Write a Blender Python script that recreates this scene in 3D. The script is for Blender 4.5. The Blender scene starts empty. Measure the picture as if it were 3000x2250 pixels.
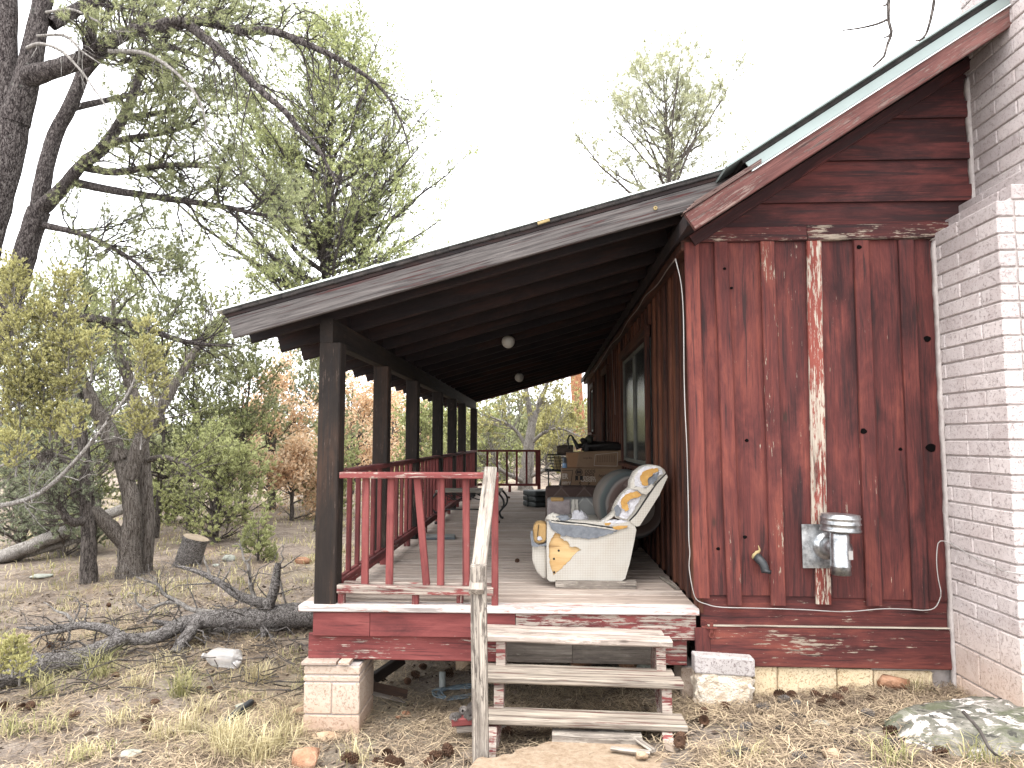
import bpy, bmesh, math, random
import numpy as np
from mathutils import Vector, Matrix
from mathutils.geometry import tessellate_polygon

# ------------------------------------------------------------------ camera, sky, sun, exposure
SC = bpy.context.scene
COL = SC.collection
FPX = 2080.0                      # focal length in pixels of the 3000 x 2250 frame
PITCH = math.atan(165 / FPX)
YAW = math.atan(90 * math.cos(PITCH) / FPX)
CAM = Vector((0.0, -4.84, 1.11))
cd = bpy.data.cameras.new('camera')
cd.sensor_width = 36.0
cd.lens = 36.0 * FPX / 3000.0
cd.clip_start = 0.05
cd.clip_end = 600
cam = bpy.data.objects.new('camera', cd)
COL.objects.link(cam)
cam.location = CAM
cam.rotation_euler = (math.pi / 2 + PITCH, 0, YAW)
SC.camera = cam
CR = cam.rotation_euler.to_matrix()

world = bpy.data.worlds.new('World')
SC.world = world
world.use_nodes = True
wn = world.node_tree.nodes
wl = world.node_tree.links
wn.clear()
SUN_EL, SUN_AZ = math.radians(74), math.radians(215)      # azimuth clockwise from +Y: behind the camera, a little left
sky = wn.new('ShaderNodeTexSky')
sky.sky_type = 'NISHITA'
sky.sun_disc = False
sky.sun_elevation = SUN_EL
sky.sun_rotation = SUN_AZ
sky.dust_density = 4.0
mixw = wn.new('ShaderNodeMix')                             # closed cloud cover over the blue sky
mixw.data_type = 'RGBA'
mixw.inputs[0].default_value = 0.93
wl.new(sky.outputs[0], mixw.inputs[6])
mixw.inputs[7].default_value = (9.6, 9.75, 10.0, 1)
bg = wn.new('ShaderNodeBackground')
bg.inputs[1].default_value = 0.1
wo = wn.new('ShaderNodeOutputWorld')
wl.new(mixw.outputs[2], bg.inputs[0])
wl.new(bg.outputs[0], wo.inputs[0])
sd = bpy.data.lights.new('sun', 'SUN')
sd.energy = 1.3
sd.angle = math.radians(50)
sd.color = (1.0, 0.97, 0.93)
sun = bpy.data.objects.new('sun', sd)
COL.objects.link(sun)
sdir = Vector((math.sin(SUN_AZ) * math.cos(SUN_EL), math.cos(SUN_AZ) * math.cos(SUN_EL), math.sin(SUN_EL)))
sun.rotation_euler = sdir.to_track_quat('Z', 'Y').to_euler()
sun.location = sdir * 30
SC.view_settings.view_transform = 'Standard'
SC.view_settings.look = 'None'
SC.view_settings.gamma = 1.0
SC.view_settings.exposure = 2.15
SC.cycles.max_bounces = 8
SC.cycles.transparent_max_bounces = 8

# ------------------------------------------------------------------ helpers
def at(u, v, Y):
    """world point on the plane y = Y seen at pixel (u, v) of the 3000 x 2250 frame"""
    d = CR @ Vector((u - 1500, -(v - 1125), -FPX))
    return CAM + d * ((Y - CAM.y) / d.y)
def atx(u, v, X):
    d = CR @ Vector((u - 1500, -(v - 1125), -FPX))
    return CAM + d * ((X - CAM.x) / d.x)
def atz(u, v, Z):
    d = CR @ Vector((u - 1500, -(v - 1125), -FPX))
    return CAM + d * ((Z - CAM.z) / d.z)

def gh(x, y):
    """height of the ground"""
    x = np.asarray(x, float); y = np.asarray(y, float)
    xx = np.where(x < -1.5, -1.5 + (x + 1.5) * 0.25, x)
    xx = np.where(xx > 3.5, 3.5, xx)
    z = -0.71 + 0.085 * xx
    yn = np.clip(-y, 0, 3)
    z = z + 0.08 * yn
    yp = np.clip(y, 0, 60)
    z = z + 0.012 * yp + np.where(x < -2, 0.012 * np.clip(yp - 4, 0, 40) * np.clip((-x - 2) / 3, 0, 1), 0)
    z = z + 0.02 * np.sin(x * 1.7 + y * 0.6) + 0.015 * np.sin(x * 3.1 - y * 2.3 + 1) + 0.05 * np.sin(x * .35 + 2) * np.sin(y * .3)
    z = z + np.clip(y - 30, 0, 90) * 0.015
    return z
def G(x, y): return float(gh(x, y))

WM = {}
def _link(o, parent, M):
    COL.objects.link(o)
    WM[o.name] = M
    if parent is not None:
        o.parent = parent
        M = WM[parent.name].inverted() @ M
    o.matrix_basis = M
    return o
def tag(o, label=None, cat=None, group=None, kind=None):
    if label: o['label'] = label
    if cat: o['category'] = cat
    if group: o['group'] = group
    if kind: o['kind'] = kind
    return o
def empty(name, loc, label=None, cat=None, group=None):
    o = bpy.data.objects.new(name, None)
    o.empty_display_size = 0.1
    _link(o, None, Matrix.Translation(Vector(loc)))
    return tag(o, label, cat, group)
def meshdata(name, V, F, mat, smooth=False):
    me = bpy.data.meshes.new(name)
    V = np.asarray(V, np.float32).reshape(-1, 3)
    if isinstance(F, np.ndarray) and F.ndim == 2:
        n, k = F.shape
        me.vertices.add(len(V)); me.vertices.foreach_set('co', V.ravel())
        me.loops.add(n * k); me.loops.foreach_set('vertex_index', F.astype(np.int32).ravel())
        me.polygons.add(n); me.polygons.foreach_set('loop_start', np.arange(0, n * k, k, dtype=np.int32))
        me.update(calc_edges=True); 
    else:
        me.from_pydata([tuple(map(float, v)) for v in V], [], [tuple(int(i) for i in f) for f in F])
    if mat is not None: me.materials.append(mat)
    if smooth:
        me.polygons.foreach_set('use_smooth', np.ones(len(me.polygons), bool))
    me.update()
    return me
def mobj(name, V, F, mat, parent=None, origin=None, smooth=False, wear=0.0, tone=0.5):
    """mesh object from world-space vertices"""
    V = np.asarray(V, float).reshape(-1, 3)
    if origin is None: origin = V.mean(0)
    o = bpy.data.objects.new(name, meshdata(name, V - np.asarray(origin, float), F, mat, smooth))
    o['wear'] = float(wear); o['tone'] = float(tone)
    return _link(o, parent, Matrix.Translation(Vector([float(c) for c in origin])))
RNG = np.random.default_rng(7)
random.seed(7)

def frame(xd, yd):
    x = Vector(xd).normalized(); z = x.cross(Vector(yd)).normalized(); y = z.cross(x)
    return Matrix((x, y, z)).transposed()
def board_mesh(L, w, t, mat, c=None, nseg=1, warp=0.0, twist=0.0):
    c = min(0.006, t * 0.2) if c is None else c
    pr = [(-w/2 + c, -t/2), (w/2 - c, -t/2), (w/2, -t/2 + c), (w/2, t/2 - c), (w/2 - c, t/2), (-w/2 + c, t/2), (-w/2, t/2 - c), (-w/2, -t/2 + c)]
    V, F = [], []
    oy, oz = 0, 0
    for i in range(nseg + 1):
        s = i / nseg
        if warp and 0 < i < nseg:
            oy = random.uniform(-warp, warp); oz = random.uniform(-warp, warp) * 0.5
        else:
            oy = random.uniform(-warp, warp) * .5; oz = 0
        a = twist * (s - .5)
        for (y, z) in pr:
            V.append((L * (s - .5) + (random.uniform(-1, 1) * warp * .6 if i in (0, nseg) else 0), y * math.cos(a) - z * math.sin(a) + oy, y * math.sin(a) + z * math.cos(a) + oz))
    for i in range(nseg):
        for j in range(8):
            k = (j + 1) % 8
            F.append((i*8 + j, i*8 + k, i*8 + 8 + k, i*8 + 8 + j))
    F.append(tuple(range(7, -1, -1)))
    F.append(tuple(range(nseg*8, nseg*8 + 8)))
    return meshdata('board', V, F, mat)
def board(name, p0, p1, wdir, w, t, mat, parent=None, wear=0.2, tone=None, c=None, nseg=1, warp=0.0, twist=0.0):
    p0, p1 = Vector(p0), Vector(p1)
    L = (p1 - p0).length
    o = bpy.data.objects.new(name, board_mesh(L, w, t, mat, c, nseg, warp, twist))
    o['wear'] = float(wear); o['tone'] = float(random.random() if tone is None else tone)
    M = Matrix.Translation((p0 + p1) / 2) @ frame(p1 - p0, wdir).to_4x4()
    return _link(o, parent, M)
def sheet(name, outer, holes, y0, y1, mat, parent, smooth=False, wear=0.0, tone=.5, axis=None):
    """flat piece with an outline given in (x, z), holes allowed, real thickness from y0 to y1"""
    loops = [outer] + list(holes)
    V2, ofs = [], []
    for lp in loops:
        ofs.append(len(V2)); V2 += [(p[0], p[1]) for p in lp]
    tris = tessellate_polygon([[Vector((p[0], p[1], 0)) for p in lp] for lp in loops])
    n = len(V2)
    V = [(x, y0, z) for x, z in V2] + [(x, y1, z) for x, z in V2]
    F = []
    for a, b, c_ in tris:
        F.append((a, b, c_)); F.append((c_ + n, b + n, a + n))
    for lp, o0 in zip(loops, ofs):
        m = len(lp)
        for i in range(m):
            j = (i + 1) % m
            F.append((o0 + i, o0 + j, n + o0 + j, n + o0 + i))
    o = mobj(name, V, F, mat, parent, smooth=smooth, wear=wear, tone=tone)
    bm = bmesh.new(); bm.from_mesh(o.data); bmesh.ops.recalc_face_normals(bm, faces=bm.faces); bm.to_mesh(o.data); bm.free()
    return o
def jag(lp, amp, sub=4, rng=random):
    out = []
    for i in range(len(lp)):
        a, b = lp[i], lp[(i + 1) % len(lp)]
        for k in range(sub):
            s = k / sub
            j = 0 if k == 0 else amp
            out.append((a[0] + (b[0]-a[0])*s + rng.uniform(-j, j), a[1] + (b[1]-a[1])*s + rng.uniform(-j, j)))
    return out
def rounded(name, V, F, mat, parent, bev, seg=3, smooth=True, noise=0.0, sub=0):
    """closed mesh with bevelled edges (cushions, blocks)"""
    bm = bmesh.new()
    vs = [bm.verts.new(v) for v in V]
    for f in F: bm.faces.new([vs[i] for i in f])
    bmesh.ops.recalc_face_normals(bm, faces=bm.faces)
    if bev: bmesh.ops.bevel(bm, geom=list(bm.edges), offset=bev, segments=seg, affect='EDGES', profile=0.5, clamp_overlap=True)
    if sub: bmesh.ops.subdivide_edges(bm, edges=list(bm.edges), cuts=sub, use_grid_fill=True)
    if noise:
        for v in bm.verts:
            v.co += Vector([random.uniform(-noise, noise) for _ in range(3)])
    Vn = np.array([v.co[:] for v in bm.verts]); bm.verts.index_update()
    Fn = [[v.index for v in f.verts] for f in bm.faces]
    bm.free()
    return mobj(name, Vn, Fn, mat, parent, smooth=smooth)
BOXF = [(0,1,2,3), (7,6,5,4), (0,4,5,1), (1,5,6,2), (2,6,7,3), (3,7,4,0)]
def boxv(x0, x1, y0, y1, z0, z1):
    return [(x0,y0,z0),(x1,y0,z0),(x1,y1,z0),(x0,y1,z0),(x0,y0,z1),(x1,y0,z1),(x1,y1,z1),(x0,y1,z1)]
def prism(outline, y0, y1):
    n = len(outline)
    V = [(x, y0, z) for x, z in outline] + [(x, y1, z) for x, z in outline]
    F = [tuple(range(n)), tuple(range(2*n-1, n-1, -1))] + [(i, i+n, (i+1) % n + n, (i+1) % n) for i in range(n)]
    return V, F
def nrm(a): return a / np.maximum(np.linalg.norm(a, axis=-1, keepdims=True), 1e-9)
def smoothline(pts, n):
    P = np.array([tuple(p) for p in pts], float)
    if len(P) == 2:
        return P[0] + (P[1] - P[0]) * np.linspace(0, 1, n)[:, None]
    Q = np.vstack([2*P[0] - P[1], P, 2*P[-1] - P[-2]])
    d = np.concatenate([[0], np.cumsum(np.linalg.norm(np.diff(P, axis=0), axis=1))])
    s = np.linspace(0, d[-1], n)
    i = np.clip(np.searchsorted(d, s, side='right') - 1, 0, len(P) - 2)
    t = ((s - d[i]) / np.maximum(d[i+1] - d[i], 1e-9))[:, None]
    a, b, c, e = Q[i], Q[i+1], Q[i+2], Q[i+3]
    return 0.5 * (2*b + (c - a)*t + (2*a - 5*b + 4*c - e)*t*t + (3*b - a - 3*c + e)*t**3)
def tubes(P, R, S, rough=0.0, rng=RNG, cap=True):
    """batch of tubes: P (B,N,3), R (B,N) -> verts, quads"""
    B, N = P.shape[:2]
    T = nrm(np.gradient(P, axis=1))
    mean = nrm(T.mean(1))
    ref = np.eye(3)[np.argmin(np.abs(mean), axis=1)]
    A = nrm(np.cross(T, ref[:, None, :])); Bv = np.cross(T, A)
    th = np.arange(S) * 2 * math.pi / S
    r = R[:, :, None] * (1 + (rng.uniform(-rough, rough, (B, N, S)) if rough else 0))
    V = P[:, :, None, :] + r[..., None] * (np.cos(th)[None, None, :, None] * A[:, :, None] + np.sin(th)[None, None, :, None] * Bv[:, :, None])
    idx = np.arange(B * N * S).reshape(B, N, S)
    a = idx[:, :-1]; b = idx[:, 1:]
    a2 = np.roll(a, -1, 2); b2 = np.roll(b, -1, 2)
    F = np.stack([a, a2, b2, b], -1).reshape(-1, 4)
    return V.reshape(-1, 3), F
class Geo:
    def __init__(self): self.V = []; self.F = []; self.n = 0
    def add(self, V, F):
        V = np.asarray(V, float).reshape(-1, 3); F = np.asarray(F)
        self.V.append(V); self.F.append(F + self.n); self.n += len(V)
    def arrays(self):
        k = max(f.shape[1] for f in self.F)
        return np.concatenate(self.V), np.concatenate(self.F)
def tube_obj(name, pts, r, mat, parent=None, S=8, n=None, smooth=True, rough=0.0):
    n = n or max(2, len(pts) * 4)
    P = smoothline(pts, n)[None]
    if np.isscalar(r): R = np.full((1, n), float(r))
    else: R = np.interp(np.linspace(0, 1, n), np.linspace(0, 1, len(r)), r)[None]
    V, F = tubes(P, R, S, rough)
    F = [tuple(f) for f in F] + [tuple(range(S))[::-1], tuple(range((n-1)*S, n*S))]
    return mobj(name, V, F, mat, parent, smooth=smooth)
def lathe(name, prof, origin, axis, mat, parent, S=24, smooth=True):
    """prof: list of (radius, height along axis)"""
    ax = Vector(axis).normalized()
    q = Vector((0, 0, 1)).rotation_difference(ax).to_matrix()
    V, F = [], []
    for r, h in prof:
        for k in range(S):
            a = 2 * math.pi * k / S
            V.append(Vector(origin) + q @ Vector((r * math.cos(a), r * math.sin(a), h)))
    for i in range(len(prof) - 1):
        for k in range(S):
            j = (k + 1) % S
            F.append((i*S + k, i*S + j, i*S + S + j, i*S + S + k))
    if prof[0][0] > 1e-4 : pass
    return mobj(name, [tuple(v) for v in V], F, mat, parent, smooth=smooth)
def copy_tree(o, M, parent=None):
    """copy of a thing and its parts, placed by the world matrix M"""
    c = o.copy(); COL.objects.link(c); c.parent = parent
    if parent is None: c.matrix_basis = M
    for ch in o.children:
        copy_tree(ch, None, c)
    return c
# ------------------------------------------------------------------ materials
class NT:
    def __init__(self, name):
        self.m = bpy.data.materials.new(name); self.m.use_nodes = True
        self.t = self.m.node_tree; self.t.nodes.clear()
        self.out = self.t.nodes.new('ShaderNodeOutputMaterial')
    def n(self, typ, **kw):
        x = self.t.nodes.new('ShaderNode' + typ)
        for k, v in kw.items(): setattr(x, k, v)
        return x
    def l(self, a, b): self.t.links.new(a, b)
    def set(self, sock, v):
        if hasattr(v, 'is_output') : self.l(v, sock)
        elif isinstance(v, (tuple, list)) and len(v) == 3 and sock.type == 'RGBA': sock.default_value = (*v, 1)
        else: sock.default_value = v
    def math(self, op, a, b=0.0, c=None, clamp=False):
        x = self.n('Math', operation=op, use_clamp=clamp); self.set(x.inputs[0], a); self.set(x.inputs[1], b)
        if c is not None: self.set(x.inputs[2], c)
        return x.outputs[0]
    def mix(self, f, a, b, mode='MIX'):
        x = self.n('Mix', data_type='RGBA', blend_type=mode); self.set(x.inputs[0], f); self.set(x.inputs[6], a); self.set(x.inputs[7], b)
        return x.outputs[2]
    def ramp(self, f, stops):
        x = self.n('ValToRGB'); self.l(f, x.inputs[0])
        e = x.color_ramp.elements
        while len(e) < len(stops): e.new(0.5)
        for i, (p, c) in enumerate(stops):
            e[i].position = p; e[i].color = (*c, 1) if len(c) == 3 else c
        return x.outputs[0]
    def coord(self, scale=(1, 1, 1), kind='Object', rnd=True):
        tc = self.n('TexCoord')
        v = tc.outputs[kind]
        if rnd:
            oi = self.n('ObjectInfo')
            vm = self.n('VectorMath', operation='MULTIPLY_ADD')
            self.l(oi.outputs['Random'], vm.inputs[0]); vm.inputs[1].default_value = (37.1, 17.3, 53.7); self.l(v, vm.inputs[2])
            v = vm.outputs[0]
        mp = self.n('Mapping'); self.l(v, mp.inputs[0]); mp.inputs['Scale'].default_value = scale
        return mp.outputs[0]
    def noise(self, vec, scale=1.0, detail=4, rough=.55, dist=0.0, lac=2.0):
        x = self.n('TexNoise'); self.l(vec, x.inputs['Vector']); x.inputs['Scale'].default_value = scale
        x.inputs['Detail'].default_value = detail; x.inputs['Roughness'].default_value = rough; x.inputs['Distortion'].default_value = dist
        return x.outputs['Fac']
    def attr(self, name, typ='OBJECT'):
        x = self.n('Attribute', attribute_type=typ, attribute_name=name); return x.outputs['Fac']
    def rng(self, f, a, b, c=0.0, d=1.0, smooth=False):
        x = self.n('MapRange', clamp=True)
        if smooth: x.interpolation_type = 'SMOOTHSTEP'
        self.set(x.inputs[0], f); self.set(x.inputs[1], a); self.set(x.inputs[2], b); self.set(x.inputs[3], c); self.set(x.inputs[4], d)
        return x.outputs[0]
    def bump(self, h, strength=.4, dist=.01, normal=None):
        x = self.n('Bump'); self.l(h, x.inputs['Height']); x.inputs['Strength'].default_value = strength; x.inputs['Distance'].default_value = dist
        if normal is not None: self.l(normal, x.inputs['Normal'])
        return x.outputs[0]
    def bsdf(self, col, rough=.8, nrm_=None, metal=0.0, spec=.3, **kw):
        b = self.n('BsdfPrincipled'); self.set(b.inputs['Base Color'], col); self.set(b.inputs['Roughness'], rough); self.set(b.inputs['Metallic'], metal)
        self.set(b.inputs['Specular IOR Level'], spec)
        if nrm_ is not None: self.l(nrm_, b.inputs['Normal'])
        for k, v in kw.items(): self.set(b.inputs[k], v)
        self.l(b.outputs[0], self.out.inputs[0])
        return b
def mixc(a, b, t): return tuple(x + (y - x) * t for x, y in zip(a, b))

ALB = .74
def sc3(c, f=None): return tuple(x * (ALB if f is None else f) for x in c)
def wood(name, p_dark, p_mid, p_light, w_dark, w_light, grain=1.0, knots=.6, rough=.78, bumps=.5):
    """painted or stained old board; local X runs with the grain; object properties wear (paint lost) and tone"""
    p_dark, p_mid, p_light, w_dark, w_light = map(sc3, (p_dark, p_mid, p_light, w_dark, w_light))
    k = NT(name)
    vg = k.coord((1.6, 34 * grain, 34 * grain)); vl = k.coord((.9, 3.2, 3.2)); vp = k.coord((9, 46, 46)); vf = k.coord((1, 1, 1))
    g1 = k.noise(vg, 1.0, 7, .65, .6); g2 = k.noise(k.coord((5, 150, 150)), 1.0, 3, .6)
    big = k.noise(vl, 1.6, 8, .68, .5)
    tone = k.attr('tone'); wear = k.attr('wear')
    # knots
    vv = k.n('TexVoronoi'); k.l(k.coord((2.1, 5.0, 5.0)), vv.inputs['Vector']); vv.inputs['Scale'].default_value = 1.0
    sep = k.n('SeparateColor'); k.l(vv.outputs['Color'], sep.inputs[0])
    kd = k.math('ADD', vv.outputs['Distance'], k.math('MULTIPLY', k.math('SUBTRACT', g1, .5), .10))
    kn = k.math('MULTIPLY', k.rng(kd, .05, .10, 1, 0), k.math('GREATER_THAN', sep.outputs[0], 1 - knots))
    kr = k.math('MULTIPLY', k.rng(kd, .08, .26, 1, 0), k.math('GREATER_THAN', sep.outputs[0], 1 - knots))
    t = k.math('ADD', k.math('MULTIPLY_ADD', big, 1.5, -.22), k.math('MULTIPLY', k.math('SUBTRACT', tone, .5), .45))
    t = k.math('ADD', t, k.math('MULTIPLY', k.math('SUBTRACT', g1, .5), .7))
    paint = k.ramp(t, [(.22, p_dark), (.52, p_mid), (.86, p_light)])
    paint = k.mix(k.math('MULTIPLY', kr, .35), paint, p_dark)
    paint = k.mix(k.rng(g2, .42, .30, 0, .55), paint, p_dark)
    paint = k.mix(k.rng(g2, .58, .70, 0, .30), paint, p_light)
    gg = k.math('ADD', k.math('MULTIPLY', g1, .7), k.math('MULTIPLY', g2, .3))
    wd = k.ramp(gg, [(.37, w_dark), (.49, mixc(w_dark, w_light, .5)), (.63, w_light)])
    pn = k.noise(vp, 1.0, 8, .72); pb = k.noise(k.coord((2.2, 7, 7)), 1.0, 4, .6)
    pm = k.math('ADD', k.math('MULTIPLY', pn, .55), k.math('ADD', k.math('MULTIPLY', pb, .30), k.math('MULTIPLY', g2, .25)))
    lost = k.math('SUBTRACT', pm, k.rng(wear, 0, 1, .74, .34))
    mask = k.rng(lost, -.008, .022)
    col = k.mix(mask, paint, wd)
    col = k.mix(k.math('MULTIPLY', kn, .8), col, (.03, .018, .014))
    crack = k.rng(g1, .365, .425, 1, 0)
    col = k.mix(k.math('MULTIPLY', crack, .6), col, mixc(p_dark, (.01, .008, .008), .6))
    h = k.math('SUBTRACT', k.math('ADD', k.math('MULTIPLY', gg, 1.0), k.math('MULTIPLY', mask, -.25)), k.math('MULTIPLY', kn, .4))
    k.bsdf(col, k.rng(g1, .3, .7, rough - .08, rough + .12), k.bump(h, bumps, .006), spec=.25)
    return k.m

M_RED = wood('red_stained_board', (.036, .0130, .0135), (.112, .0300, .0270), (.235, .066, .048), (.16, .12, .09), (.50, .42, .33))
M_REDB = wood('red_painted_board', (.11, .030, .030), (.215, .055, .052), (.31, .09, .082), (.16, .12, .10), (.55, .47, .40))
M_GREY = wood('grey_weathered_wood', (.10, .082, .07), (.27, .23, .195), (.50, .44, .38), (.07, .056, .048), (.60, .53, .45), knots=.7, bumps=1.0, grain=1.3)
M_TREAD = wood('weathered_tread_wood', (.34, .055, .05), (.42, .09, .08), (.42, .09, .08), (.05, .04, .034), (.50, .425, .345), knots=.5, bumps=1.0)
M_DECK = wood('pale_deck_board', (.34, .265, .22), (.51, .415, .35), (.62, .525, .46), (.15, .112, .09), (.58, .495, .43), knots=.4, bumps=.35)
M_NOSE = wood('peeling_deck_edge', (.45, .39, .36), (.62, .56, .53), (.68, .63, .6), (.42, .09, .07), (.55, .45, .38), knots=.2, bumps=.6)
M_POST = wood('dark_post_wood', (.011, .008, .007), (.024, .017, .0135), (.060, .034, .023), (.05, .035, .028), (.12, .085, .065), knots=.5, grain=1.4)
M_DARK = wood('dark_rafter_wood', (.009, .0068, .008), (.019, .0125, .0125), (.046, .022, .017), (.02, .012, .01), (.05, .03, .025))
M_BARGE = wood('weathered_dark_barge', (.22, .035, .025), (.24, .04, .03), (.26, .045, .03), (.014, .012, .013), (.17, .15, .142), grain=1.4, knots=.4, bumps=.9)
M_RAKE = wood('faded_rake_board', (.06, .022, .02), (.14, .055, .048), (.24, .11, .095), (.05, .03, .028), (.27, .18, .155), grain=1.5, knots=.5, bumps=.9)
M_SIDE = wood('orange_brown_stained_board', (.024, .010, .008), (.082, .029, .018), (.16, .060, .032), (.07, .035, .02), (.2, .12, .07), knots=.2)
M_CREAMW = wood('bare_pale_batten', (.13, .028, .022), (.24, .06, .045), (.3, .08, .06), (.28, .23, .18), (.60, .52, .43), knots=.5)

def simple(name, c1, c2, scale=8, rough=.8, metal=0, bumpn=.2, spec=.3, detail=5, dist=.004, **kw):
    k = NT(name); c1, c2 = sc3(c1), sc3(c2)
    v = k.coord((1, 1, 1)); f = k.noise(v, scale, detail, .6)
    k.bsdf(k.ramp(f, [(.3, c1), (.7, c2)]), rough, k.bump(k.noise(v, scale * 4, 4, .6), bumpn, dist), metal, spec, **kw)
    return k.m

def block_mat(name, base, light, speck, stain, zs=None):
    k = NT(name); base, light, speck, stain = map(sc3, (base, light, speck, stain))
    v = k.coord((1, 1, 1)); f = k.noise(v, 5, 4, .6); s = k.noise(v, 130, 3, .75); s2 = k.noise(v, 48, 4, .75)
    oi = k.n('ObjectInfo')
    c = k.mix(k.rng(f, .3, .7), base, light)
    c = k.mix(k.rng(k.attr('tone'), .5, 1, 0, .75), c, (.13, .105, .105))      # smoke-stained units
    c = k.mix(k.math('MULTIPLY', oi.outputs['Random'], .22), c, mixc(base, (.25, .2, .2), .5))
    sp = k.rng(k.math('ADD', k.math('MULTIPLY', s, .5), k.math('MULTIPLY', s2, .5)), .525, .60)
    c = k.mix(k.math('MULTIPLY', sp, .72), c, speck)
    w = k.n('NewGeometry'); sx = k.n('SeparateXYZ'); k.l(w.outputs['Position'], sx.inputs[0])
    wn_ = k.noise(w.outputs['Position'], 2.2, 4, .6)
    if zs:   # red soil splashed up from the ground
        m = k.rng(k.math('ADD', sx.outputs[2], k.math('MULTIPLY', wn_, .35)), zs[0], zs[1], 1, 0)
        c = k.mix(k.math('MULTIPLY', m, .8), c, stain)
    k.bsdf(c, .92, k.bump(k.math('SUBTRACT', f, sp), .6, .006), spec=.1)
    return k.m
M_BRICK = block_mat('chimney_block', (.60, .52, .50), (.76, .69, .67), (.24, .19, .18), (.66, .42, .25), (-.55, .25))
M_MORTAR = simple('mortar', (.40, .35, .33), (.58, .52, .49), 20, .95, bumpn=.8)
M_PIER = block_mat('pier_block', (.60, .46, .36), (.74, .60, .49), (.40, .27, .18), (.46, .22, .09), (-.95, -.45))
M_FOUND = block_mat('foundation_block', (.80, .63, .40), (.92, .76, .53), (.34, .18, .08), (.50, .28, .12), (-.8, -.4))
M_CAP = block_mat('cap_block', (.46, .42, .40), (.60, .55, .53), (.16, .10, .10), (.4, .3, .25))
M_AGG = simple('rough_aggregate', (.55, .40, .26), (.98, .90, .78), 16, .9, bumpn=1.0, dist=.02)

M_METAL = NT('galvanised_metal'); _v = M_METAL.coord((1, 1, 1))
M_METAL.bsdf(M_METAL.ramp(M_METAL.noise(_v, 14, 5, .7), [(.35, (.16, .165, .17)), (.65, (.52, .53, .54))]), .30, M_METAL.bump(M_METAL.noise(_v, 9, 3, .5), .25, .01), .85, .5); M_METAL = M_METAL.m
M_GREENM = simple('green_roof_metal', (.23, .275, .262), (.275, .325, .31), 3, .45, .15, .05, .5)
M_WHITEM = simple('pale_roof_metal', (.70, .78, .77), (.85, .90, .89), 3, .5, .1, .05, .5)
M_SHING = simple('old_shingle', (.018, .017, .018), (.07, .06, .055), 12, .95, 0, .6)
M_BLACKM = simple('black_iron', (.012, .012, .013), (.035, .033, .032), 20, .5, .3, .3, .5)
M_BLACKP = simple('black_plastic', (.015, .016, .018), (.035, .037, .04), 6, .5, 0, .1, .4)
M_CABLE = simple('white_cable', (.34, .31, .29), (.46, .44, .42), 6, .5, 0, 0.05, .4)
M_GCABLE = simple('grey_cable', (.16, .13, .12), (.24, .20, .18), 6, .6, 0, 0.05, .4)
M_RUST = simple('rusty_red_iron', (.12, .03, .025), (.22, .06, .045), 40, .8, .2, .4)
M_GLOBE = simple('opal_glass', (.62, .58, .50), (.72, .68, .60), 3, .35, 0, 0, .5)
def glass():
    k = NT('window_glass')
    k.bsdf((.025, .028, .028), .22, None, 0, .18)
    return k.m
M_GLASS = glass()
M_FRAMEW = simple('old_window_frame', (.09, .09, .075), (.16, .16, .135), 8, .6, 0, .2)
M_CURT = simple('grey_curtain', (.16, .17, .17), (.30, .32, .32), 5, .9, 0, .3)

def fabric_grid(name, base, line, step=.0125):
    k = NT(name); base, line = sc3(base, .66), sc3(line, .62)
    tc = k.n('TexCoord'); sx = k.n('SeparateXYZ'); k.l(tc.outputs['Object'], sx.inputs[0])
    fs = []
    for i in (0, 2):
        p = k.math('PINGPONG', k.math('ADD', k.math('DIVIDE', sx.outputs[i], step), 400), .5)
        fs.append(k.rng(p, .02, .16, 1, 0))
    dirt = k.noise(tc.outputs['Object'], 5, 5, .6); fine = k.noise(tc.outputs['Object'], 60, 3, .7)
    f = k.math('MULTIPLY', k.math('MAXIMUM', fs[0], fs[1]), k.rng(dirt, .3, .75, .25, .75))
    c = k.mix(k.rng(dirt, .45, .8), base, mixc(base, (.45, .38, .28), .35))
    c = k.mix(f, c, line)
    k.bsdf(c, .95, k.bump(k.math('ADD', k.math('MULTIPLY', f, -1), fine), .4, .003), spec=.1)
    return k.m
M_FAB = fabric_grid('white_woven_upholstery', (.66, .62, .55), (.28, .26, .24))
M_FABG = simple('torn_grey_lining', (.13, .14, .155), (.24, .255, .28), 25, .95, 0, .6)
M_BATT = simple('white_batting', (.62, .60, .62), (.82, .81, .84), 30, 1, 0, .9, dist=.015)
M_FOAM = simple('aged_orange_foam', (.42, .22, .055), (.62, .37, .12), 24, .95, 0, .8)
M_FOAMD = simple('dirty_tan_foam', (.36, .22, .085), (.52, .34, .15), 14, .95, 0, .6)
M_PLY = wood('plywood', (.42, .22, .08), (.58, .36, .15), (.68, .48, .24), (.4, .2, .06), (.6, .35, .13), grain=.8, knots=.3, bumps=.3)
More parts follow.
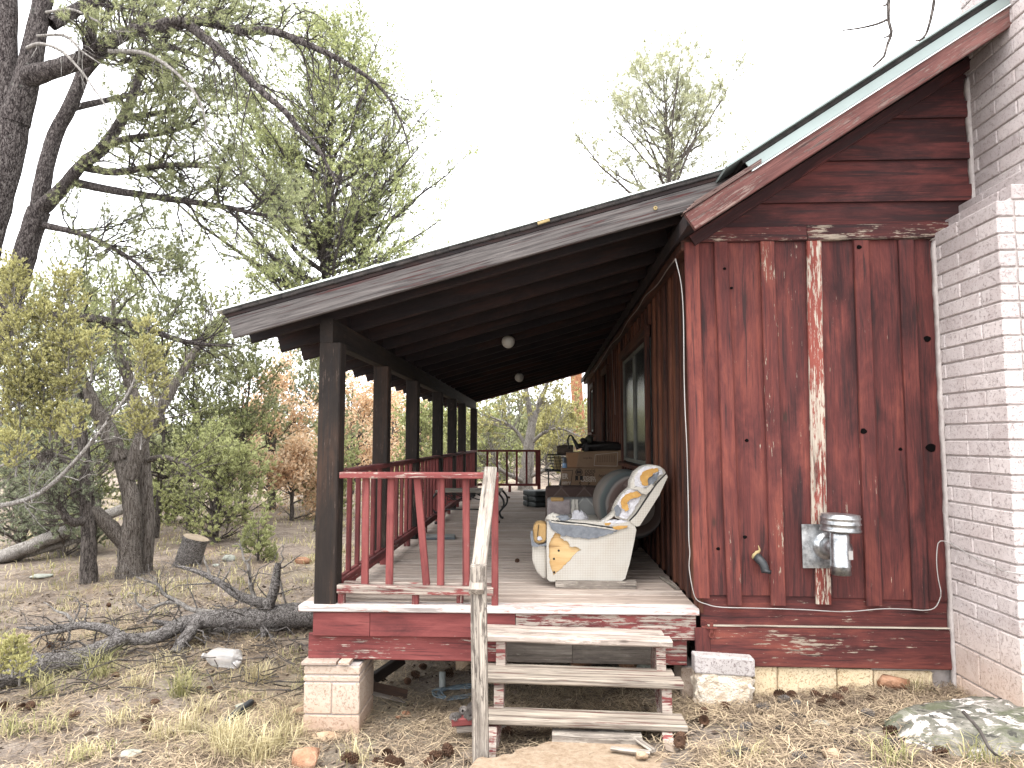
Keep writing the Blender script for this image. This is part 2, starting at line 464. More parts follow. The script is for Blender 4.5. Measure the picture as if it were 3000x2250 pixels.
def sw_fabric(name, c1, c2, c3, period=.26):
    """woven diamonds"""
    k = NT(name)
    tc = k.n('TexCoord'); sx = k.n('SeparateXYZ'); k.l(tc.outputs['Object'], sx.inputs[0])
    a = k.math('PINGPONG', k.math('ADD', k.math('DIVIDE', sx.outputs[0], period), 40.2), .5)
    b = k.math('PINGPONG', k.math('ADD', k.math('DIVIDE', sx.outputs[2], period * 1.1), 40.1), .5)
    d = k.math('ADD', a, b)
    l1 = k.rng(k.math('ABSOLUTE', k.math('SUBTRACT', d, .5)), .02, .05, 1, 0)
    wv = k.noise(tc.outputs['Object'], 140, 2, .5); n = k.noise(tc.outputs['Object'], 4, 4, .6)
    c = k.mix(k.rng(d, .48, .52), c1, c2)
    c = k.mix(k.math('MULTIPLY', l1, .7), c, c3)
    c = k.mix(k.math('MULTIPLY', n, .4), c, mixc(c1, (.1, .09, .08), .5))
    k.bsdf(c, .95, k.bump(wv, .4, .003), spec=.1)
    return k.m
M_SWF = sw_fabric('grey_diamond_weave', (.15, .15, .145), (.20, .20, .19), (.34, .33, .31))
M_SWB = sw_fabric('brown_diamond_weave', (.055, .035, .03), (.075, .05, .042), (.12, .09, .08))
def swirl():
    k = NT('striped_swirl_weave')
    tc = k.n('TexCoord'); ln = k.n('VectorMath', operation='LENGTH'); mp = k.n('Mapping'); mp.inputs['Scale'].default_value = (1, 0, 1); mp.inputs['Location'].default_value = (-.03, 0, 0)
    k.l(tc.outputs['Object'], mp.inputs[0]); k.l(mp.outputs[0], ln.inputs[0])
    r = k.math('ADD', ln.outputs['Value'], k.math('MULTIPLY', k.noise(tc.outputs['Object'], 3, 3, .5), .05))
    f = k.math('FRACT', k.math('MULTIPLY', r, 5.2))
    c = k.ramp(f, [(.0, (.045, .03, .026)), (.3, (.075, .052, .045)), (.42, (.13, .115, .105)), (.5, (.04, .045, .045)), (.66, (.06, .068, .066)), (.8, (.14, .12, .105))])
    k.bsdf(c, .95, k.bump(k.noise(tc.outputs['Object'], 120, 2, .5), .4, .003), spec=.1)
    return k.m
M_SWIRL = swirl()
M_CARD = simple('cardboard', (.19, .12, .075), (.25, .165, .105), 4, .9, 0, .15)
M_CARD2 = simple('cardboard_inside', (.26, .14, .075), (.31, .18, .10), 4, .9, 0, .15)
M_HOLESHADE = simple('painted_hole_shade', (.003, .002, .002), (.005, .004, .004), 9, .9, 0, .1, .05)  # near-black colour standing for the shaded inside of a hole
M_INK = simple('black_ink', (.012, .011, .011), (.02, .018, .018), 4, .8, 0, 0)
M_INKB = simple('brown_ink', (.06, .035, .025), (.08, .05, .035), 4, .8, 0, 0)
M_INKW = simple('white_ink', (.42, .36, .30), (.50, .44, .38), 4, .8, 0, 0)
M_VINYL = simple('dark_grey_vinyl', (.030, .036, .036), (.060, .068, .068), 5, .45, 0, .3, .4)
M_SLAT = simple('grey_bench_top', (.24, .22, .18), (.34, .31, .26), 6, .6, 0, .2)
M_BLUE = simple('light_blue_plastic', (.22, .36, .55), (.28, .43, .62), 5, .5, 0, .05)
M_DGREY = simple('grey_plastic', (.10, .12, .14), (.15, .17, .19), 5, .5, 0, .05)
M_YEL = simple('yellowed_newsprint', (.30, .22, .10), (.42, .33, .17), 8, .9, 0, .3)
M_OLIVE = simple('olive_canvas', (.028, .03, .022), (.06, .062, .045), 9, .95, 0, .5)
M_BROWNB = simple('brown_blanket', (.07, .052, .04), (.13, .10, .08), 12, .95, 0, .5)
M_LEATHER = simple('dark_leather', (.012, .011, .011), (.03, .025, .022), 9, .6, 0, .3)
def bottle_mat():
    k = NT('clear_dusty_plastic'); v = k.coord((1, 1, 1)); f = k.noise(v, 12, 5, .7)
    b = k.bsdf(k.ramp(f, [(.3, (.62, .58, .55)), (.7, (.86, .84, .83))]), .28, k.bump(k.noise(v, 25, 3, .5), .4, .01), 0, .5)
    b.inputs['Transmission Weight'].default_value = .75
    return k.m
M_BOTTLE = bottle_mat()

def rock_mat(name, c1, c2, c3, scale=6, lichen=None, rough=.92):
    c1, c2, c3 = map(sc3, (c1, c2, c3)); k = NT(name); v = k.coord((1, 1, 1)); f = k.noise(v, scale, 7, .65, .3); g = k.noise(v, scale * 9, 4, .7)
    c = k.ramp(f, [(.3, c1), (.5, c2), (.7, c3)])
    c = k.mix(k.rng(g, .55, .7, 0, .5), c, mixc(c1, (.05, .04, .04), .5))
    if lichen:
        m1 = k.noise(k.coord((1, 1, 1)), scale * .9, 8, .68, .8)
        c = k.mix(k.rng(m1, .535, .575), c, lichen[0])
        c = k.mix(k.rng(k.noise(k.coord((1, 1, 1)), scale * .5, 5, .6), .52, .60, 0, .75), c, (.065, .075, .038))
        c = k.mix(k.rng(k.noise(k.coord((1.3, 1.1, 1)), scale * 1.7, 8, .7), .57, .62), c, lichen[1])
    k.bsdf(c, rough, k.bump(k.math('ADD', f, k.math('MULTIPLY', g, .3)), .8, .03), spec=.15)
    return k.m
M_SAND = rock_mat('red_sandstone', (.26, .12, .07), (.42, .23, .14), (.55, .36, .25), 7)
M_TAN = rock_mat('tan_rock', (.40, .27, .17), (.52, .38, .26), (.62, .50, .38), 8)
M_BOULD = rock_mat('lichen_boulder', (.08, .082, .066), (.19, .18, .15), (.40, .37, .33), 7, ((.50, .46, .43), (.05, .048, .042)))
M_LROCK = rock_mat('pale_lichen_rock', (.30, .32, .27), (.45, .46, .40), (.60, .60, .56), 22)

def bark(name, c1, c2, c3, sx=9, sz=2.2, bumps=1.0, moss=None):
    k = NT(name); c1, c2, c3 = map(sc3, (c1, c2, c3))
    tc = k.n('TexCoord'); mp = k.n('Mapping'); mp.inputs['Scale'].default_value = (sx, sx, sz); k.l(tc.outputs['Object'], mp.inputs[0])
    f = k.noise(mp.outputs[0], 3.2, 8, .72, .9); f2 = k.noise(mp.outputs[0], 9, 5, .7, .4)
    vo = k.n('TexVoronoi', feature='DISTANCE_TO_EDGE')
    wv = k.n('VectorMath', operation='ADD'); k.l(mp.outputs[0], wv.inputs[0])
    nz = k.n('TexNoise'); k.l(mp.outputs[0], nz.inputs['Vector']); nz.inputs['Scale'].default_value = 2.5; nz.inputs['Detail'].default_value = 4; k.l(nz.outputs['Color'], wv.inputs[1])
    k.l(wv.outputs[0], vo.inputs['Vector']); vo.inputs['Scale'].default_value = 3.4
    e = k.rng(vo.outputs['Distance'], .0, .12)
    h = k.math('ADD', k.math('ADD', k.math('MULTIPLY', f, .55), k.math('MULTIPLY', f2, .3)), k.math('MULTIPLY', e, .15))
    c = k.ramp(h, [(.40, c1), (.52, c2), (.66, c3)])
    if moss:
        c = k.mix(k.rng(k.noise(tc.outputs['Object'], 11, 6, .75), .60, .70, 0, .6), c, moss)
    k.bsdf(c, .95, k.bump(h, bumps, .03), spec=.1)
    return k.m
M_BARKD = bark('dark_pine_bark', (.014, .011, .011), (.062, .050, .048), (.20, .175, .165), 11, 4, moss=(.13, .13, .115))
M_BARKM = bark('grey_brown_bark', (.035, .029, .026), (.11, .094, .085), (.24, .21, .19))
M_BARKJ = bark('shreddy_juniper_bark', (.04, .031, .026), (.16, .135, .115), (.38, .34, .31), 18, .8)
M_BARKW = bark('bleached_dead_wood', (.16, .14, .125), (.34, .31, .28), (.55, .52, .49), 16, 1.5)
M_BARKR = bark('orange_ponderosa_bark', (.16, .06, .03), (.38, .17, .09), (.52, .28, .17), 7, 2)
M_BARKF = bark('fallen_bark', (.045, .039, .037), (.17, .152, .142), (.42, .39, .37), 11, 11, moss=(.24, .24, .21))
M_TWIG = simple('dead_twig', (.04, .033, .03), (.11, .095, .085), 30, .95, 0, .3)
M_CUT = simple('sawn_log_end', (.25, .19, .13), (.42, .34, .25), 14, .9, 0, .5)

def leaf(name, cd_, cm, cl, trans=.35, nscale=1.3):
    k = NT(name)
    if nscale < 2: cd_, cm, cl = [sc3(mixc(c, (sum(c)/3,)*3, .10), 1.26) for c in (cd_, cm, cl)]
    g = k.n('NewGeometry'); tc = k.n('TexCoord')
    n1 = k.noise(tc.outputs['Object'], nscale, 3, .6)
    f = k.math('ADD', k.math('MULTIPLY', g.outputs['Random Per Island'], .55), k.math('MULTIPLY', n1, .75))
    c = k.ramp(f, [(.28, cd_), (.60, cm), (.92, cl)])
    d = k.n('BsdfDiffuse'); k.l(c, d.inputs[0]); t = k.n('BsdfTranslucent'); k.l(c, t.inputs[0])
    mx = k.n('MixShader'); mx.inputs[0].default_value = trans; k.l(d.outputs[0], mx.inputs[1]); k.l(t.outputs[0], mx.inputs[2])
    k.l(mx.outputs[0], k.out.inputs[0])
    return k.m
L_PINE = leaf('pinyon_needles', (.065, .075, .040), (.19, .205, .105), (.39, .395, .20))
L_PINE2 = leaf('bright_pinyon_needles', (.085, .10, .045), (.24, .265, .115), (.47, .48, .21))  # brighter, yellower green of the tall pinyon
L_POND = leaf('ponderosa_needles', (.13, .14, .09), (.26, .265, .16), (.42, .42, .26))
L_JUN = leaf('olive_juniper_scales', (.12, .115, .046), (.31, .29, .115), (.50, .47, .21), .3)
L_JUNG = leaf('green_juniper_scales', (.10, .115, .048), (.255, .275, .115), (.44, .455, .21), .3)
L_BUSH = leaf('pale_green_shrub_leaves', (.15, .165, .07), (.33, .35, .155), (.52, .53, .26), .4)
L_OAK = leaf('orange_dry_oak_leaves', (.36, .21, .115), (.56, .39, .235), (.62, .50, .36), .45)
L_GREY = leaf('grey_green_far_foliage', (0.109, 0.122, 0.070), (0.230, 0.250, 0.134), (0.397, 0.410, 0.230), .3)
L_DARK = leaf('dim_blue_green_needles', (.075, .086, .058), (.18, .20, .13), (.32, .34, .22), .3)
L_GRASS = leaf('dry_bunch_grass', (.22, .19, .10), (.42, .36, .21), (.62, .55, .36), .35, 3)
L_GRASSG = leaf('half_green_grass', (.12, .13, .055), (.28, .27, .125), (.50, .45, .25), .35, 3)
L_NEEDLE = leaf('fallen_pine_needles', (.07, .055, .046), (.25, .19, .135), (.50, .40, .27), .15, 3)

def ground_mat():
    k = NT('needle_duff_soil')
    g = k.n('NewGeometry'); p = g.outputs['Position']
    a = k.noise(p, .55, 5, .6, .3); b = k.noise(p, 2.6, 6, .68, .4); c_ = k.noise(p, 19, 7, .78, .4); d = k.noise(p, 80, 5, .8)
    mp = k.n('Mapping'); mp.inputs['Scale'].default_value = (30, 130, 60); mp.inputs['Rotation'].default_value = (0, 0, .5); k.l(p, mp.inputs[0]); st1 = k.noise(mp.outputs[0], 1, 3, .7, .6)
    mp2 = k.n('Mapping'); mp2.inputs['Scale'].default_value = (120, 26, 60); mp2.inputs['Rotation'].default_value = (0, 0, -.3); k.l(p, mp2.inputs[0]); st2 = k.noise(mp2.outputs[0], 1, 3, .7, .6)
    c = k.ramp(k.math('ADD', k.math('MULTIPLY', b, .45), k.math('MULTIPLY', c_, .55)), [(.34, (.062, .050, .045)), (.46, (.15, .122, .105)), (.56, (.255, .213, .180)), (.68, (.40, .345, .29))])
    c = k.mix(k.rng(a, .50, .66, 0, .55), c, k.mix(c_, (.26, .225, .15), (.42, .375, .27)))
    c = k.mix(k.rng(k.noise(p, 1.1, 4, .6), .58, .72, 0, .5), c, (.31, .205, .15))
    c = k.mix(k.rng(st1, .56, .68, 0, .6), c, (.42, .33, .22)); c = k.mix(k.rng(st2, .56, .68, 0, .6), c, (.40, .30, .20))
    c = k.mix(k.rng(d, .44, .32, 0, .7), c, (.035, .028, .025))
    k.bsdf(c, .97, k.bump(k.math('ADD', k.math('MULTIPLY', c_, .6), k.math('ADD', k.math('MULTIPLY', d, .25), k.math('MULTIPLY', k.math('ADD', st1, st2), .15))), 1.0, .04), spec=.05)
    return k.m
M_GROUND = ground_mat()
M_PATH = rock_mat('sandy_concrete', (.30, .21, .14), (.40, .30, .21), (.48, .38, .28), 26)
M_CONE = simple('brown_cone_scale', (.045, .022, .013), (.16, .085, .05), 30, .85, 0, .3)
M_CONEG = simple('grey_cone_scale', (.07, .06, .055), (.26, .23, .21), 30, .9, 0, .3)
# ------------------------------------------------------------------ ground and path
def axis_steps(lo, hi, fine_lo, fine_hi, fine, grow=1.12):
    a = list(np.arange(fine_lo, fine_hi + 1e-6, fine)); s = fine
    while a[-1] < hi: s *= grow; a.append(a[-1] + s)
    s = fine
    while a[0] > lo: s *= grow; a.insert(0, a[0] - s)
    return np.array(a)
gx = axis_steps(-90, 90, -9, 6, .11); gy = axis_steps(-9, 160, -4.6, 9, .11)
X, Y = np.meshgrid(gx, gy)
Z = gh(X, Y) + RNG.normal(0, .006, X.shape) * (np.abs(X) < 9)
n_, m_ = X.shape
ii = np.arange(n_ * m_).reshape(n_, m_)
gF = np.stack([ii[:-1, :-1], ii[:-1, 1:], ii[1:, 1:], ii[1:, :-1]], -1).reshape(-1, 4)
ground = mobj('ground', np.stack([X, Y, Z], -1).reshape(-1, 3), gF, M_GROUND, origin=(0, 0, 0), smooth=True)
tag(ground, 'brown forest floor of soil, needles and dry grass', None, kind='structure')
pz = -.61
_r = random.Random(3)
pp = [atz(1606, 2180, pz), atz(1750, 2176, pz), atz(1885, 2182, pz), atz(1990, 2232, pz), atz(2060, 2330, pz), atz(2080, 2480, pz), atz(1300, 2480, pz), atz(1330, 2300, pz), atz(1390, 2232, pz), atz(1500, 2212, pz)]
_q = []
for i in range(len(pp)):
    for k in range(5):
        q_ = pp[i].lerp(pp[(i+1) % len(pp)], k/5); _q.append(q_ + Vector((_r.uniform(-.018, .018), _r.uniform(-.018, .018), 0)))
pp = _q
pv = [(p.x, p.y, pz + .012) for p in pp] + [(p.x, p.y, pz - .25) for p in pp]
n = len(pp)
path = mobj('path', pv, [tuple(range(n))[::-1]] + [(i, (i+1) % n, (i+1) % n + n, i + n) for i in range(n)], M_PATH)
tag(path, 'sandy concrete landing slab at the foot of the steps', None, kind='structure')

# ------------------------------------------------------------------ cabin
WX = 1.035                      # outer face of the corner
cabin = empty('cabin', (3.3, 0, -.6), 'red board and batten cabin with green metal roof and block chimney', 'cabin')
CHX = 2.652
# heights on the front wall (y = 0)
zs_bot = at(2300, 1960, 0).z; zs_mid = at(2300, 1837, 0).z; zs_top = at(2300, 1752, 0).z
zt_lo = at(2300, 706, 0).z; zt_hi = at(2300, 664, 0).z
# gable line
tipb = at(2025.5, 681, -.45); topb = at(2901.6, 116, -.45)
SL = (topb.z - tipb.z) / (topb.x - tipb.x)
RIDX = 3.3
def gz(x): return tipb.z + SL * (min(x, 2*RIDX - x) - tipb.x)     # underside of the barge line
front = mobj('front_wall', *prism([(WX + .02, zs_bot + .02), (2*RIDX - WX, zs_bot + .02), (2*RIDX - WX, gz(WX)), (RIDX, gz(RIDX) + .03), (WX + .02, gz(WX) + .03)], .05, .16), M_DARK, cabin)
def fx(u, v): return at(u, v, 0).x
# vertical siding boards and battens, read at top (v=720) and bottom (v=1750)
bat = [(2006, 2046, 2034, 2081), (2093, 2130, 2130, 2175), (2227, 2268, 2258, 2303), (2366, 2405, 2389, 2437), (2502, 2544, 2538, 2586), (2633, 2676, 2673, 2722)]
botv = [1755, 1776, 1775, 1770, 1773, 1780]
edges = [WX + .01]
for (a, b, c, d) in bat: edges.append((fx(a, 715) + fx(b, 715) + fx(c, 1760) + fx(d, 1760)) / 4)
edges.append(CHX + .03)
brd_tone = [.35, .5, .62, .30, .22, .38, .20]
for i in range(len(edges) - 1):
    if i == 0: continue
    x0, x1 = edges[i] + .004, edges[i+1] - .004
    zb = at(2300, [1747, 1747, 1747, 1749, 1752, 1755, 1757][i], 0).z
    board('siding_board', ((x0 + x1)/2, .032, zb), ((x0 + x1)/2, .032, zt_lo + .02), (1, 0, 0), x1 - x0, .024, M_RED, front, wear=[.1, .06, .14, .2, .16, .16, .02][i], tone=brd_tone[i], nseg=2, warp=.003)
for i, (a, b, c, d) in enumerate(bat):
    xt = (fx(a, 715) + fx(b, 715)) / 2; xb = (fx(c, 1760) + fx(d, 1760)) / 2
    w = (fx(b, 715) - fx(a, 715) + fx(d, 1760) - fx(c, 1760)) / 2
    zb = at(2300, botv[i], -.01).z
    m = M_CREAMW if i == 3 else M_RED
    if i == 3:
        zc0, zc1 = at(2400, 1640, -.01).z, at(2400, 1545, -.01).z
        board('batten', (xb, .006, zb), (xb + .004, .006, zc0), (1, 0, 0), w, .028, m, front, wear=.55, tone=.3)
        board('batten', (xb - .012, .006, zc1), (xt, .006, zt_lo - .002), (1, 0, 0), w, .028, m, front, wear=.48, tone=.75, nseg=3, warp=.004)
    else:
        board('batten', (xb, .006, zb), (xt, .006, zt_lo - .002), (1, 0, 0), w, .028, m, front, wear=[.05, .14, .30, 0, .14, .06][i], tone=[.72, .62, .66, 0, .48, .28][i], nseg=3, warp=.003)
# skirt boards
board('skirt_board', (WX + .01, .046, (zs_mid + zs_top)/2 + .02), (CHX + .06, .046, (zs_mid + zs_top)/2 - .0), (0, 0, 1), zs_top - zs_mid + .06, .03, M_RED, front, wear=.20, tone=.45)
zl, zr = at(2300, 1955, 0).z, at(2700, 1966, 0).z
board('skirt_board', (WX + .01, .024, (zs_mid + zl)/2 - .004), (CHX + .06, .024, (zs_mid + zr)/2 - .004), (0, 0, 1), zs_mid - zl - .004, .034, M_RED, front, wear=.30, tone=.62, nseg=3, warp=.002)
board('bare_edge', (WX + .05, .02, zs_mid + .001), (CHX + .03, .02, zs_mid - .001), (0, 0, 1), .007, .034, M_CREAMW, front, wear=.9)
zj = at(2300, 1915, 0).z
board('skirt_board', (fx(2082, 1900) - .05, .008, zs_mid - .012), (fx(2082, 1900) - .05, .008, zj - .05), (1, 0, 0), .10, .02, M_RED, front, wear=.2, tone=.5)
# trim board above the siding; eave shade put into its low tone
xj = at(2366, 680, -.02).x
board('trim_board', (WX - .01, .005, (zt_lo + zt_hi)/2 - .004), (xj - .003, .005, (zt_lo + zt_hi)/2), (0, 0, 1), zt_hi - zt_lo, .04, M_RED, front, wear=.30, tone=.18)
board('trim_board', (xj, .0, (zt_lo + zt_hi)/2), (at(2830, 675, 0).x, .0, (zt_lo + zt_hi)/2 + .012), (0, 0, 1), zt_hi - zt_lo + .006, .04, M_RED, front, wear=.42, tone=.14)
# gable: wide boards, each lapped by a narrow one; low tone paints in eave shade
z = zt_hi + .004
rows = [(.185, 0), (.092, 1), (.20, 0), (.092, 1), (.20, 0), (.092, 1), (.20, 0), (.092, 1), (.20, 0), (.092, 1)]
def xl_at(zz): return tipb.x + (zz - tipb.z) / SL
def xr_end(zz): return CHX + .06 if zz < 2.15 else CHX + .32
for k, (h, nar) in enumerate(rows):
    x1 = xr_end(z + h/2); o_ = .012 if nar else 0
    if x1 - xl_at(z) < .25: break
    xa0, xa1 = max(WX + .01, xl_at(z - 2*o_) + .02), max(WX + .012, xl_at(z + h) + .02)
    ol = [(xa0, z - 2*o_), (x1, z - 2*o_), (x1, z + h - .003), (xa1, z + h - .003)]
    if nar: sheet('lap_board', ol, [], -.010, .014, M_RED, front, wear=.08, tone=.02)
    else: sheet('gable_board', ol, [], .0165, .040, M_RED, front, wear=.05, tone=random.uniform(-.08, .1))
    z += h
# rake board on the wall, soffit shade painted in by its dark tone
ra = Vector((WX - .01, -.024, gz(WX) - .0)); rb = Vector((RIDX, -.024, gz(RIDX) - .0))
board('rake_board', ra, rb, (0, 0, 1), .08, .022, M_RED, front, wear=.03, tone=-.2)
# knot holes in the siding: raised discs, the hole's darkness painted near-black
for (u, v, r) in [(2721, 992, .022), (2732, 1312, .030), (2528, 1263, .020), (2190, 1290, .012), (2142, 845, .010), (2642, 1316, .012), (2122, 788, .010), (2515, 725, .016), (2181, 1573, .013), (2103, 1607, .012)]:
    p = at(u, v, .0)
    yb = .018 if u in (2721, 2732, 2190, 2642) else -.010
    V, F = [], []
    for j, rr, yy in ((0, 1.1, 0.0), (1, 1.0, -.0015), (2, .75, -.001), (3, .1, -.0008)):
        for a in range(12):
            q = 2*math.pi*a/12
            V.append((p.x + rr*r*math.cos(q)*(1 + .15*math.sin(3*q + u)), yb + yy, p.z + rr*r*.85*math.sin(q)))
    for j in range(3):
        for a in range(12): F.append((j*12 + a, j*12 + (a+1) % 12, j*12 + 12 + (a+1) % 12, j*12 + 12 + a))
    F.append(tuple(range(36, 48)))
    kh = mobj('knot_hole_disc', V, F, M_HOLESHADE, front, smooth=True)
# foundation
found = mobj('foundation', boxv(WX + .05, 2*RIDX - WX - .05, .06, .24, -1.2, zs_bot + .03), BOXF, M_MORTAR, cabin)
xs = [fx(2212, 2000), fx(2284, 2000), fx(2461, 2000), fx(2568, 2000), fx(2745, 2000)]
for i in range(4):
    rounded('foundation_block', boxv(xs[i] + .002, xs[i+1] - .004, .03 + .006*(i % 2), .2, zs_bot - .32, at(2300, [1953, 1957, 1959, 1963][i], .03).z), BOXF, M_FOUND, found, .008, 1, False)
# porch-side wall, x = WX
PL = 11.7
side = mobj('side_wall', boxv(WX + .03, WX + .14, .17, PL, -.35, gz(WX + .03) + .055), BOXF, M_DARK, cabin)
mobj('back_wall', *prism([(WX + .15, -.5), (2*RIDX - WX - .02, -.5), (2*RIDX - WX - .02, gz(WX)), (RIDX, gz(RIDX) + .03), (WX + .15, gz(WX + .15) + .02)], PL - .12, PL), M_SIDE, cabin)
mobj('right_wall', boxv(2*RIDX - WX - .13, 2*RIDX - WX - .015, .17, PL - .13, -.5, gz(WX) + .0), BOXF, M_SIDE, cabin)
board('corner_board', (WX + .012, .045, -.03), (WX + .002, .045, zt_lo - .002), (0, 1, 0), .05, .03, M_SIDE, side, wear=.1, tone=.5)
ZSW = 2.5
openings = [(2.05, 4.35, .80, 2.22), (6.3, 7.25, -.1, 2.28), (9.25, 10.3, 1.2, 2.24)]
yy = .06
while yy < PL - .1:
    w = .27
    yc = yy + w/2
    segs = [(.005, ZSW)]
    for (o0, o1, z0, z1) in openings:
        if o0 - .02 < yc < o1 + .02:
            segs = [s for s in [(.005, z0), (z1, ZSW)] if s[1] - s[0] > .05]
    for (a, b) in segs:
        board('siding_board', (WX + .018, yc, a), (WX + .018, yc, b), (0, 1, 0), w + .02, .024, M_SIDE, side, wear=.05)
        board('batten', (WX - .004, yy + .02, a), (WX - .004, yy + .02, b), (0, 1, 0), .075, .026, M_SIDE, side, wear=.06)
    yy += w
# windows and door
def window(y0, y1, z0, z1, mull):
    wdw = mobj('window', boxv(WX + .02, WX + .045, y0, y1, z0, z1), BOXF, M_CURT, cabin)
    fr = .05
    for nm, a, b, wd in (('window_frame', (y0 - .03, z0), (y0 - .03, z1), .09), ('window_frame', (y1 + .03, z0), (y1 + .03, z1), .09)):
        board(nm, (WX - .014, a[0], z0 - .02), (WX - .014, a[0], z1 + .0), (0, 1, 0), wd, .045, M_SIDE, wdw, tone=.35)
    board('window_header', (WX - .02, y0 - .12, z1 + .055), (WX - .02, y1 + .12, z1 + .055), (0, 0, 1), .11, .05, M_SIDE, wdw, tone=.3)
    board('window_sill', (WX - .025, y0 - .10, z0 - .03), (WX - .025, y1 + .10, z0 - .03), (1, 0, 0), .09, .045, M_SIDE, wdw, tone=.4)
    ys = [y0] + mull + [y1]
    for i in range(len(ys) - 1):
        a, b = ys[i] + .01, ys[i+1] - .01
        mobj('pane', boxv(WX + .008, WX + .014, a + .04, b - .04, z0 + .05, z1 - .05), BOXF, M_GLASS, wdw)
        for q in (a + .02, b - .02):
            board('sash', (WX + .004, q, z0 + .01), (WX + .004, q, z1 - .01), (0, 1, 0), .04, .03, M_FRAMEW, wdw)
        for q in (z0 + .03, z1 - .03):
            board('sash', (WX + .004, a + .04, q), (WX + .004, b - .04, q), (0, 0, 1), .04, .029, M_FRAMEW, wdw)
    return wdw
window(2.15, 4.25, .85, 2.12, [3.2]); window(9.35, 10.2, 1.28, 2.16, [])
door = mobj('door', boxv(WX + .03, WX + .07, 6.35, 7.2, .01, 2.2), BOXF, M_LEATHER, cabin)
board('door_header', (WX - .016, 6.25, 2.25), (WX - .016, 7.3, 2.25), (0, 0, 1), .1, .045, M_SIDE, door, tone=.3)
for q in (6.31, 7.24): board('door_frame', (WX - .01, q, .0), (WX - .01, q, 2.2), (0, 1, 0), .08, .045, M_SIDE, door, tone=.2)
lathe('door_handle', [(0, 0), (.012, .0), (.012, .03), (.028, .045), (.03, .06), (.018, .075), (0, .078)], (WX + .03, 7.1, .95), (-1, 0, 0), M_METAL, door, 12)
# main roof
RT = .10
ex0 = tipb.x - .02
def rp(x, off): return gz(x) + off
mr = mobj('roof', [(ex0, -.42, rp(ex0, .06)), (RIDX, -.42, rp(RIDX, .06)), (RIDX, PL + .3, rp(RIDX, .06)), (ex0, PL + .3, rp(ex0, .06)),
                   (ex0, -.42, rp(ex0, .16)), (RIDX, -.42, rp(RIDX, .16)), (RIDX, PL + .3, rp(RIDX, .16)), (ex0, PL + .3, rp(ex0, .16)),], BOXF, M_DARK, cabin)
rx1 = 2*RIDX - ex0
mobj('roof_slope', [(RIDX, -.42, rp(RIDX, .06)), (rx1, -.42, rp(ex0, .06)), (rx1, PL + .3, rp(ex0, .06)), (RIDX, PL + .3, rp(RIDX, .06)),
                    (RIDX, -.42, rp(RIDX, .16)), (rx1, -.42, rp(ex0, .16)), (rx1, PL + .3, rp(ex0, .16)), (RIDX, PL + .3, rp(RIDX, .16))], BOXF, M_GREENM, mr)
nv = Vector((-SL, 0, 1)).normalized(); tv = Vector((1, 0, SL)).normalized()
bl = Vector((tipb.x, -.44, tipb.z)); 
ba = bl + nv * .062 + tv * .03; bb = Vector((RIDX, -.44, gz(RIDX))) + nv * .062
board('barge_board', ba, bb, nv, .125, .04, M_RAKE, mr, wear=.42, tone=.5, nseg=3, warp=.001)
# frayed shingle ends over the lower part of the barge board
for j in range(4):
    s = bl + nv * (.128 + .006 * j) + tv * (.02 + .03 * j); e = None
    e = s + tv * (at(2226, 500, -.44).x - s.x) * math.sqrt(1 + SL*SL)
    board('shingle_strip', s + Vector((0, -.004*j, 0)), e, nv, .005, .07, M_RAKE, mr, wear=.7, tone=.2)
g0 = at(2232, 497, -.465)
gs = bl + tv * ((g0.x - bl.x) * math.sqrt(1 + SL*SL)); ge = Vector((RIDX, -.44, gz(RIDX)))
mobj('metal_drip_edge', [tuple(p + Vector((0, d, 0)) + nv * h) for p, h, d in ((gs, .122, -.030), (ge, .122, -.030), (ge, .182, -.024), (gs, .182, -.024), (gs, .122, -.02), (ge, .122, -.02), (ge, .182, -.012), (gs, .182, -.012))], BOXF, M_GREENM, mr)
mobj('metal_lip', [tuple(p + Vector((0, d, 0)) + nv * h) for p, h, d in ((gs, .112, -.038), (ge, .112, -.038), (ge, .118, -.034), (gs, .118, -.034), (gs, .112, -.02), (ge, .112, -.02), (ge, .118, -.02), (gs, .118, -.02))], BOXF, M_WHITEM, mr)
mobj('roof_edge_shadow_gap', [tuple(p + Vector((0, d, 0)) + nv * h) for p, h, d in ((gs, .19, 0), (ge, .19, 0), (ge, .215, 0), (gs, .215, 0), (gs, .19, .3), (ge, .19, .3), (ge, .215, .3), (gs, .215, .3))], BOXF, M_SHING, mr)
gs2 = gs - tv * .12
mobj('metal_roofing', [tuple(p + Vector((0, d, 0)) + nv * h) for p, h, d in ((gs2, .217, -.05), (ge, .217, -.05), (ge, .217, PL + .6), (gs2, .217, PL + .6), (gs2, .229, -.05), (ge, .229, -.05), (ge, .229, PL + .6), (gs2, .229, PL + .6))], BOXF, M_GREENM, mr)

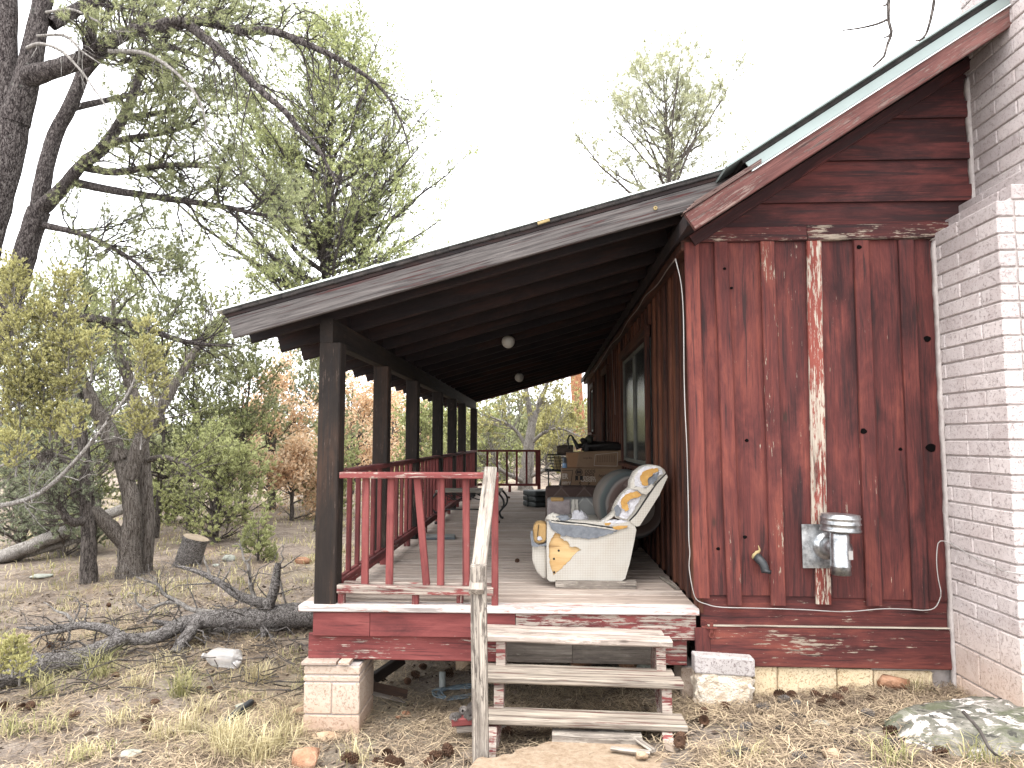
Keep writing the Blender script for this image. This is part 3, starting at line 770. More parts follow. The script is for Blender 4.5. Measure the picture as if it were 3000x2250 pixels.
# ------------------------------------------------------------------ chimney (part of the cabin): mortar core with blocks set around it
CY = -.67
SHZ = at(2790, 690, 0).z         # shoulder
STX = at(2853, 600, 0).x
core = mobj('chimney', *prism([(CHX + .012, -1.0), (CHX + 1.19, -1.0), (CHX + 1.19, SHZ - .05), (STX + .012 + 1.0, SHZ + .2), (STX + 1.0, 5.0), (STX + .012, 5.0), (STX + .012, SHZ + .22), (CHX + .012, SHZ - .04)], CY + .012, .045), M_MORTAR, cabin)
BT = .1
def brick(x0, x1, y0, y1, z0, z1, dark=0.0):
    j = lambda s: random.uniform(-s, s)
    o = rounded('brick', boxv(x0 + j(.002), x1 + j(.002), y0 + j(.002), y1 + j(.002), z0, z1), BOXF, M_BRICK, core, .006, 1, False)
    o['tone'] = dark
z = at(2770, 1960, 0).z - .42
k = 0
mo = .009
while z < SHZ - .02:
    h = .2 if z < at(2300, 1745, 0).z - .1 else .1
    zz1 = z + h - mo
    off = .2 if k % 2 else 0.0
    # left face, from the wall (y=.03) towards the camera
    cuts = [.04, .04 - (.19 if k % 2 else .39) - .0]
    ys = [.045]
    y = .045 - (.125 if k % 2 else .325)
    while y > CY + .06:
        ys.append(y); y -= .4
    ys.append(CY)
    for a, b in zip(ys[:-1], ys[1:]):
        dk = random.uniform(.45, .6) + max(0, (z - 1.6)) * .25
        brick(CHX, CHX + BT, b + (mo if b != CY else 0), a, z, zz1, dk)
    # front face
    x = CHX + BT + mo + (.19 if k % 2 else 0)
    if k % 2: brick(CHX + BT + mo, x - mo, CY, CY + BT, z, zz1, .5)
    while x < CHX + 1.18:
        brick(x, min(x + .39, CHX + 1.2), CY, CY + BT, z, zz1, random.uniform(.4, .6)); x += .4
    z += h; k += 1
# stepped shoulder
sx_ = CHX
for s in range(2):
    sx_ += (STX - CHX) / 3
    y = .045 - (.2 if k % 2 else .3)
    ys = [.045, y, y - .4 if y - .4 > CY + .06 else CY, CY] 
    ys = sorted(set(ys), reverse=True)
    for a, b in zip(ys[:-1], ys[1:]): brick(sx_, sx_ + .4, b + (mo if b > CY else 0), a, z, z + .1 - mo, .8)
    x = sx_ + .41
    while x < CHX + 1.1: brick(x, min(x + .39, CHX + 1.18), CY, CY + BT, z, z + .1 - mo, .6); x += .4
    z += .1; k += 1
while z < 4.4:
    y = .045 - (.125 if k % 2 else .325)
    ys = [.045]
    while y > CY + .06: ys.append(y); y -= .4
    ys.append(CY)
    for a, b in zip(ys[:-1], ys[1:]): brick(STX, STX + BT, b + (mo if b > CY else 0), a, z, z + .1 - mo, random.uniform(.62, .85) if a > -.1 else random.uniform(.5, .7))
    x = STX + BT + mo
    while x < STX + .95: brick(x, min(x + .39, STX + 1.0), CY, CY + BT, z, z + .1 - mo, .55); x += .4
    z += .1; k += 1
# rough mortar smear where the chimney meets the siding
def smear(pts, wdt, name='mortar_smear'):
    V, F = [], []
    for i, p in enumerate(pts):
        a = random.uniform(.6, 1.5) * wdt
        V += [(p[0] - a, p[1] - .002, p[2]), (p[0] - a*.3, p[1] - .02 - random.uniform(0, .012), p[2] + random.uniform(-.01, .01)), (p[0] + wdt * 1.2, p[1] - .012, p[2]), (p[0] + wdt*1.2, p[1] + .03, p[2]), (p[0] - a, p[1] + .03, p[2])]
    for i in range(len(pts) - 1):
        for j in range(5):
            F.append((i*5 + j, i*5 + (j+1) % 5, i*5 + 5 + (j+1) % 5, i*5 + 5 + j))
    F += [(0, 1, 2, 3, 4)[::-1], tuple((len(pts)-1)*5 + q for q in range(5))]
    return mobj(name, V, F, M_MORTAR, core, smooth=True)
smear([(CHX - .002, -.002, zz) for zz in np.arange(-.5, SHZ - .02, .05)], .009)
smear([(STX - .004, -.004, zz) for zz in np.arange(SHZ + .2, 3.6, .05)], .012)
smear([(CHX + (STX - CHX) * t, -.004, SHZ - .03 + .24 * t) for t in np.linspace(0, 1, 7)], .014)

# ------------------------------------------------------------------ porch
porch = empty('porch', (-.3, 5, -.8), 'long covered porch with plank deck, dark posts and red railings', 'porch')
DX0 = at(878, 1779, 0).x; DX1 = WX - .012
deck = mobj('deck_frame', boxv(-1.5, DX1 - .06, .12, 10.85, -.235, -.05), BOXF, M_DARK, porch)
y = -.02; i = 0
while y < 10.9:
    w = .15 if i == 0 else .138
    m = M_NOSE if i == 0 else M_DECK
    board('deck_board', (DX0 + random.uniform(-.006, .006), y + w/2, -.0205), (DX1 + random.uniform(-.01, .004), y + w/2, -.0205), (0, 1, 0), w - .008, .041, m, deck, wear=.36 if i == 0 else random.uniform(.25, .5), tone=random.uniform(.2, .8), nseg=2, warp=.0012)
    y += w; i += 1
def P0(u, v, Y=.02): return at(u, v, Y)
z_u1 = -.0425; z_u0 = P0(1500, 1871).z; z_l0 = P0(1500, 1935).z
xa, xb, xc, xd = P0(918, 1800).x, P0(1085, 1800).x, P0(1511, 1800).x, P0(2038, 1800).x
for a, b, wr, tn in ((xa, xb - .004, .12, .6), (xb, xc - .004, .08, .5), (xc, xd, .47, .4)):
    board('fascia_board', (a, .035, (z_u1 + z_u0)/2 - .001), (b, .035, (z_u1 + z_u0)/2 - .001), (0, 0, 1), z_u1 - z_u0 - .004, .036, M_REDB, deck, wear=wr, tone=tn)
xl = [P0(904, 1900, .06).x, P0(1478, 1900, .06).x, P0(1677, 1900, .06).x, P0(1912, 1900, .06).x, P0(2013, 1900, .06).x]
zlo = [P0(904, 1929, .06).z, P0(2013, 1950, .06).z]
for q in range(4):
    a, b = xl[q], xl[q+1] - .003
    za = zlo[0] + (zlo[1] - zlo[0]) * (a - xl[0]) / (xl[-1] - xl[0]); zb = zlo[0] + (zlo[1] - zlo[0]) * (b - xl[0]) / (xl[-1] - xl[0])
    hh = z_u0 - za + .01
    board('fascia_board', (a, .075, za + hh/2), (b, .075, zb + hh/2), (0, 0, 1), hh, .036, M_REDB if q in (0, 3) else M_GREY, deck, wear=[.30, .3, .3, .42][q], tone=[.5, .15, .2, .4][q])
for yj in np.arange(.5, 10.6, .6):
    board('floor_joist', (-1.5, yj, -.33), (DX1 - .08, yj, -.33), (0, 0, 1), .19, .04, M_DARK, deck, wear=.2)
# piers
px0, px1 = at(889.5, 2000, -.01).x, at(1055, 2000, -.01).x
def pier(x0, x1, y0, y1, zt, zb, small=False):
    pr = mobj('pier', boxv(x0 + .01, x1 - .01, y0 + .01, y1 - .01, zb - .3, zt - .005), BOXF, M_MORTAR, porch)
    xm = (x0 + x1) / 2
    courses = [(zb - .16, zb + .105, 1), (zb + .113, zb + .315, 2), (zb + .323, zb + .36, 1), (zb + .37, zt - .012, 1)] if not small else [(zb - .2, zt - .01, 1)]
    for a, b, nn in courses:
        if b - a < .02: continue
        for j in range(nn):
            w = (x1 - x0) / nn
            rounded('block', boxv(x0 + j*w + .002, x0 + (j+1)*w - .003, y0, y1, a, b), BOXF, M_PIER, pr, .006, 1, False, noise=.0015)
    return pr
zpt = at(960, 1947, -.01).z; zpb = at(960, 2144, -.01).z
p1 = pier(px0, px1, -.01, .39, zpt, zpb)
for a, b, c in ((884, 985, 0), (992, 1024, .004)):
    board('slate_shim', (at(a, 1940, -.02).x, .17, zpt + .008 + c), (at(b, 1940, -.02).x, .17, zpt + .012), (0, 1, 0), .40, .022, M_PIER, p1)
pier(at(1996, 2000, .12).x, at(2034, 2000, .12).x + .02, .12, .42, at(2010, 1952, .12).z, -.72, True)
for yb in (3.6, 7.2, 10.4): pier(-1.5, -1.1, yb, yb + .4, -.43, G(-1.3, yb) + .02)
# posts, beam
PXL = at(918, 1764, .03).x
post_y = [.03, 1.63, 3.2, 5.15, 6.75, 8.2, 10.45]
BZ0 = at(945, 1004, .03).z
BMX = (at(938, 980, .03).x + .045)
for i, yp in enumerate(post_y):
    w = .15 if i == 0 else .14
    board('post', (PXL + w/2 + .001, yp + w/2, .0), (PXL + w/2 + (.002 if i else .004), yp + w/2, BZ0), (1, 0, 0), w, w, M_POST, porch, wear=.25, tone=[.42, .5, .3, .2, .2, .2, .3][i], c=.008)
BH = .175
board('beam', (BMX, .025, BZ0 + BH/2), (BMX, 10.75, BZ0 + BH/2), (0, 0, 1), BH, .092, M_POST, porch, wear=.2, tone=.3)
# porch roof
b_lo = at(693, 990, -.19); b_hi = at(2020, 619, -.19)
S2 = (b_hi.z - b_lo.z) / (b_hi.x - b_lo.x)
t2 = Vector((1, 0, S2)).normalized(); n2 = Vector((-S2, 0, 1)).normalized()
x_end = at(2200, 530, -.19).x
def rl(x, off, y): return Vector((x, y, b_lo.z + S2 * (x - b_lo.x))) + n2 * off
RFY = 11.0
RH = .145
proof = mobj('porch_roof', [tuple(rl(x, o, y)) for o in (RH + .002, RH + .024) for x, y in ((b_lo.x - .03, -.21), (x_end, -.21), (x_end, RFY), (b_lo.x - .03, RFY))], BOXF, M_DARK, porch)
board('barge_rafter', rl(b_lo.x - .015, RH/2, -.19), rl(x_end, RH/2, -.19), n2, RH, .04, M_BARGE, proof, wear=.96, tone=.4, nseg=4, warp=.001)
# old shingles showing along the edge
x = b_lo.x - .04
while x < x_end:
    w = random.uniform(.07, .16)
    cpt = rl(x + w/2, RH + .040, -.15)
    board('shingle', rl(x + .002, RH + .038 + random.uniform(-.003, .003), -.16), rl(min(x + w, x_end + .01), RH + .038, -.16), (0, 1, 0), .13, .026, M_SHING, proof, wear=.1)
    x += w
board('pale_shingle_chip', rl(.02, RH + .040, -.232), rl(.10, RH + .043, -.232), (0, 1, 0), .012, .02, M_YEL, proof)
mobj('metal_roofing', [tuple(rl(x, o, y)) for o in (RH + .056, RH + .066) for x, y in ((b_lo.x - .085, -.235), (x_end + .1, -.235), (x_end + .1, RFY + .05), (b_lo.x - .085, RFY + .05))], BOXF, M_WHITEM, proof)
lathe('bolt_washer', [(0, .0), (.014, 0), (.014, .006), (.005, .007), (.005, .001), (0, .001)], at(1920, 610, -.212), (0, -1, 0), M_YEL, proof, 12)
for i in range(20):
    yr = .07 + .553 * i
    if yr > RFY - .05: break
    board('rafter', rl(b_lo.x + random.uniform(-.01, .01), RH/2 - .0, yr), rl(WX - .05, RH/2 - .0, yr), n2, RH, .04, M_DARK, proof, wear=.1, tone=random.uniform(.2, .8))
    xb = BMX
    if i: mobj('blocking', boxv(xb - .03, xb + .012, yr - .51, yr - .023, BZ0 + BH + .002, b_lo.z + S2 * (xb - b_lo.x) + .12), BOXF, M_DARK, proof)
board('far_rafter', rl(b_lo.x, RH/2, RFY - .02), rl(WX, RH/2, RFY - .02), n2, RH, .04, M_RED, proof, wear=.1, tone=.6)
zlb = at(2004, 734, 0).z
board('ledger', (WX - .045, .0, zlb + .10), (WX - .045, PL, zlb + .10), (0, 0, 1), .2, .07, M_SIDE, proof, wear=.05, tone=.25)
zrt = b_lo.z + S2 * (WX - .05 - b_lo.x) + RH
mobj('frieze', boxv(WX - .012, WX + .026, .06, PL, zlb + .19, zrt + .005), BOXF, M_DARK, proof)
# ------------------------------------------------------------------ railings
def rail_side():
    zt = at(1100, 1366, 1.0).z
    xr = PXL + .10
    zt0 = atx(1008, 1374, xr).z
    tr = board('railing', (xr, .18, zt0 - .02), (xr, 10.5, zt0 - .02), (1, 0, 0), .09, .04, M_REDB, porch, wear=.12, tone=.1)
    board('bottom_rail', (xr, .18, .12), (xr, 10.5, .12), (0, 0, 1), .04, .04, M_REDB, tr, wear=.15, tone=.2)
    board('bottom_rail', (xr + .045, .18, .105), (xr + .045, 10.5, .105), (0, 0, 1), .07, .035, M_REDB, tr, wear=.25, tone=.2)
    y = .28
    while y < 10.45:
        if not any(abs(y - (p + .07)) < .10 for p in post_y):
            board('baluster', (xr, y, .13), (xr, y, zt0 - .04), (0, 1, 0), .036, .036, M_REDB, tr, wear=.1, tone=random.uniform(.05, .4))
        y += .25
    for yb in np.arange(.5, 10.5, 1.1): board('rail_foot', (xr + .03, yb, .0), (xr + .03, yb, .085), (0, 1, 0), .07, .06, M_REDB, tr, wear=.3, tone=.2)
    return zt0
ZT = rail_side()
def rail_front():
    yv = .075
    a = at(995, 1383, .04); b = at(1459, 1384, .04); zb = at(1200, 1402, .04).z
    h = a.z - zb
    tr = board('railing', (a.x, yv, a.z - h/2), (b.x, yv, a.z - h/2 - .002), (0, 0, 1), h, .085, M_REDB, porch, wear=.40, tone=.7, c=.006)
    # bottom rails: a front and a back board
    c, d = at(988, 1720, .04), at(1420, 1726, .04)
    zc = at(1200, 1727, .04).z
    board('bottom_rail', (c.x, .055, zc), (b.x - .03, .055, zc - .01), (0, 0, 1), .055, .06, M_REDB, tr, wear=.55, tone=.6, nseg=2, warp=.002)
    board('bottom_rail', (c.x + .02, .145, zc + .012), (b.x - .03, .145, zc + .006), (0, 0, 1), .04, .04, M_REDB, tr, wear=.62, tone=.6)
    for (t0, b0) in ((1071, 1067.5), (1145, 1139), (1221, 1248.5), (1292, 1290), (1365, 1365)):
        p = at(t0, 1405, .09); q = at(b0, 1712, .09)
        board('baluster', (q.x, .105, zc + .02), (p.x, .105, zb + .004), (1, 0, 0), .0485, .036, M_REDB, tr, wear=random.uniform(.14, .26), tone=.75)
    e0, e1 = at(1449.5, 1768, .04), at(1450, 1384, .04)
    board('end_post', (e0.x, .06, .0), (e1.x, .06, e1.z - .004), (1, 0, 0), .045, .045, M_REDB, tr, wear=.22, tone=.55)
    for u in (1000, 1217, 1345): 
        p = at(u, 1750, .06); board('rail_foot', (p.x, .07 + (.05 if u == 1345 else 0), .0), (p.x, .07 + (.05 if u == 1345 else 0), zc - .028), (1, 0, 0), .045, .05, M_REDB, tr, wear=.4, tone=.3)
rail_front()
def rail_far():
    y = 10.58; x0 = PXL + .15; x1 = at(1583, 1317, y).x
    zt, zb = at(1500, 1318, y).z, at(1500, 1420, y).z
    tr = board('railing', (x0, y, zt - .02), (x1, y, zt - .02), (0, 0, 1), .045, .07, M_REDB, porch, wear=.08, tone=.15)
    board('bottom_rail', (x0, y, zb), (x1, y, zb), (0, 0, 1), .05, .06, M_REDB, tr, wear=.15, tone=.2)
    for i in range(1, 7):
        x = x0 + (x1 - x0) * i / 6.4 
        board('baluster', (x, y, zb), (x, y, zt - .04), (1, 0, 0), .045, .04, M_REDB, tr, wear=.08, tone=.15)
    board('end_post', (x1 - .03, y, 0), (x1 - .03, y, zt - .0), (1, 0, 0), .07, .06, M_REDB, tr, wear=.08, tone=.12)
    board('rail_foot', (x0 + .7, y, 0), (x0 + .7, y, zb), (1, 0, 0), .06, .05, M_REDB, tr)
rail_far()

# ------------------------------------------------------------------ steps and handrail
steps = empty('wooden_steps', (.22, -.45, -.65), 'weathered grey wooden steps with peeling red stringers below the deck', 'steps')
xs0, xs1 = -.27, .735
ztr = [at(1700, 1835, 0).z, at(1700, 1948, -.2).z, at(1700, 2077, -.42).z]
ytr = [0.0, -.2, -.42]
for xs_, tn in ((xs0, .5), (xs1, .4)):
    zf = G(xs_, -.72) - .05
    a0, a1, a2 = ztr[0] - .043, ztr[1] - .043, ztr[2] - .043
    sg = -.012 if xs_ > 0 else 0
    out = [(-.0, a0 + sg), (-.235, a0 + sg), (-.255, a1 + sg), (-.43, a1 + sg), (-.45, a2 + sg), (-.60, a2 + sg), (-.74, zf), (-.60, zf), (-.06, a1 - .06), (0.0, a1 - .02)]
    V = [(xs_ - .029 - .03 * (y < -.5), y, z) for y, z in out] + [(xs_ + .029 - .03 * (y < -.5), y, z) for y, z in out]
    nn = len(out)
    o = mobj('stringer', V, [tuple(range(nn))[::-1], tuple(range(nn, 2*nn))] + [(i, (i+1) % nn, (i+1) % nn + nn, i + nn) for i in range(nn)], M_REDB, steps, wear=.55, tone=tn)
    bm = bmesh.new(); bm.from_mesh(o.data); bmesh.ops.recalc_face_normals(bm, faces=bm.faces); bm.to_mesh(o.data); bm.free()
for i in range(3):
    for j in range(2 if i < 2 else 1):
        w = .13 if i < 2 else .19
        yc = ytr[i] - w/2 - j * (w + .005)
        x0, x1 = -.385 + .01*j, (.775 if i == 0 else .80) + .03 * j - (0 if i < 2 else -.02)
        tk = .042
        board('tread', (x0, yc, ztr[i] + .010 - tk/2 - .003*j), (x1, yc, ztr[i] - .014 - tk/2 - .003*j), (0, 1, 0), w, tk, M_TREAD if i else M_DECK, steps, wear=1.0 if i else .55, tone=.95 if i == 0 else .5, nseg=5, warp=.004, c=.010)
hr = empty('handrail', at(1407, 2229, -.80), 'grey handrail post carrying a sloping plank up to the railing', 'handrail')
hp0 = at(1408, 2229, -.80); hp1 = at(1400, 1660, -.80)
board('handrail_post', (hp0.x, -.756, hp0.z - .1), (hp1.x, -.756, hp1.z), (1, 0, 0), .088, .088, M_GREY, hr, wear=.5, tone=.35, c=.014, nseg=3, warp=.002)
r0 = at(1436, 1384, .02); r1 = at(1396, 1735, -.82)
board('handrail_plank', (r0.x, .06, r0.z + .022), (r1.x, -.83, r1.z + .004), (1, 0, 0), .086, .038, M_GREY, hr, wear=.5, tone=.6, nseg=3, warp=.002)
# ------------------------------------------------------------------ fittings on the cabin wall
vent = empty('flue_vent', at(2421, 1599, 0), 'galvanised flue tee with round cap on white flashing plate', 'vent')
pa, pb = at(2352, 1664, -.012), at(2437, 1536, -.012)
mobj('flashing_plate', boxv(pa.x, pb.x, -.014, -.010, pa.z, pb.z), BOXF, M_METAL, vent)
fc = at(2421, 1599, -.012)
lathe('wall_collar', [(.088, 0), (.088, .012), (.068, .016), (.066, .03), (.05, .036)], (fc.x, -.014, fc.z), (0, -1, 0), M_METAL, vent, 28)
tx = at(2459, 1600, -.16).x
tube_obj('flue_elbow', [(fc.x, -.02, fc.z), (fc.x + .012, -.08, fc.z + .004), (fc.x + .05, -.15, fc.z), (tx, -.17, fc.z)], [.064, .062, .060, .058], M_METAL, vent, 20, 12)
t0, t1 = at(2459, 1683, -.17).z, at(2459, 1552, -.17).z
lathe('flue_pipe', [(.0, .004), (.055, .004), (.060, 0), (.060, .045), (.0625, .05), (.0625, .056), (.060, .06), (.060, t1 - t0 - .04), (.0575, t1 - t0 - .03), (.0575, t1 - t0), (.05, t1 - t0)], (tx, -.17, t0), (0, 0, 1), M_METAL, vent, 28)
cb, ct = at(2462, 1556, -.17).z, at(2462, 1507, -.17).z
H = ct - cb
lathe('flue_cap', [(.10, .004), (.124, 0), (.124, .012), (.118, .016), (.118, H*.38), (.123, H*.42), (.123, H*.5), (.118, H*.54), (.118, H*.72), (.122, H*.76), (.122, H*.84), (.115, H*.87), (.115, H), (.06, H + .004), (0, H + .006)], (tx + .006, -.17, cb), (.03, 0, 1), M_METAL, vent, 32)
mobj('paper_label', boxv(tx + .028, tx + .056, -.2262, -.2255, fc.z - .055, fc.z - .0), BOXF, M_CABLE, vent)
el = at(2222, 1637, -.02); e2 = at(2243, 1676, -.06)
stub = empty('drain_pipe', el, 'short black plastic elbow pipe poking out of the siding', 'pipe')
tube_obj('pipe', [(el.x, .03, el.z + .01), (el.x, -.03, el.z), (el.x + .02, -.055, el.z - .03), (e2.x, -.06, e2.z)], [.030, .029, .027, .027], M_BLACKP, stub, 14, 12)
lathe('pipe_mouth', [(.027, 0), (.031, 0), (.031, .022), (.027, .022)], (e2.x + .002, -.06, e2.z - .004), (.25, 0, 1), M_BLACKP, stub, 16)
mobj('foam_seal', *tubes(smoothline([(el.x - .035, -.006, el.z), (el.x - .01, -.012, el.z + .035), (el.x + .012, -.010, el.z + .05), (el.x + .005, -.008, el.z + .085)], 10)[None], np.array([[.006, .012, .014, .012, .012, .01, .008, .006, .004, .002]]), 8, .3), M_YEL, stub, smooth=True)
lt = at(2086, 1826, -.02); lb = at(2086, 1870, -.02)
latch = empty('latch', lb, 'rusty red bolt latch on the skirt boards beside the deck', 'latch')
board('latch_plate', (lt.x, -.006, lt.z), (lb.x, -.006, lb.z + .03), (1, 0, 0), .022, .008, M_RUST, latch)
tube_obj('latch_ring', [(lt.x - .012, -.014, lb.z + .035), (lt.x - .016, -.018, lb.z + .012), (lt.x, -.018, lb.z), (lt.x + .016, -.018, lb.z + .012), (lt.x + .012, -.014, lb.z + .035)], .004, M_RUST, latch, 6)
board('latch_bar', (lt.x - .03, -.008, lt.z - .035), (lt.x + .035, -.008, lt.z - .035), (0, 0, 1), .012, .012, M_RUST, latch)
for dx, dz in ((-.04, .03), (.03, .03), (-.035, .0), (.03, -.012)):
    lathe('nail_head', [(0, .004), (.005, .003), (.006, 0)], (lt.x + dx, -.004, lt.z - .02 + dz), (0, -1, 0), M_RUST, latch, 8)
# cables
pts = [(1979, 759, -.02), (1995, 830, -.025), (2002, 925, -.025), (2004, 1090, -.025), (2007, 1200, -.025), (2012.5, 1319, -.025), (2017, 1500, -.025), (2018, 1580, -.028), (2021, 1620, -.028), (2019, 1663, -.03), (2029, 1725, -.03), (2041, 1757, -.014), (2070, 1770, -.012)]
P = [at(*p) for p in pts]
P += [at(u, v, -.018) for u, v in ((2113, 1779), (2226, 1782), (2350, 1786), (2474, 1792), (2583, 1784), (2660, 1785), (2710, 1788), (2741, 1779), (2757, 1745), (2748, 1690), (2744, 1640), (2746, 1598))]
P = P[:-3] + [at(2754, 1750, -.02), at(2757, 1735, -.02), at(2748, 1690, -.02), at(2744, 1640, -.02), at(2747, 1598, -.02)]
P += [at(2755, 1585, -.03), atx(2785, 1592, CHX - .01), atx(2853, 1632, CHX - .01), atx(2914, 1660, CHX - .01), Vector((CHX - .01, CY - .01, atx(2930, 1666, CHX - .01).z)), Vector((CHX + .5, CY - .015, -.3 + .2))]
P[-1] = Vector((CHX + .5, CY - .015, P[-2].z - .06))
cab = tube_obj('power_cable', P, .0032, M_CABLE, None, 8, 220)
tag(cab, 'thin white cable run down the corner and along the skirting', 'cable')
P = [at(1979, 759, -.02)] + [atx(u, v, WX - .085) for u, v in ((1955, 790), (1925, 835), (1890, 868), (1868, 905), (1840, 940), (1815, 985), (1790, 1010), (1775, 1035), (1760, 1060), (1740, 1090))]
cab2 = tube_obj('lighting_cable', P, .005, M_GCABLE, None, 6, 60)
tag(cab2, 'dull grey cable sagging along the ledger under the porch roof', 'cable')
P = [atx(u, v, WX - .09) for u, v in ((1790, 1010), (1793, 1040), (1795, 1090), (1800, 1150), (1802, 1215))]
tag(tube_obj('drop_cable', P, .004, M_GCABLE, None, 6, 30), 'thin grey cable hanging down the porch wall beyond the window', 'cable')
P = [Vector((p.x, p.y, p.z)) for p in (atx(1800, 925, WX - .3), atx(1797, 915, WX - .15), atx(1803, 918, WX - .09), atx(1790, 960, WX - .088), atx(1779, 985, WX - .088))]
# porch globes
for (u, v, d, lab) in ((1489, 1001, 8.1, 'nearer white globe lamp on the dark porch ceiling'), (1521, 1106, 12.1, 'farther white globe lamp on the dark porch ceiling')):
    p = at(u, v, d - 4.84)
    zc = b_lo.z + S2 * (p.x - b_lo.x) + .0
    gl = empty('globe_lamp', (p.x, p.y, p.z + .1), lab, 'lamp', 'porch ceiling lamps')
    prof = [(.001, -.075)] + [(.075 * math.sin(a), -.075 * math.cos(a)) for a in np.linspace(.2, 2.75, 14)]
    lathe('globe', prof, p, (0, 0, 1), M_GLOBE, gl, 24)
    lathe('lamp_base', [(.032, .062), (.045, .07), (.045, .10), (.03, max(.11, zc - p.z + .13))], p, (0, 0, 1), M_DARK, gl, 16)

# ------------------------------------------------------------------ torn recliner sofa
SY = .63
sofa = empty('recliner_sofa', (.35, SY + .9, 0), 'torn white woven recliner sofa with orange foam spilling out', 'sofa')
def pz(lst, Y=SY): return [(at(1300 + a*.3617, 1200 + b*.3617, Y).x, at(1300 + a*.3617, 1200 + b*.3617, Y).z) for a, b in lst]
SYB = SY + 1.72         # far outer face
panel = pz([(838, 905), (872, 890), (1180, 905), (1420, 925), (1500, 905), (1545, 925), (1560, 975), (1545, 1060), (1505, 1250), (1470, 1370), (1435, 1392), (1200, 1392), (860, 1392), (836, 1370), (832, 1150)])
hole = pz([(900, 1000), (940, 1000), (945, 1040), (1010, 1075), (1025, 1110), (1080, 1115), (1115, 1138), (1060, 1175), (1000, 1240), (940, 1300), (890, 1345), (870, 1290), (850, 1190), (855, 1080), (880, 1035)])
sheet('side_panel', panel, [jag(hole, .006, 4)], SY, SY + .014, M_FAB, sofa)
sheet('plywood_panel', [(x*.985 + .004, z*.985 + .004) for x, z in panel], [], SY + .018, SY + .03, M_PLY, sofa, tone=.6)
for (a, b) in ((932, 1145), (893, 1212), (895, 1322)):
    q = pz([(a, b)])[0]; lathe('bolt', [(0, .004), (.008, .003), (.009, 0)], (q[0], SY + .018, q[1]), (0, -1, 0), M_LEATHER, sofa, 10)
# near arm body
x0, z0 = panel[0]; 
V, F = prism([(p[0], p[1]) for p in pz([(845, 905), (1540, 930), (1550, 1000), (1480, 1350), (1430, 1385), (850, 1385)])], SY + .032, SY + .22)
rounded('arm', V, F, M_FAB, sofa, .012, 2)
strip = pz([(845, 900), (880, 905), (1100, 925), (1300, 950), (1400, 960), (1410, 975), (1370, 1000), (1300, 1020), (1230, 1040), (1160, 1045), (1080, 1035), (1000, 1020), (960, 1025), (935, 1005), (905, 985), (870, 960)])
sheet('torn_lining', jag(strip, .006, 4), [], SY - .012, SY - .004, M_FABG, sofa)
# ragged top of the arm: batting, foam and folds of cloth
def lump(name, ctr, rad, mat, seed, parent=sofa, sq=1.0, amp=.25, nu=14, nv=9):
    r = np.random.default_rng(seed)
    V, F = [], []
    ph = r.uniform(0, 6, 6)
    for i in range(nv):
        th = math.pi * (i + .5) / nv
        for j in range(nu):
            a = 2*math.pi*j/nu
            k = 1 + amp * (math.sin(3*a + ph[0] + 2*th) * .4 + math.sin(5*th + ph[1] + a) * .3 + r.uniform(-.4, .4))
            V.append((ctr[0] + rad[0]*k*math.sin(th)*math.cos(a), ctr[1] + rad[1]*k*math.sin(th)*math.sin(a), ctr[2] + rad[2]*k*math.cos(th)))
    for i in range(nv - 1):
        for j in range(nu): F.append((i*nu + j, i*nu + (j+1) % nu, (i+1)*nu + (j+1) % nu, (i+1)*nu + j))
    F += [tuple(range(nu))[::-1], tuple(range((nv-1)*nu, nv*nu))]
    return mobj(name, V, F, mat, parent, smooth=True)
def pc(a, b, Y=SY): 
    q = at(1300 + a*.3617, 1200 + b*.3617, Y); return (q.x, q.y, q.z)
lump('batting', pc(1360, 920, SY + .06), (.075, .06, .03), M_BATT, 1)
lump('batting', pc(1440, 915, SY + .03), (.05, .035, .022), M_BATT, 11)
lump('torn_fold', pc(890, 885, SY + .07), (.05, .07, .04), M_FAB, 2, amp=.5)
lump('torn_fold', pc(960, 880, SY + .05), (.06, .05, .022), M_FABG, 12, amp=.5)
sheet('foam_patch', pz([(1365, 950), (1420, 940), (1490, 940), (1480, 955), (1420, 970), (1380, 970)]), [], SY - .014, SY + .03, M_FOAM, sofa)
sheet('foam_patch', pz([(1300, 920), (1355, 915), (1350, 935), (1310, 938)]), [], SY - .004, SY + .05, M_FOAM, sofa)
tube_obj('torn_hem', [pc(870, 900, SY - .006), pc(1000, 912, SY - .01), pc(1150, 925, SY - .008), pc(1300, 948, SY - .01), pc(1400, 958, SY - .006)], .006, M_LEATHER, sofa, 6, 24, rough=.4)
tube_obj('torn_hem', [pc(870, 908, SY - .010), pc(1000, 925, SY - .012), pc(1150, 938, SY - .010), pc(1300, 960, SY - .012), pc(1390, 975, SY - .008)], .007, M_FAB, sofa, 6, 24, rough=.5)
# cloth swag from front corner down to the seat and up to the back
def ribbon(name, A, B, mat, n=14, sag=0.0, th=.01):
    A = smoothline(A, n); B = smoothline(B, n)
    V = np.concatenate([A, B, A + [0, 0, -th], B + [0, 0, -th]])
    F = []
    for i in range(n - 1):
        F += [(i, i+1, n+i+1, n+i), (2*n+i, 3*n+i, 3*n+i+1, 2*n+i+1), (i, 2*n+i, 2*n+i+1, i+1), (n+i, n+i+1, 3*n+i+1, 3*n+i)]
    return mobj(name, V, F, mat, sofa, smooth=True)
ribbon('arm_cloth', [pc(930, 845, SY + .1), pc(985, 880, SY + .1), pc(1060, 915, SY + .08), pc(1200, 920, SY + .08), pc(1290, 880, SY + .1), pc(1390, 790, SY + .12)],
       [pc(880, 850, SY + .02), pc(960, 905, SY + .01), pc(1080, 930, SY + .0), pc(1230, 925, SY + .02), pc(1340, 885, SY + .03), pc(1430, 800, SY + .05)], M_FAB)
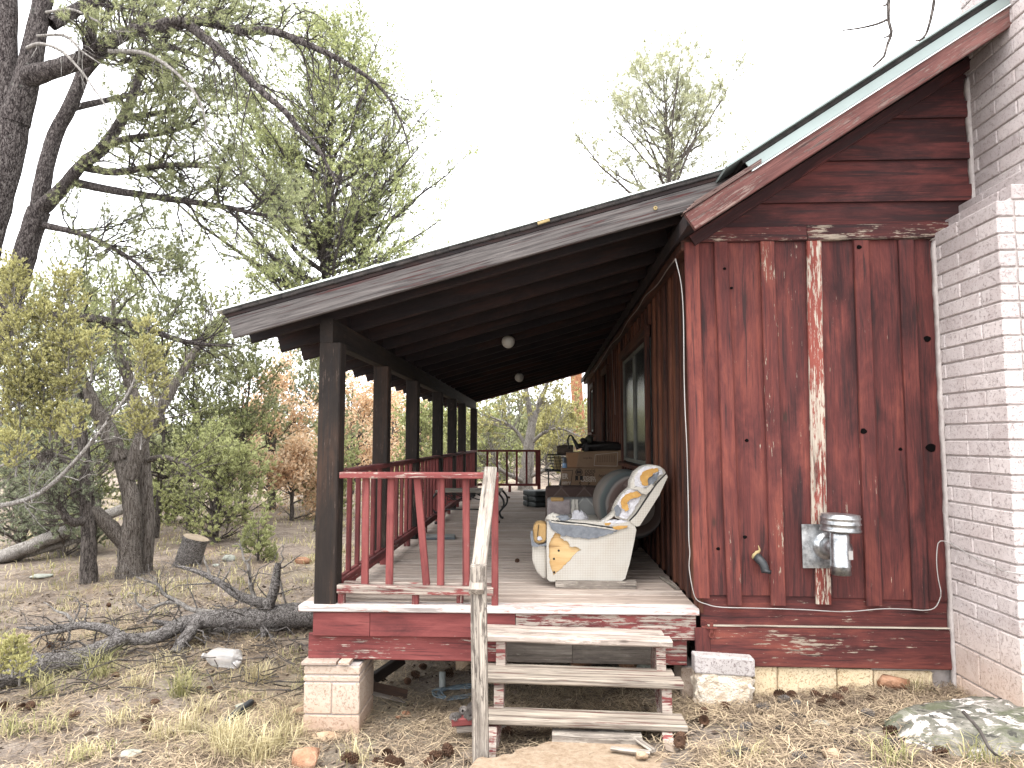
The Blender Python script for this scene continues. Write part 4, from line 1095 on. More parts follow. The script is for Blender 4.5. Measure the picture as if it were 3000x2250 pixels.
# footrest roll on the left
V, F = prism(pz([(715, 1110), (780, 1105), (835, 1120), (835, 1380), (800, 1375), (750, 1320), (715, 1230)]), SY + .03, SYB - .1)
rounded('footrest', V, F, M_FAB, sofa, .03, 3)
V, F = prism(pz([(722, 960), (750, 925), (800, 920), (835, 935), (832, 1060), (810, 1085), (760, 1090), (728, 1070)]), SY + .015, SY + .22)
rounded('arm_front_foam', V, F, M_FOAMD, sofa, .018, 3)
tube_obj('foam_seam', [pc(770, 930, SY + .008), pc(762, 1000, SY + .006), pc(765, 1050, SY + .008)], .003, M_LEATHER, sofa, 5, 12)
sheet('torn_lining', jag(pz([(705, 980), (722, 985), (728, 1075), (770, 1098), (835, 1080), (830, 1100), (760, 1112), (712, 1105)]), .005, 3), [], SY + .0, SY + .012, M_FABG, sofa)
lump('batting', pc(775, 1045, SY + .008), (.02, .012, .016), M_BATT, 5)
# base block
bp0, bp1 = pc(905, 1425, SY - .0), pc(1558, 1425, SY)
board('base_plank', (bp0[0], SY + .02, .030), (bp1[0], SY + .02, .026), (0, 0, 1), .06, .09, M_GREY, sofa, wear=.4, tone=.2)
board('base_plank', (bp0[0], SYB - .1, .030), (bp1[0], SYB - .1, .026), (0, 0, 1), .06, .09, M_GREY, sofa, wear=.4, tone=.2)
# seat and far arm
zseat = .40
rounded('seat', boxv(.03, .62, SY + .225, SYB - .25, .07, zseat), BOXF, M_FAB, sofa, .03, 3)
for k_ in range(3): board('seat_slat', (.05, SY + .26 + .09*k_, zseat + .018), (.36, SY + .26 + .09*k_, zseat + .02), (0, 1, 0), .06, .02, M_PLY, sofa, tone=.6)
lump('batting', (.30, SY + .45, zseat + .06), (.07, .07, .07), M_BATT, 6); lump('batting', (.12, SY + .55, zseat + .05), (.10, .05, .03), M_BATT, 7)
za = at(1620, 1460, SYB - .22).z
rounded('far_arm', boxv(.04, .62, SYB - .22, SYB, .07, za), BOXF, M_SWF, sofa, .035, 3)
rounded('far_arm_panel', boxv(.045, .27, SYB - .232, SYB - .16, zseat - .05, za - .01), BOXF, simple('faded_pink_weave', (.24, .20, .20), (.36, .31, .30), 30, .95, 0, .5), sofa, .02, 2)
rounded('foam_patch', boxv(.075, .20, SYB - .236, SYB - .14, za - .03, za + .006), BOXF, M_FOAMD, sofa, .01, 2, noise=.003)
for a in (.275, .31): sheet('torn_edge', jag([(a, zseat), (a + .025, zseat), (a + .03, za - .01), (a + .004, za - .005)], .005, 4), [], SYB - .245, SYB - .235, M_FAB, sofa)
# back: leaning slab, rounded top, torn near side
back = pz([(1390, 880), (1470, 905), (1560, 945), (1640, 830), (1740, 680), (1810, 530), (1800, 495), (1760, 460), (1690, 448), (1620, 465), (1560, 510), (1520, 590), (1520, 640), (1460, 690), (1410, 760), (1380, 830)])
V, F = prism(back, SY + .02, SY + .24)
rounded('backrest', V, F, M_FAB, sofa, .012, 2)
V, F = prism([(x*.95 + .04, z*.88) for x, z in back], SY + .25, SYB - .05)
rounded('inner_back', V, F, M_SWB, sofa, .012, 2)
strip = pz([(1505, 905), (1560, 945), (1585, 940), (1650, 840), (1745, 690), (1812, 545), (1800, 520), (1720, 610), (1640, 730), (1560, 850)])
sheet('back_side_strip', strip, [], SY - .012, SY + .022, M_FAB, sofa)
tube_obj('piping', [pc(1505, 900, SY - .008), pc(1560, 840, SY - .010), pc(1640, 720, SY - .010), pc(1720, 605, SY - .010), pc(1800, 520, SY - .008)], .006, M_LEATHER, sofa, 6, 24)
def arc_foam(lst, y0, nm='foam_patch', mat=M_FOAM): sheet(nm, jag(pz(lst), .005, 4), [], y0, SY + .03, mat, sofa)
arc_foam([(1545, 560), (1580, 490), (1640, 460), (1720, 462), (1770, 490), (1775, 525), (1700, 560), (1670, 620), (1600, 640), (1555, 620)], SY + .006, 'batting_layer', M_BATT)
arc_foam([(1590, 555), (1620, 500), (1690, 475), (1735, 478), (1735, 500), (1690, 525), (1655, 560), (1650, 615), (1610, 612)], SY - .010)
arc_foam([(1650, 560), (1690, 530), (1740, 510), (1730, 560), (1700, 600), (1660, 612)], SY + .000, 'torn_lining', M_FABG)
arc_foam([(1395, 800), (1440, 700), (1500, 650), (1560, 640), (1600, 690), (1580, 750), (1530, 830), (1480, 890), (1420, 870)], SY + .006, 'batting_layer', M_BATT)
arc_foam([(1435, 740), (1470, 690), (1560, 660), (1600, 685), (1590, 700), (1530, 720), (1485, 750), (1500, 800), (1470, 825), (1440, 790)], SY - .012)
arc_foam([(1380, 800), (1415, 770), (1440, 810), (1420, 860), (1395, 865)], SY - .002, 'torn_lining', M_FABG)
arc_foam([(1520, 640), (1560, 625), (1640, 640), (1680, 600), (1700, 620), (1640, 690), (1600, 680), (1570, 650)], SY - .014, 'torn_cover', M_FAB)

# ------------------------------------------------------------------ second sofa beyond, southwestern weave
s2 = empty('patterned_sofa', (.4, 3.6, 0), 'brown and grey diamond-weave sofa standing behind the torn recliner', 'sofa')
zb2 = at(1600, 1424, 3.35).z
rounded('arm', boxv(.03, .75, 3.30, 3.55, .04, zb2), BOXF, M_SWB, s2, .04, 3)
rounded('arm', boxv(.03, .75, 2.62, 2.80, .04, .40), BOXF, M_SWB, s2, .04, 3)
rounded('seat', boxv(.05, .75, 2.80, 3.30, .06, .38), BOXF, M_SWF, s2, .03, 3)
CYB = SY + .75
cx, cz = at(1852, 1484, CYB).x, at(1852, 1484, CYB).z
rr = at(1852, 1382, CYB).z - cz
prof = [(.001, -.10), (rr*.5, -.095), (rr*.8, -.075), (rr*.95, -.04), (rr, .0), (rr, .5), (rr*.9, .56), (.001, .58)]
lathe('round_back_cushion', prof, (cx, CYB + .1, cz), (0, 1, 0), M_SWIRL, sofa, 40)
rounded('backrest', boxv(.72, .98, 2.9, 3.55, .06, .60), BOXF, M_SWB, s2, .05, 3)
for (ax, ay) in ((.1, 2.68), (.1, 3.48), (.9, 2.68), (.9, 3.48)): board('leg', (ax, ay, 0), (ax, ay, .06), (1, 0, 0), .05, .05, M_DARK, s2)
rounded('recliner_side', boxv(.74, .96, SYB + .02, SYB + .22, .02, .42), BOXF, M_SWB, s2, .03, 2)

# ------------------------------------------------------------------ boxes and clutter
BY = 4.45
def P2(a, b, Y): return at(1450 + a*.1808, 1250 + b*.1808, Y)
bx0, bx1 = P2(1085, 700, BY).x, P2(2070, 700, BY).x
bz1 = P2(1500, 672, BY).z
def text_obj(name, s, loc, size, mat, parent, bold=0.0, sx=1.0, shear=0.0, rot=None):
    cu = bpy.data.curves.new(name, 'FONT'); cu.body = s; cu.size = size; cu.extrude = .0008; cu.offset = bold; cu.shear = shear
    tmp = bpy.data.objects.new('tmp', cu); COL.objects.link(tmp)
    dg = bpy.context.evaluated_depsgraph_get()
    me = bpy.data.meshes.new_from_object(tmp.evaluated_get(dg))
    bpy.data.objects.remove(tmp)
    me.materials.clear(); me.materials.append(mat)
    o = bpy.data.objects.new(name, me)
    M = Matrix.Translation(Vector(loc)) @ (rot or Matrix.Identity(4)) @ Matrix.Rotation(math.pi/2, 4, 'X') @ Matrix.Diagonal((sx, 1, 1, 1))
    return _link(o, parent, M)
cb1 = empty('cardboard_box', ((bx0 + bx1)/2, BY + .25, 0), 'large printed cardboard moving box reading ODDS ENDS KITCHEN GADGETS', 'box')
rounded('box_body', boxv(bx0, bx1, BY, BY + .5, .01, bz1), BOXF, M_CARD, cb1, .004, 1, False)
YT = BY - .002
def tx(a, b): p = P2(a, b, YT); return (p.x, YT, p.z)
sc_ = 9.3/2080*.1808*1.0
text_obj('lettering', 'ODDS', tx(1455, 742), .052, M_INK, cb1, .0006, .95)
text_obj('lettering', 'ENDS', tx(1455, 797), .052, M_INK, cb1, .0006, .95)
text_obj('lettering', 'KITCHEN', tx(1392, 845), .044, M_INKW, cb1, .0008, 1.0)
text_obj('lettering', 'GADGETS', tx(1392, 890), .044, M_INKW, cb1, .0008, 1.0)
text_obj('lettering', 'heirlooms', tx(1675, 820), .062, M_INK, cb1, .0, .8, .3)
text_obj('lettering', 'S', tx(1360, 955), .07, M_INK, cb1, .001)
text_obj('lettering', 'P', tx(1510, 950), .05, M_INK, cb1, .001)
text_obj('lettering', 'cl', tx(1680, 910), .06, M_INK, cb1, .001, 1, .3)
text_obj('lettering', 'ER', tx(1090, 842), .092, M_INKW, cb1, .003, .72)
text_obj('lettering', 'omer', tx(1085, 935), .075, M_INKW, cb1, .002, .72)
for a, b in (((1085, 712), (1262, 708)), ((1262, 708), (1225, 945)), ((1225, 945), (1095, 965))):
    p, q = tx(*a), tx(*b); board('print_line', (p[0], YT - .0005, p[2]), (q[0], YT - .0005, q[2]), (0, 0, 1) if abs(q[0]-p[0]) > .05 else (1, 0, 0), .006, .001, M_INK, cb1)
bc = tx(1362, 735); 
for r0_, r1_ in ((.037, .046), (.022, .030)):
    V = []; F = []
    for k_ in range(28):
        a = 2*math.pi*k_/28; V += [(bc[0] + r0_*math.cos(a), YT - .0008, bc[2] + r0_*math.sin(a)), (bc[0] + r1_*math.cos(a), YT - .0008, bc[2] + r1_*math.sin(a))]
    for k_ in range(28): j_ = (k_+1) % 28; F.append((2*k_, 2*k_+1, 2*j_+1, 2*j_))
    mobj('badge_ring', V, F, M_INK, cb1)
board('badge_bar', (bc[0] - .02, YT - .0012, bc[2]), (bc[0] + .02, YT - .0012, bc[2]), (0, 0, 1), .022, .001, M_INK, cb1)
for s_ in (-1, 1): sheet('badge_ribbon', [(bc[0] + s_*.012, bc[2] - .05), (bc[0] + s_*.048, bc[2] - .045), (bc[0] + s_*.05, bc[2] - .115), (bc[0] + s_*.03, bc[2] - .10), (bc[0] + s_*.012, bc[2] - .11)], [], YT - .0012, YT - .0004, M_INK, cb1)
ux0, ux1 = P2(1168, 500, BY + .03).x, P2(2085, 500, BY + .03).x
uz0, uz1 = bz1 + .004, P2(1600, 402, BY + .03).z
cb2 = empty('cardboard_box', ((ux0 + ux1)/2, BY + .3, uz0), 'low open cardboard box stacked on top of the printed one', 'box')
xm = P2(1365, 500, BY).x
xm2 = P2(1318, 640, BY).x
V, F = prism([(xm2, uz0), (ux1, uz0), (ux1 - .01, uz1 + .012), (xm + .3, uz1 + .008), (xm, uz1 - .008)], BY + .01, BY + .5)
rounded('box_body', V, F, M_CARD, cb2, .003, 1, False)
V, F = prism([(ux0, uz0), (xm2 + .01, uz0), (xm + .01, uz1 - .012), (ux0 + .002, uz1 - .014)], BY + .03, BY + .48)
rounded('box_flap', V, F, M_CARD2, cb2, .003, 1, False)
lp = [P2(1625, 455, BY + .008), P2(1990, 415, BY + .008), P2(1980, 640, BY + .008), P2(1605, 630, BY + .008)]
for i in range(4):
    p, q = lp[i], lp[(i+1) % 4]
    board('print_line', p, q, (0, 0, 1) if i % 2 == 0 else (1, 0, 0), .004, .001, M_INKW, cb2)
text_obj('lettering', 'Large Box', (P2(1430, 520, BY).x, BY + .008, P2(1430, 520, BY).z), .036, M_INKB, cb2, 0, .8)
for k_ in range(11):
    p = P2(1660 + 28*k_, 500, BY + .008); board('print_bar', (p.x, p.y, p.z - .06), (p.x, p.y, p.z + .03), (1, 0, 0), .004, .001, M_INKB, cb2)
# dark gear on top
ztop = uz1 + .012
bag = empty('gear_bag', ((xm + ux1)/2, BY + .3, ztop), 'dark canvas gear bag lying across the top box', 'bag')
lump('bag_body', (xm + .30, BY + .25, ztop + .05), (.34, .16, .065), M_LEATHER, 21, bag, amp=.3, nu=20, nv=10)
lump('bag_end', (xm + .12, BY + .2, ztop + .09), (.06, .07, .07), M_OLIVE, 22, bag, amp=.15)
tube_obj('bag_strap', [(xm - .12, BY + .15, ztop + .02), (xm - .14, BY + .15, ztop + .14), (xm - .10, BY + .15, ztop + .20), (xm - .05, BY + .15, ztop + .12), (xm + .0, BY + .15, ztop + .02)], [.012, .012, .01, .022, .03], M_LEATHER, bag, 8, 24)
bk = empty('work_boots', (xm + .05, BY + .2, ztop), 'pair of dark boots lying beside the bag on the boxes', 'boots')
lump('boot', (xm + .06, BY + .1, ztop + .13), (.045, .06, .035), M_LEATHER, 23, bk, amp=.2)
lump('boot', (xm + .14, BY + .1, ztop + .15), (.055, .06, .05), M_OLIVE, 24, bk, amp=.15)
tube_obj('boot_shaft', [(xm + .06, BY + .1, ztop + .12), (xm + .10, BY + .12, ztop + .09), (xm + .12, BY + .14, ztop + .0)], [.03, .04, .045], M_LEATHER, bk, 10, 10)
# wire cart with basket
RY = 5.3
cart = empty('wire_cart', (P2(980, 700, RY).x, RY + .2, 0), 'black wire cart with a basket of papers beside the boxes', 'cart')
xa_, xb_ = P2(835, 700, RY).x, P2(1095, 700, RY).x
zs_ = P2(900, 715, RY).z; zt_ = P2(900, 470, RY).z
for xx in (xa_ + .03, xb_ + .05):
    for yy_ in (RY, RY + .4): tube_obj('leg', [(xx, yy_, 0), (xx, yy_, zs_)], .009, M_BLACKM, cart, 6, 2)
for yy_ in (RY, RY + .4): tube_obj('shelf_rail', [(xa_ - .02, yy_, zs_), (xb_ + .08, yy_, zs_)], .012, M_BLACKM, cart, 6, 2)
for k_ in range(7): tube_obj('shelf_wire', [(xa_ + .04*k_, RY, zs_ + .004), (xa_ + .04*k_, RY + .4, zs_ + .004)], .004, M_BLACKM, cart, 5, 2)
xl0, xr0 = xa_ + .05, xb_ + .12
for k_ in range(6):
    h = k_ / 5; o_ = .06 * (1 - h)
    zz = zs_ + .01 + (zt_ - zs_) * h
    tube_obj('basket_wire', [(xl0 - .03 + o_, RY, zz), (xr0, RY, zz), (xr0, RY + .35, zz), (xl0 - .03 + o_, RY + .35, zz), (xl0 - .03 + o_, RY, zz)], .007 if k_ in (0, 5) else .004, M_BLACKM, cart, 5, 5)
for k_ in range(5): tube_obj('basket_wire', [(xl0 + .06 + .05*k_, RY - .002, zs_), (xl0 + .0 + .06*k_, RY - .002, zt_)], .004, M_BLACKM, cart, 5, 2)
tube_obj('folding_leg', [(xb_ + .03, RY - .04, zs_ + .05), (xb_ - .02, RY - .04, zs_ - .12), (xb_ - .10, RY - .04, zs_ - .42)], .014, M_BLACKM, cart, 6, 8)
tube_obj('folding_leg', [(xb_ + .02, RY - .06, zs_ - .05), (xb_ - .04, RY - .06, zs_ - .3), (xb_ - .07, RY - .06, zs_ - .5)], .012, M_BLACKM, cart, 6, 8)
np_ = rounded('newspaper_bundle', boxv(xl0 + .06, xl0 + .16, RY + .03, RY + .3, zs_ + .02, zt_ - .01), BOXF, M_YEL, None, .01, 2); tag(np_, 'yellowed bundle of paper standing in the wire basket', 'papers')
zbk = P2(1130, 430, RY).z
bl_ = tube_obj('blanket_roll', [(P2(1010, 400, RY).x, RY + .18, zt_ + .075), (P2(1130, 400, RY).x, RY + .18, zt_ + .08), (P2(1275, 400, RY).x, RY + .18, zt_ + .075)], [.06, .075, .07], M_BROWNB, None, 12, 14, rough=.08)
tag(bl_, 'rolled brown blanket lying on top of the wire cart', 'blanket')
cy_ = BY + .06
cp = P2(1131, 672, cy_)
can = empty('canister', (cp.x, cy_, bz1), 'blue and grey plastic canister standing on the printed box', 'canister')
hc = P2(1131, 500, cy_).z - bz1; rc = (P2(1167, 600, cy_).x - P2(1095, 600, cy_).x) / 2
lathe('canister_body', [(0, .002), (rc, .002), (rc, hc*.42), (rc*.95, hc*.44)], (cp.x, cy_, bz1), (0, 0, 1), M_BLUE, can, 20)
lathe('canister_top', [(rc*.95, hc*.43), (rc*.93, hc*.9), (rc*.8, hc), (0, hc)], (cp.x, cy_, bz1), (0, 0, 1), M_DGREY, can, 20)
tube_obj('canister_handle', [(cp.x, cy_ - rc*.95, bz1 + hc*.92), (cp.x - .003, cy_ - rc*1.2, bz1 + hc*.75), (cp.x, cy_ - rc*.96, bz1 + hc*.55)], .006, M_BLACKP, can, 6, 10)
# folded mattress
cu = empty('folding_mattress', (-.05, 7.45, 0), 'dark grey vinyl mattress folded in three with a black strap', 'mattress')
ca, cb_, cc = atz(1508, 1478, 0), atz(1567, 1488, 0), atz(1600, 1482, 0)
dv1 = Vector((ca.x - cb_.x, ca.y - cb_.y, 0)); dv2 = Vector((cc.x - cb_.x, cc.y - cb_.y, 0)).normalized() * .55
dv1 = dv1.normalized() * .42; dv2 = Vector((-dv1.y, dv1.x, 0)).normalized() * -.6
if dv2.y < 0: dv2 = -dv2
Hc = .09
for k_ in range(3):
    b0 = Vector((cb_.x, cb_.y, .004 + k_*Hc))
    V = [b0, b0 + dv2, b0 + dv2 + dv1, b0 + dv1]; V = V + [v + Vector((0, 0, Hc - .004)) for v in V]
    rounded('fold', [tuple(v) for v in V], BOXF, M_VINYL, cu, .022, 3)
m0 = Vector((cb_.x, cb_.y, 0)) + dv1 * .55 - dv2.normalized() * .008
tube_obj('strap', [m0 + Vector((0, 0, .005)), m0 + Vector((.008, 0, .12)), m0 + Vector((-.005, 0, .19))], .012, M_BLACKP, cu, 6, 8)
# wrought iron bench-table
tb = empty('iron_table', (-1.0, 5.05, 0), 'low slatted table with black scrolled iron legs beside the railing', 'table')
zt_ = at(1300, 1440, 4.7).z
for yy_ in (4.72, 5.1):
    board('top_slat', (-1.44, yy_, zt_), (-.56, yy_ + .1, zt_), (0, 1, 0), .17, .028, M_SLAT, tb, tone=.6, c=.008)
for (lx, ly, sg) in ((-1.42, 4.66, -1), (-.60, 4.78, 1), (-1.42, 5.24, -1), (-.58, 5.34, 1)):
    z_ = zt_ - .02
    tube_obj('leg', [(lx, ly, z_), (lx + sg*.07, ly, z_ - .10), (lx + sg*.06, ly, z_ - .20), (lx - sg*.03, ly, z_ - .30), (lx - sg*.02, ly, .03), (lx + sg*.02, ly, .012)], [.016, .014, .014, .013, .013, .02], M_BLACKM, tb, 7, 24)
    tube_obj('scroll', [(lx - sg*.02, ly, z_ - .04), (lx - sg*.10, ly, z_ - .06), (lx - sg*.13, ly, z_ - .12), (lx - sg*.08, ly, z_ - .14), (lx - sg*.07, ly, z_ - .10)], .008, M_BLACKM, tb, 6, 18)
for (ly, o_) in ((4.70, 0), (5.28, .06)):
    tube_obj('apron_rail', [(-1.42, ly, zt_ - .035), (-.60, ly + .1, zt_ - .035)], .011, M_BLACKM, tb, 6, 2)
    tube_obj('apron_scroll', [(-1.3, ly, zt_ - .05), (-1.15, ly, zt_ - .11), (-1.0, ly + .05, zt_ - .06), (-.85, ly + .05, zt_ - .11), (-.7, ly + .08, zt_ - .05)], .008, M_BLACKM, tb, 6, 24)
    lump('rosette', (-1.0, ly + .04, zt_ - .10), (.035, .012, .035), M_BLACKM, 31, tb, amp=.4)
tube_obj('stretcher', [(-1.40, 4.98, .16), (-.62, 5.06, .16)], .010, M_BLACKM, tb, 6, 2)
# flat case lying on the deck
mc = atz(1290, 1572, .02)
case = empty('flat_case', (mc.x, mc.y, 0), 'flat grey case lying on the deck inside the railing', 'case')
Mr = Matrix.Rotation(.12, 3, 'Z')
for nm, s_, z0_, z1_, m_ in (('case_body', 1, .001, .022, M_DGREY), ('case_lid', .96, .024, .034, simple('pale_case_lid', (.30, .31, .30), (.38, .39, .38), 4, .5))):
    V = [tuple(Vector((mc.x, mc.y, 0)) + Mr @ Vector(v)) for v in boxv(-.17*s_, .17*s_, -.12*s_, .12*s_, z0_, z1_)]
    rounded(nm, V, BOXF, m_, case, .004, 2)
tag(board('loose_slat', atz(1938, 1690, .012), atz(1985, 1725, .012), (1, 0, 0), .035, .014, M_GREY, None, wear=.4, tone=.3), 'short loose grey slat on the deck against the porch wall', 'plank')
# ------------------------------------------------------------------ trees
def D(u, v, d): return at(u, v, d + CAM.y)
def spawn(P, R, k, t0, t1, L, ang, up, rng, N=4, wig=.08, sag=0.0, lt=.5, rr=.6, rmax=.03, rend=.25, flat=1.0, bylen=False):
    B, N0 = P.shape[:2]
    idx = np.repeat(np.arange(B), k); M = len(idx)
    if bylen:
        ll = np.linalg.norm(P[:, -1] - P[:, 0], axis=1) + .05; idx = rng.choice(B, M, p=ll / ll.sum())
    t = rng.uniform(t0, t1, M); f = t * (N0 - 1); i = np.minimum(f.astype(int), N0 - 2); w = (f - i)[:, None]
    pos = P[idx, i] * (1 - w) + P[idx, i+1] * w
    tan = nrm(P[idx, i+1] - P[idx, i]); rad = R[idx, i] * (1 - w[:, 0]) + R[idx, i+1] * w[:, 0]
    rnd = rng.normal(size=(M, 3)); rnd[:, 2] *= flat
    perp = nrm(rnd - (rnd * tan).sum(1, keepdims=True) * tan)
    a = (ang * rng.uniform(.65, 1.3, M))[:, None]
    d = np.cos(a) * tan + np.sin(a) * perp; d[:, 2] += up; d = nrm(d)
    ln = L * (1 - lt * t) * rng.uniform(.55, 1.35, M)
    s = np.linspace(0, 1, N)[None, :, None]
    pts = pos[:, None] + d[:, None] * s * ln[:, None, None]
    pts[..., 2] += sag * ln[:, None] * (s[..., 0] ** 2)
    wg = np.cumsum(rng.normal(0, wig, (M, N, 3)), axis=1) * ln[:, None, None] / N ** .5
    wg[:, 0] = 0
    pts = pts + wg
    r0 = np.minimum(rad * rr, rmax)
    RR = r0[:, None] * (1 + (rend - 1) * s[..., 0])
    return pts, RR
def along(P, k, rng, t0=.3, t1=1.0):
    B, N = P.shape[:2]
    idx = np.repeat(np.arange(B), k); t = rng.uniform(t0, t1, len(idx)); f = t * (N - 1); i = np.minimum(f.astype(int), N - 2); w = (f - i)[:, None]
    return P[idx, i] * (1 - w) + P[idx, i+1] * w, nrm(P[idx, i+1] - P[idx, i])
def blades(pos, ax, K, spread, ln, wd, rng, up=0.0):
    """K needle blades per tuft"""
    M = len(pos) * K
    b = np.repeat(pos, K, 0); a = np.repeat(ax, K, 0)
    d = a * (1 - spread) + nrm(rng.normal(size=(M, 3))) * spread; d[:, 2] += up; d = nrm(d)
    s = nrm(np.cross(d, rng.normal(size=(M, 3))))
    l = ln * rng.uniform(.6, 1.25, M)[:, None]; w = wd * rng.uniform(.7, 1.3, M)[:, None] * .5
    b = b + nrm(rng.normal(size=(M, 3))) * ln * .12
    V = np.stack([b - s*w, b + s*w, b + d*l], 1).reshape(-1, 3)
    return V, np.arange(M * 3).reshape(-1, 3)
def leaves(pos, K, sp, size, rng):
    M = len(pos) * K
    c = np.repeat(pos, K, 0) + rng.normal(0, sp, (M, 3))
    a = nrm(rng.normal(size=(M, 3))); b = nrm(np.cross(a, rng.normal(size=(M, 3))))
    s = size * rng.uniform(.6, 1.3, M)[:, None]
    V = np.stack([c - a*s, c + b*s*.5, c + a*s, c - b*s*.5], 1).reshape(-1, 3)
    return V, np.arange(M * 4).reshape(-1, 4)
def finish(name, label, cat, wood_g, fol, bark_m, leaf_m, base, group=None):
    root = empty(name, base, label, cat, group)
    V, F = wood_g.arrays(); mobj('trunk', V, F, bark_m, root, origin=base, smooth=True)
    if fol is not None:
        V, F = fol.arrays(); mobj('crown', V, F, leaf_m, root, origin=base)
    return root
def limb(g, pts, r, S=9, n=None, rough=.05, rng=RNG):
    n = n or max(6, len(pts) * 4)
    P = smoothline(pts, n)[None]
    R = np.interp(np.linspace(0, 1, n), np.linspace(0, 1, len(r)), r)[None]
    V, F = tubes(P, R, S, rough, rng); g.add(V, F)
    return P, R
def resample(P, R, n):
    i = np.linspace(0, P.shape[1] - 1, n)
    lo = np.minimum(i.astype(int), P.shape[1] - 2); w = (i - lo)
    return P[:, lo] * (1 - w)[None, :, None] + P[:, lo+1] * w[None, :, None], R[:, lo] * (1 - w) + R[:, lo+1] * w

def foliate(g, fol, P, R, rng, L1, k1, L2, k2, kt, K, nl, nw, spread=.55, up1=.1, up2=.25, ang=.9, t0=.3, dead=0.0, sag1=0.0, sag2=.1, flat=1.0, S=4, upn=.1, tk=None):
    """secondary branches, twigs and needle tufts on the given limbs (P, R)"""
    P1, R1 = spawn(P, R, k1, t0, 1.0, L1, ang, up1, rng, 5, .10, sag1, .45, .45, .013, .25, flat)
    V, F = tubes(P1, np.maximum(R1, .002), S, 0, rng); g.add(V, F)
    P2, R2 = spawn(P1, R1, k2, .25, 1.0, L2, .8, up2, rng, 4, .08, sag2, .4, .6, .008, .35)
    V, F = tubes(P2, np.maximum(R2, .0014), 3, 0, rng); g.add(V, F)
    if fol is None: return P1, P2
    keep = rng.random(len(P2)) > dead
    p, a = along(P2[keep], kt, rng, .35, 1.0)
    V, F = blades(p, a, K, spread, nl, nw, rng, upn); fol.add(V, F)
    return P1, P2

def conifer(name, label, base, H, lean, r0, prof, n1, elev, seed, bark_m, leaf_m, cat='tree', group=None, L2=.6, L3=.28, k1=6, k2=4, kt=3, K=9, nl=.05, nw=.008, t0=.12, spread=.55, stems=1, up=.12, dead=0.0, sag=.12, upn=.1, th0=.08, th1=1.0, kind='needle'):
    rng = np.random.default_rng(seed)
    g, fol = Geo(), Geo()
    base = Vector(base)
    allP, allR = [], []
    for st in range(stems):
        la = Vector(lean) + (Vector((rng.uniform(-.25, .25), rng.uniform(-.2, .2), 0)) * (st > 0))
        pts = [base + Vector((la.x * H * s**1.3 + rng.normal(0, .02)*H*s*(1-s)*2, la.y * H * s**1.3, H * s * (1 - .12*st))) for s in np.linspace(0, 1, 7)]
        pts[0] = pts[0] - Vector((0, 0, .15))
        P, R = limb(g, pts, [r0*1.25, r0, r0*.8, r0*.6, r0*.4, r0*.2, r0*.06], 8, 22, .06, rng)
        # primaries
        n = n1 // stems
        t = np.sort(rng.uniform(t0, .985, n)); f = t * 21; i = np.minimum(f.astype(int), 20); w = (f - i)[:, None]
        pos = P[0, i] * (1-w) + P[0, i+1] * w; rad = R[0, i]
        az = np.arange(n) * 2.4 + rng.uniform(0, .8, n)
        el = elev[0] + (elev[1] - elev[0]) * t + rng.normal(0, .15, n)
        ln = np.array([prof(x) for x in t]) * rng.uniform(.65, 1.2, n)
        d = np.stack([np.cos(az)*np.cos(el), np.sin(az)*np.cos(el), np.sin(el)], -1)
        s = np.linspace(0, 1, 7)[None, :, None]
        P1 = pos[:, None] + d[:, None] * s * ln[:, None, None]
        P1[..., 2] += sag * ln[:, None] * s[..., 0]**2
        wg = np.cumsum(rng.normal(0, .05, (n, 7, 3)), axis=1) * ln[:, None, None] / 2.6; wg[:, 0] = 0
        P1 += wg
        R1 = np.minimum(rad*.55, .012 + .016*ln)[:, None] * (1 - .85 * s[..., 0])
        V, F = tubes(P1, np.maximum(R1, .003), 5, 0, rng); g.add(V, F)
        allP.append(P1); allR.append(R1)
    P1 = np.concatenate(allP); R1 = np.concatenate(allR)
    P2, R2 = spawn(P1, R1, k1, .18, 1.0, L2, .75, up, rng, 4, .09, .05, .4, .5, .014, .3, bylen=True)
    V, F = tubes(P2, np.maximum(R2, .0022), 3, 0, rng); g.add(V, F)
    P3, R3 = spawn(P2, R2, k2, .2, 1.0, L3, .75, up, rng, 3, .08, .1, .35, .6, .006, .4)
    V, F = tubes(P3, np.maximum(R3, .0016), 3, 0, rng); g.add(V, F)
    keep = rng.random(len(P3)) > dead
    p, a = along(P3[keep], kt, rng, .3, 1.0)
    if kind == 'leaf': V, F = leaves(p, K, nl, nw, rng)
    else: V, F = blades(p, a, K, spread, nl, nw, rng, upn)
    fol.add(V, F)
    return finish(name, label, cat, g, fol, bark_m, leaf_m, base, group)

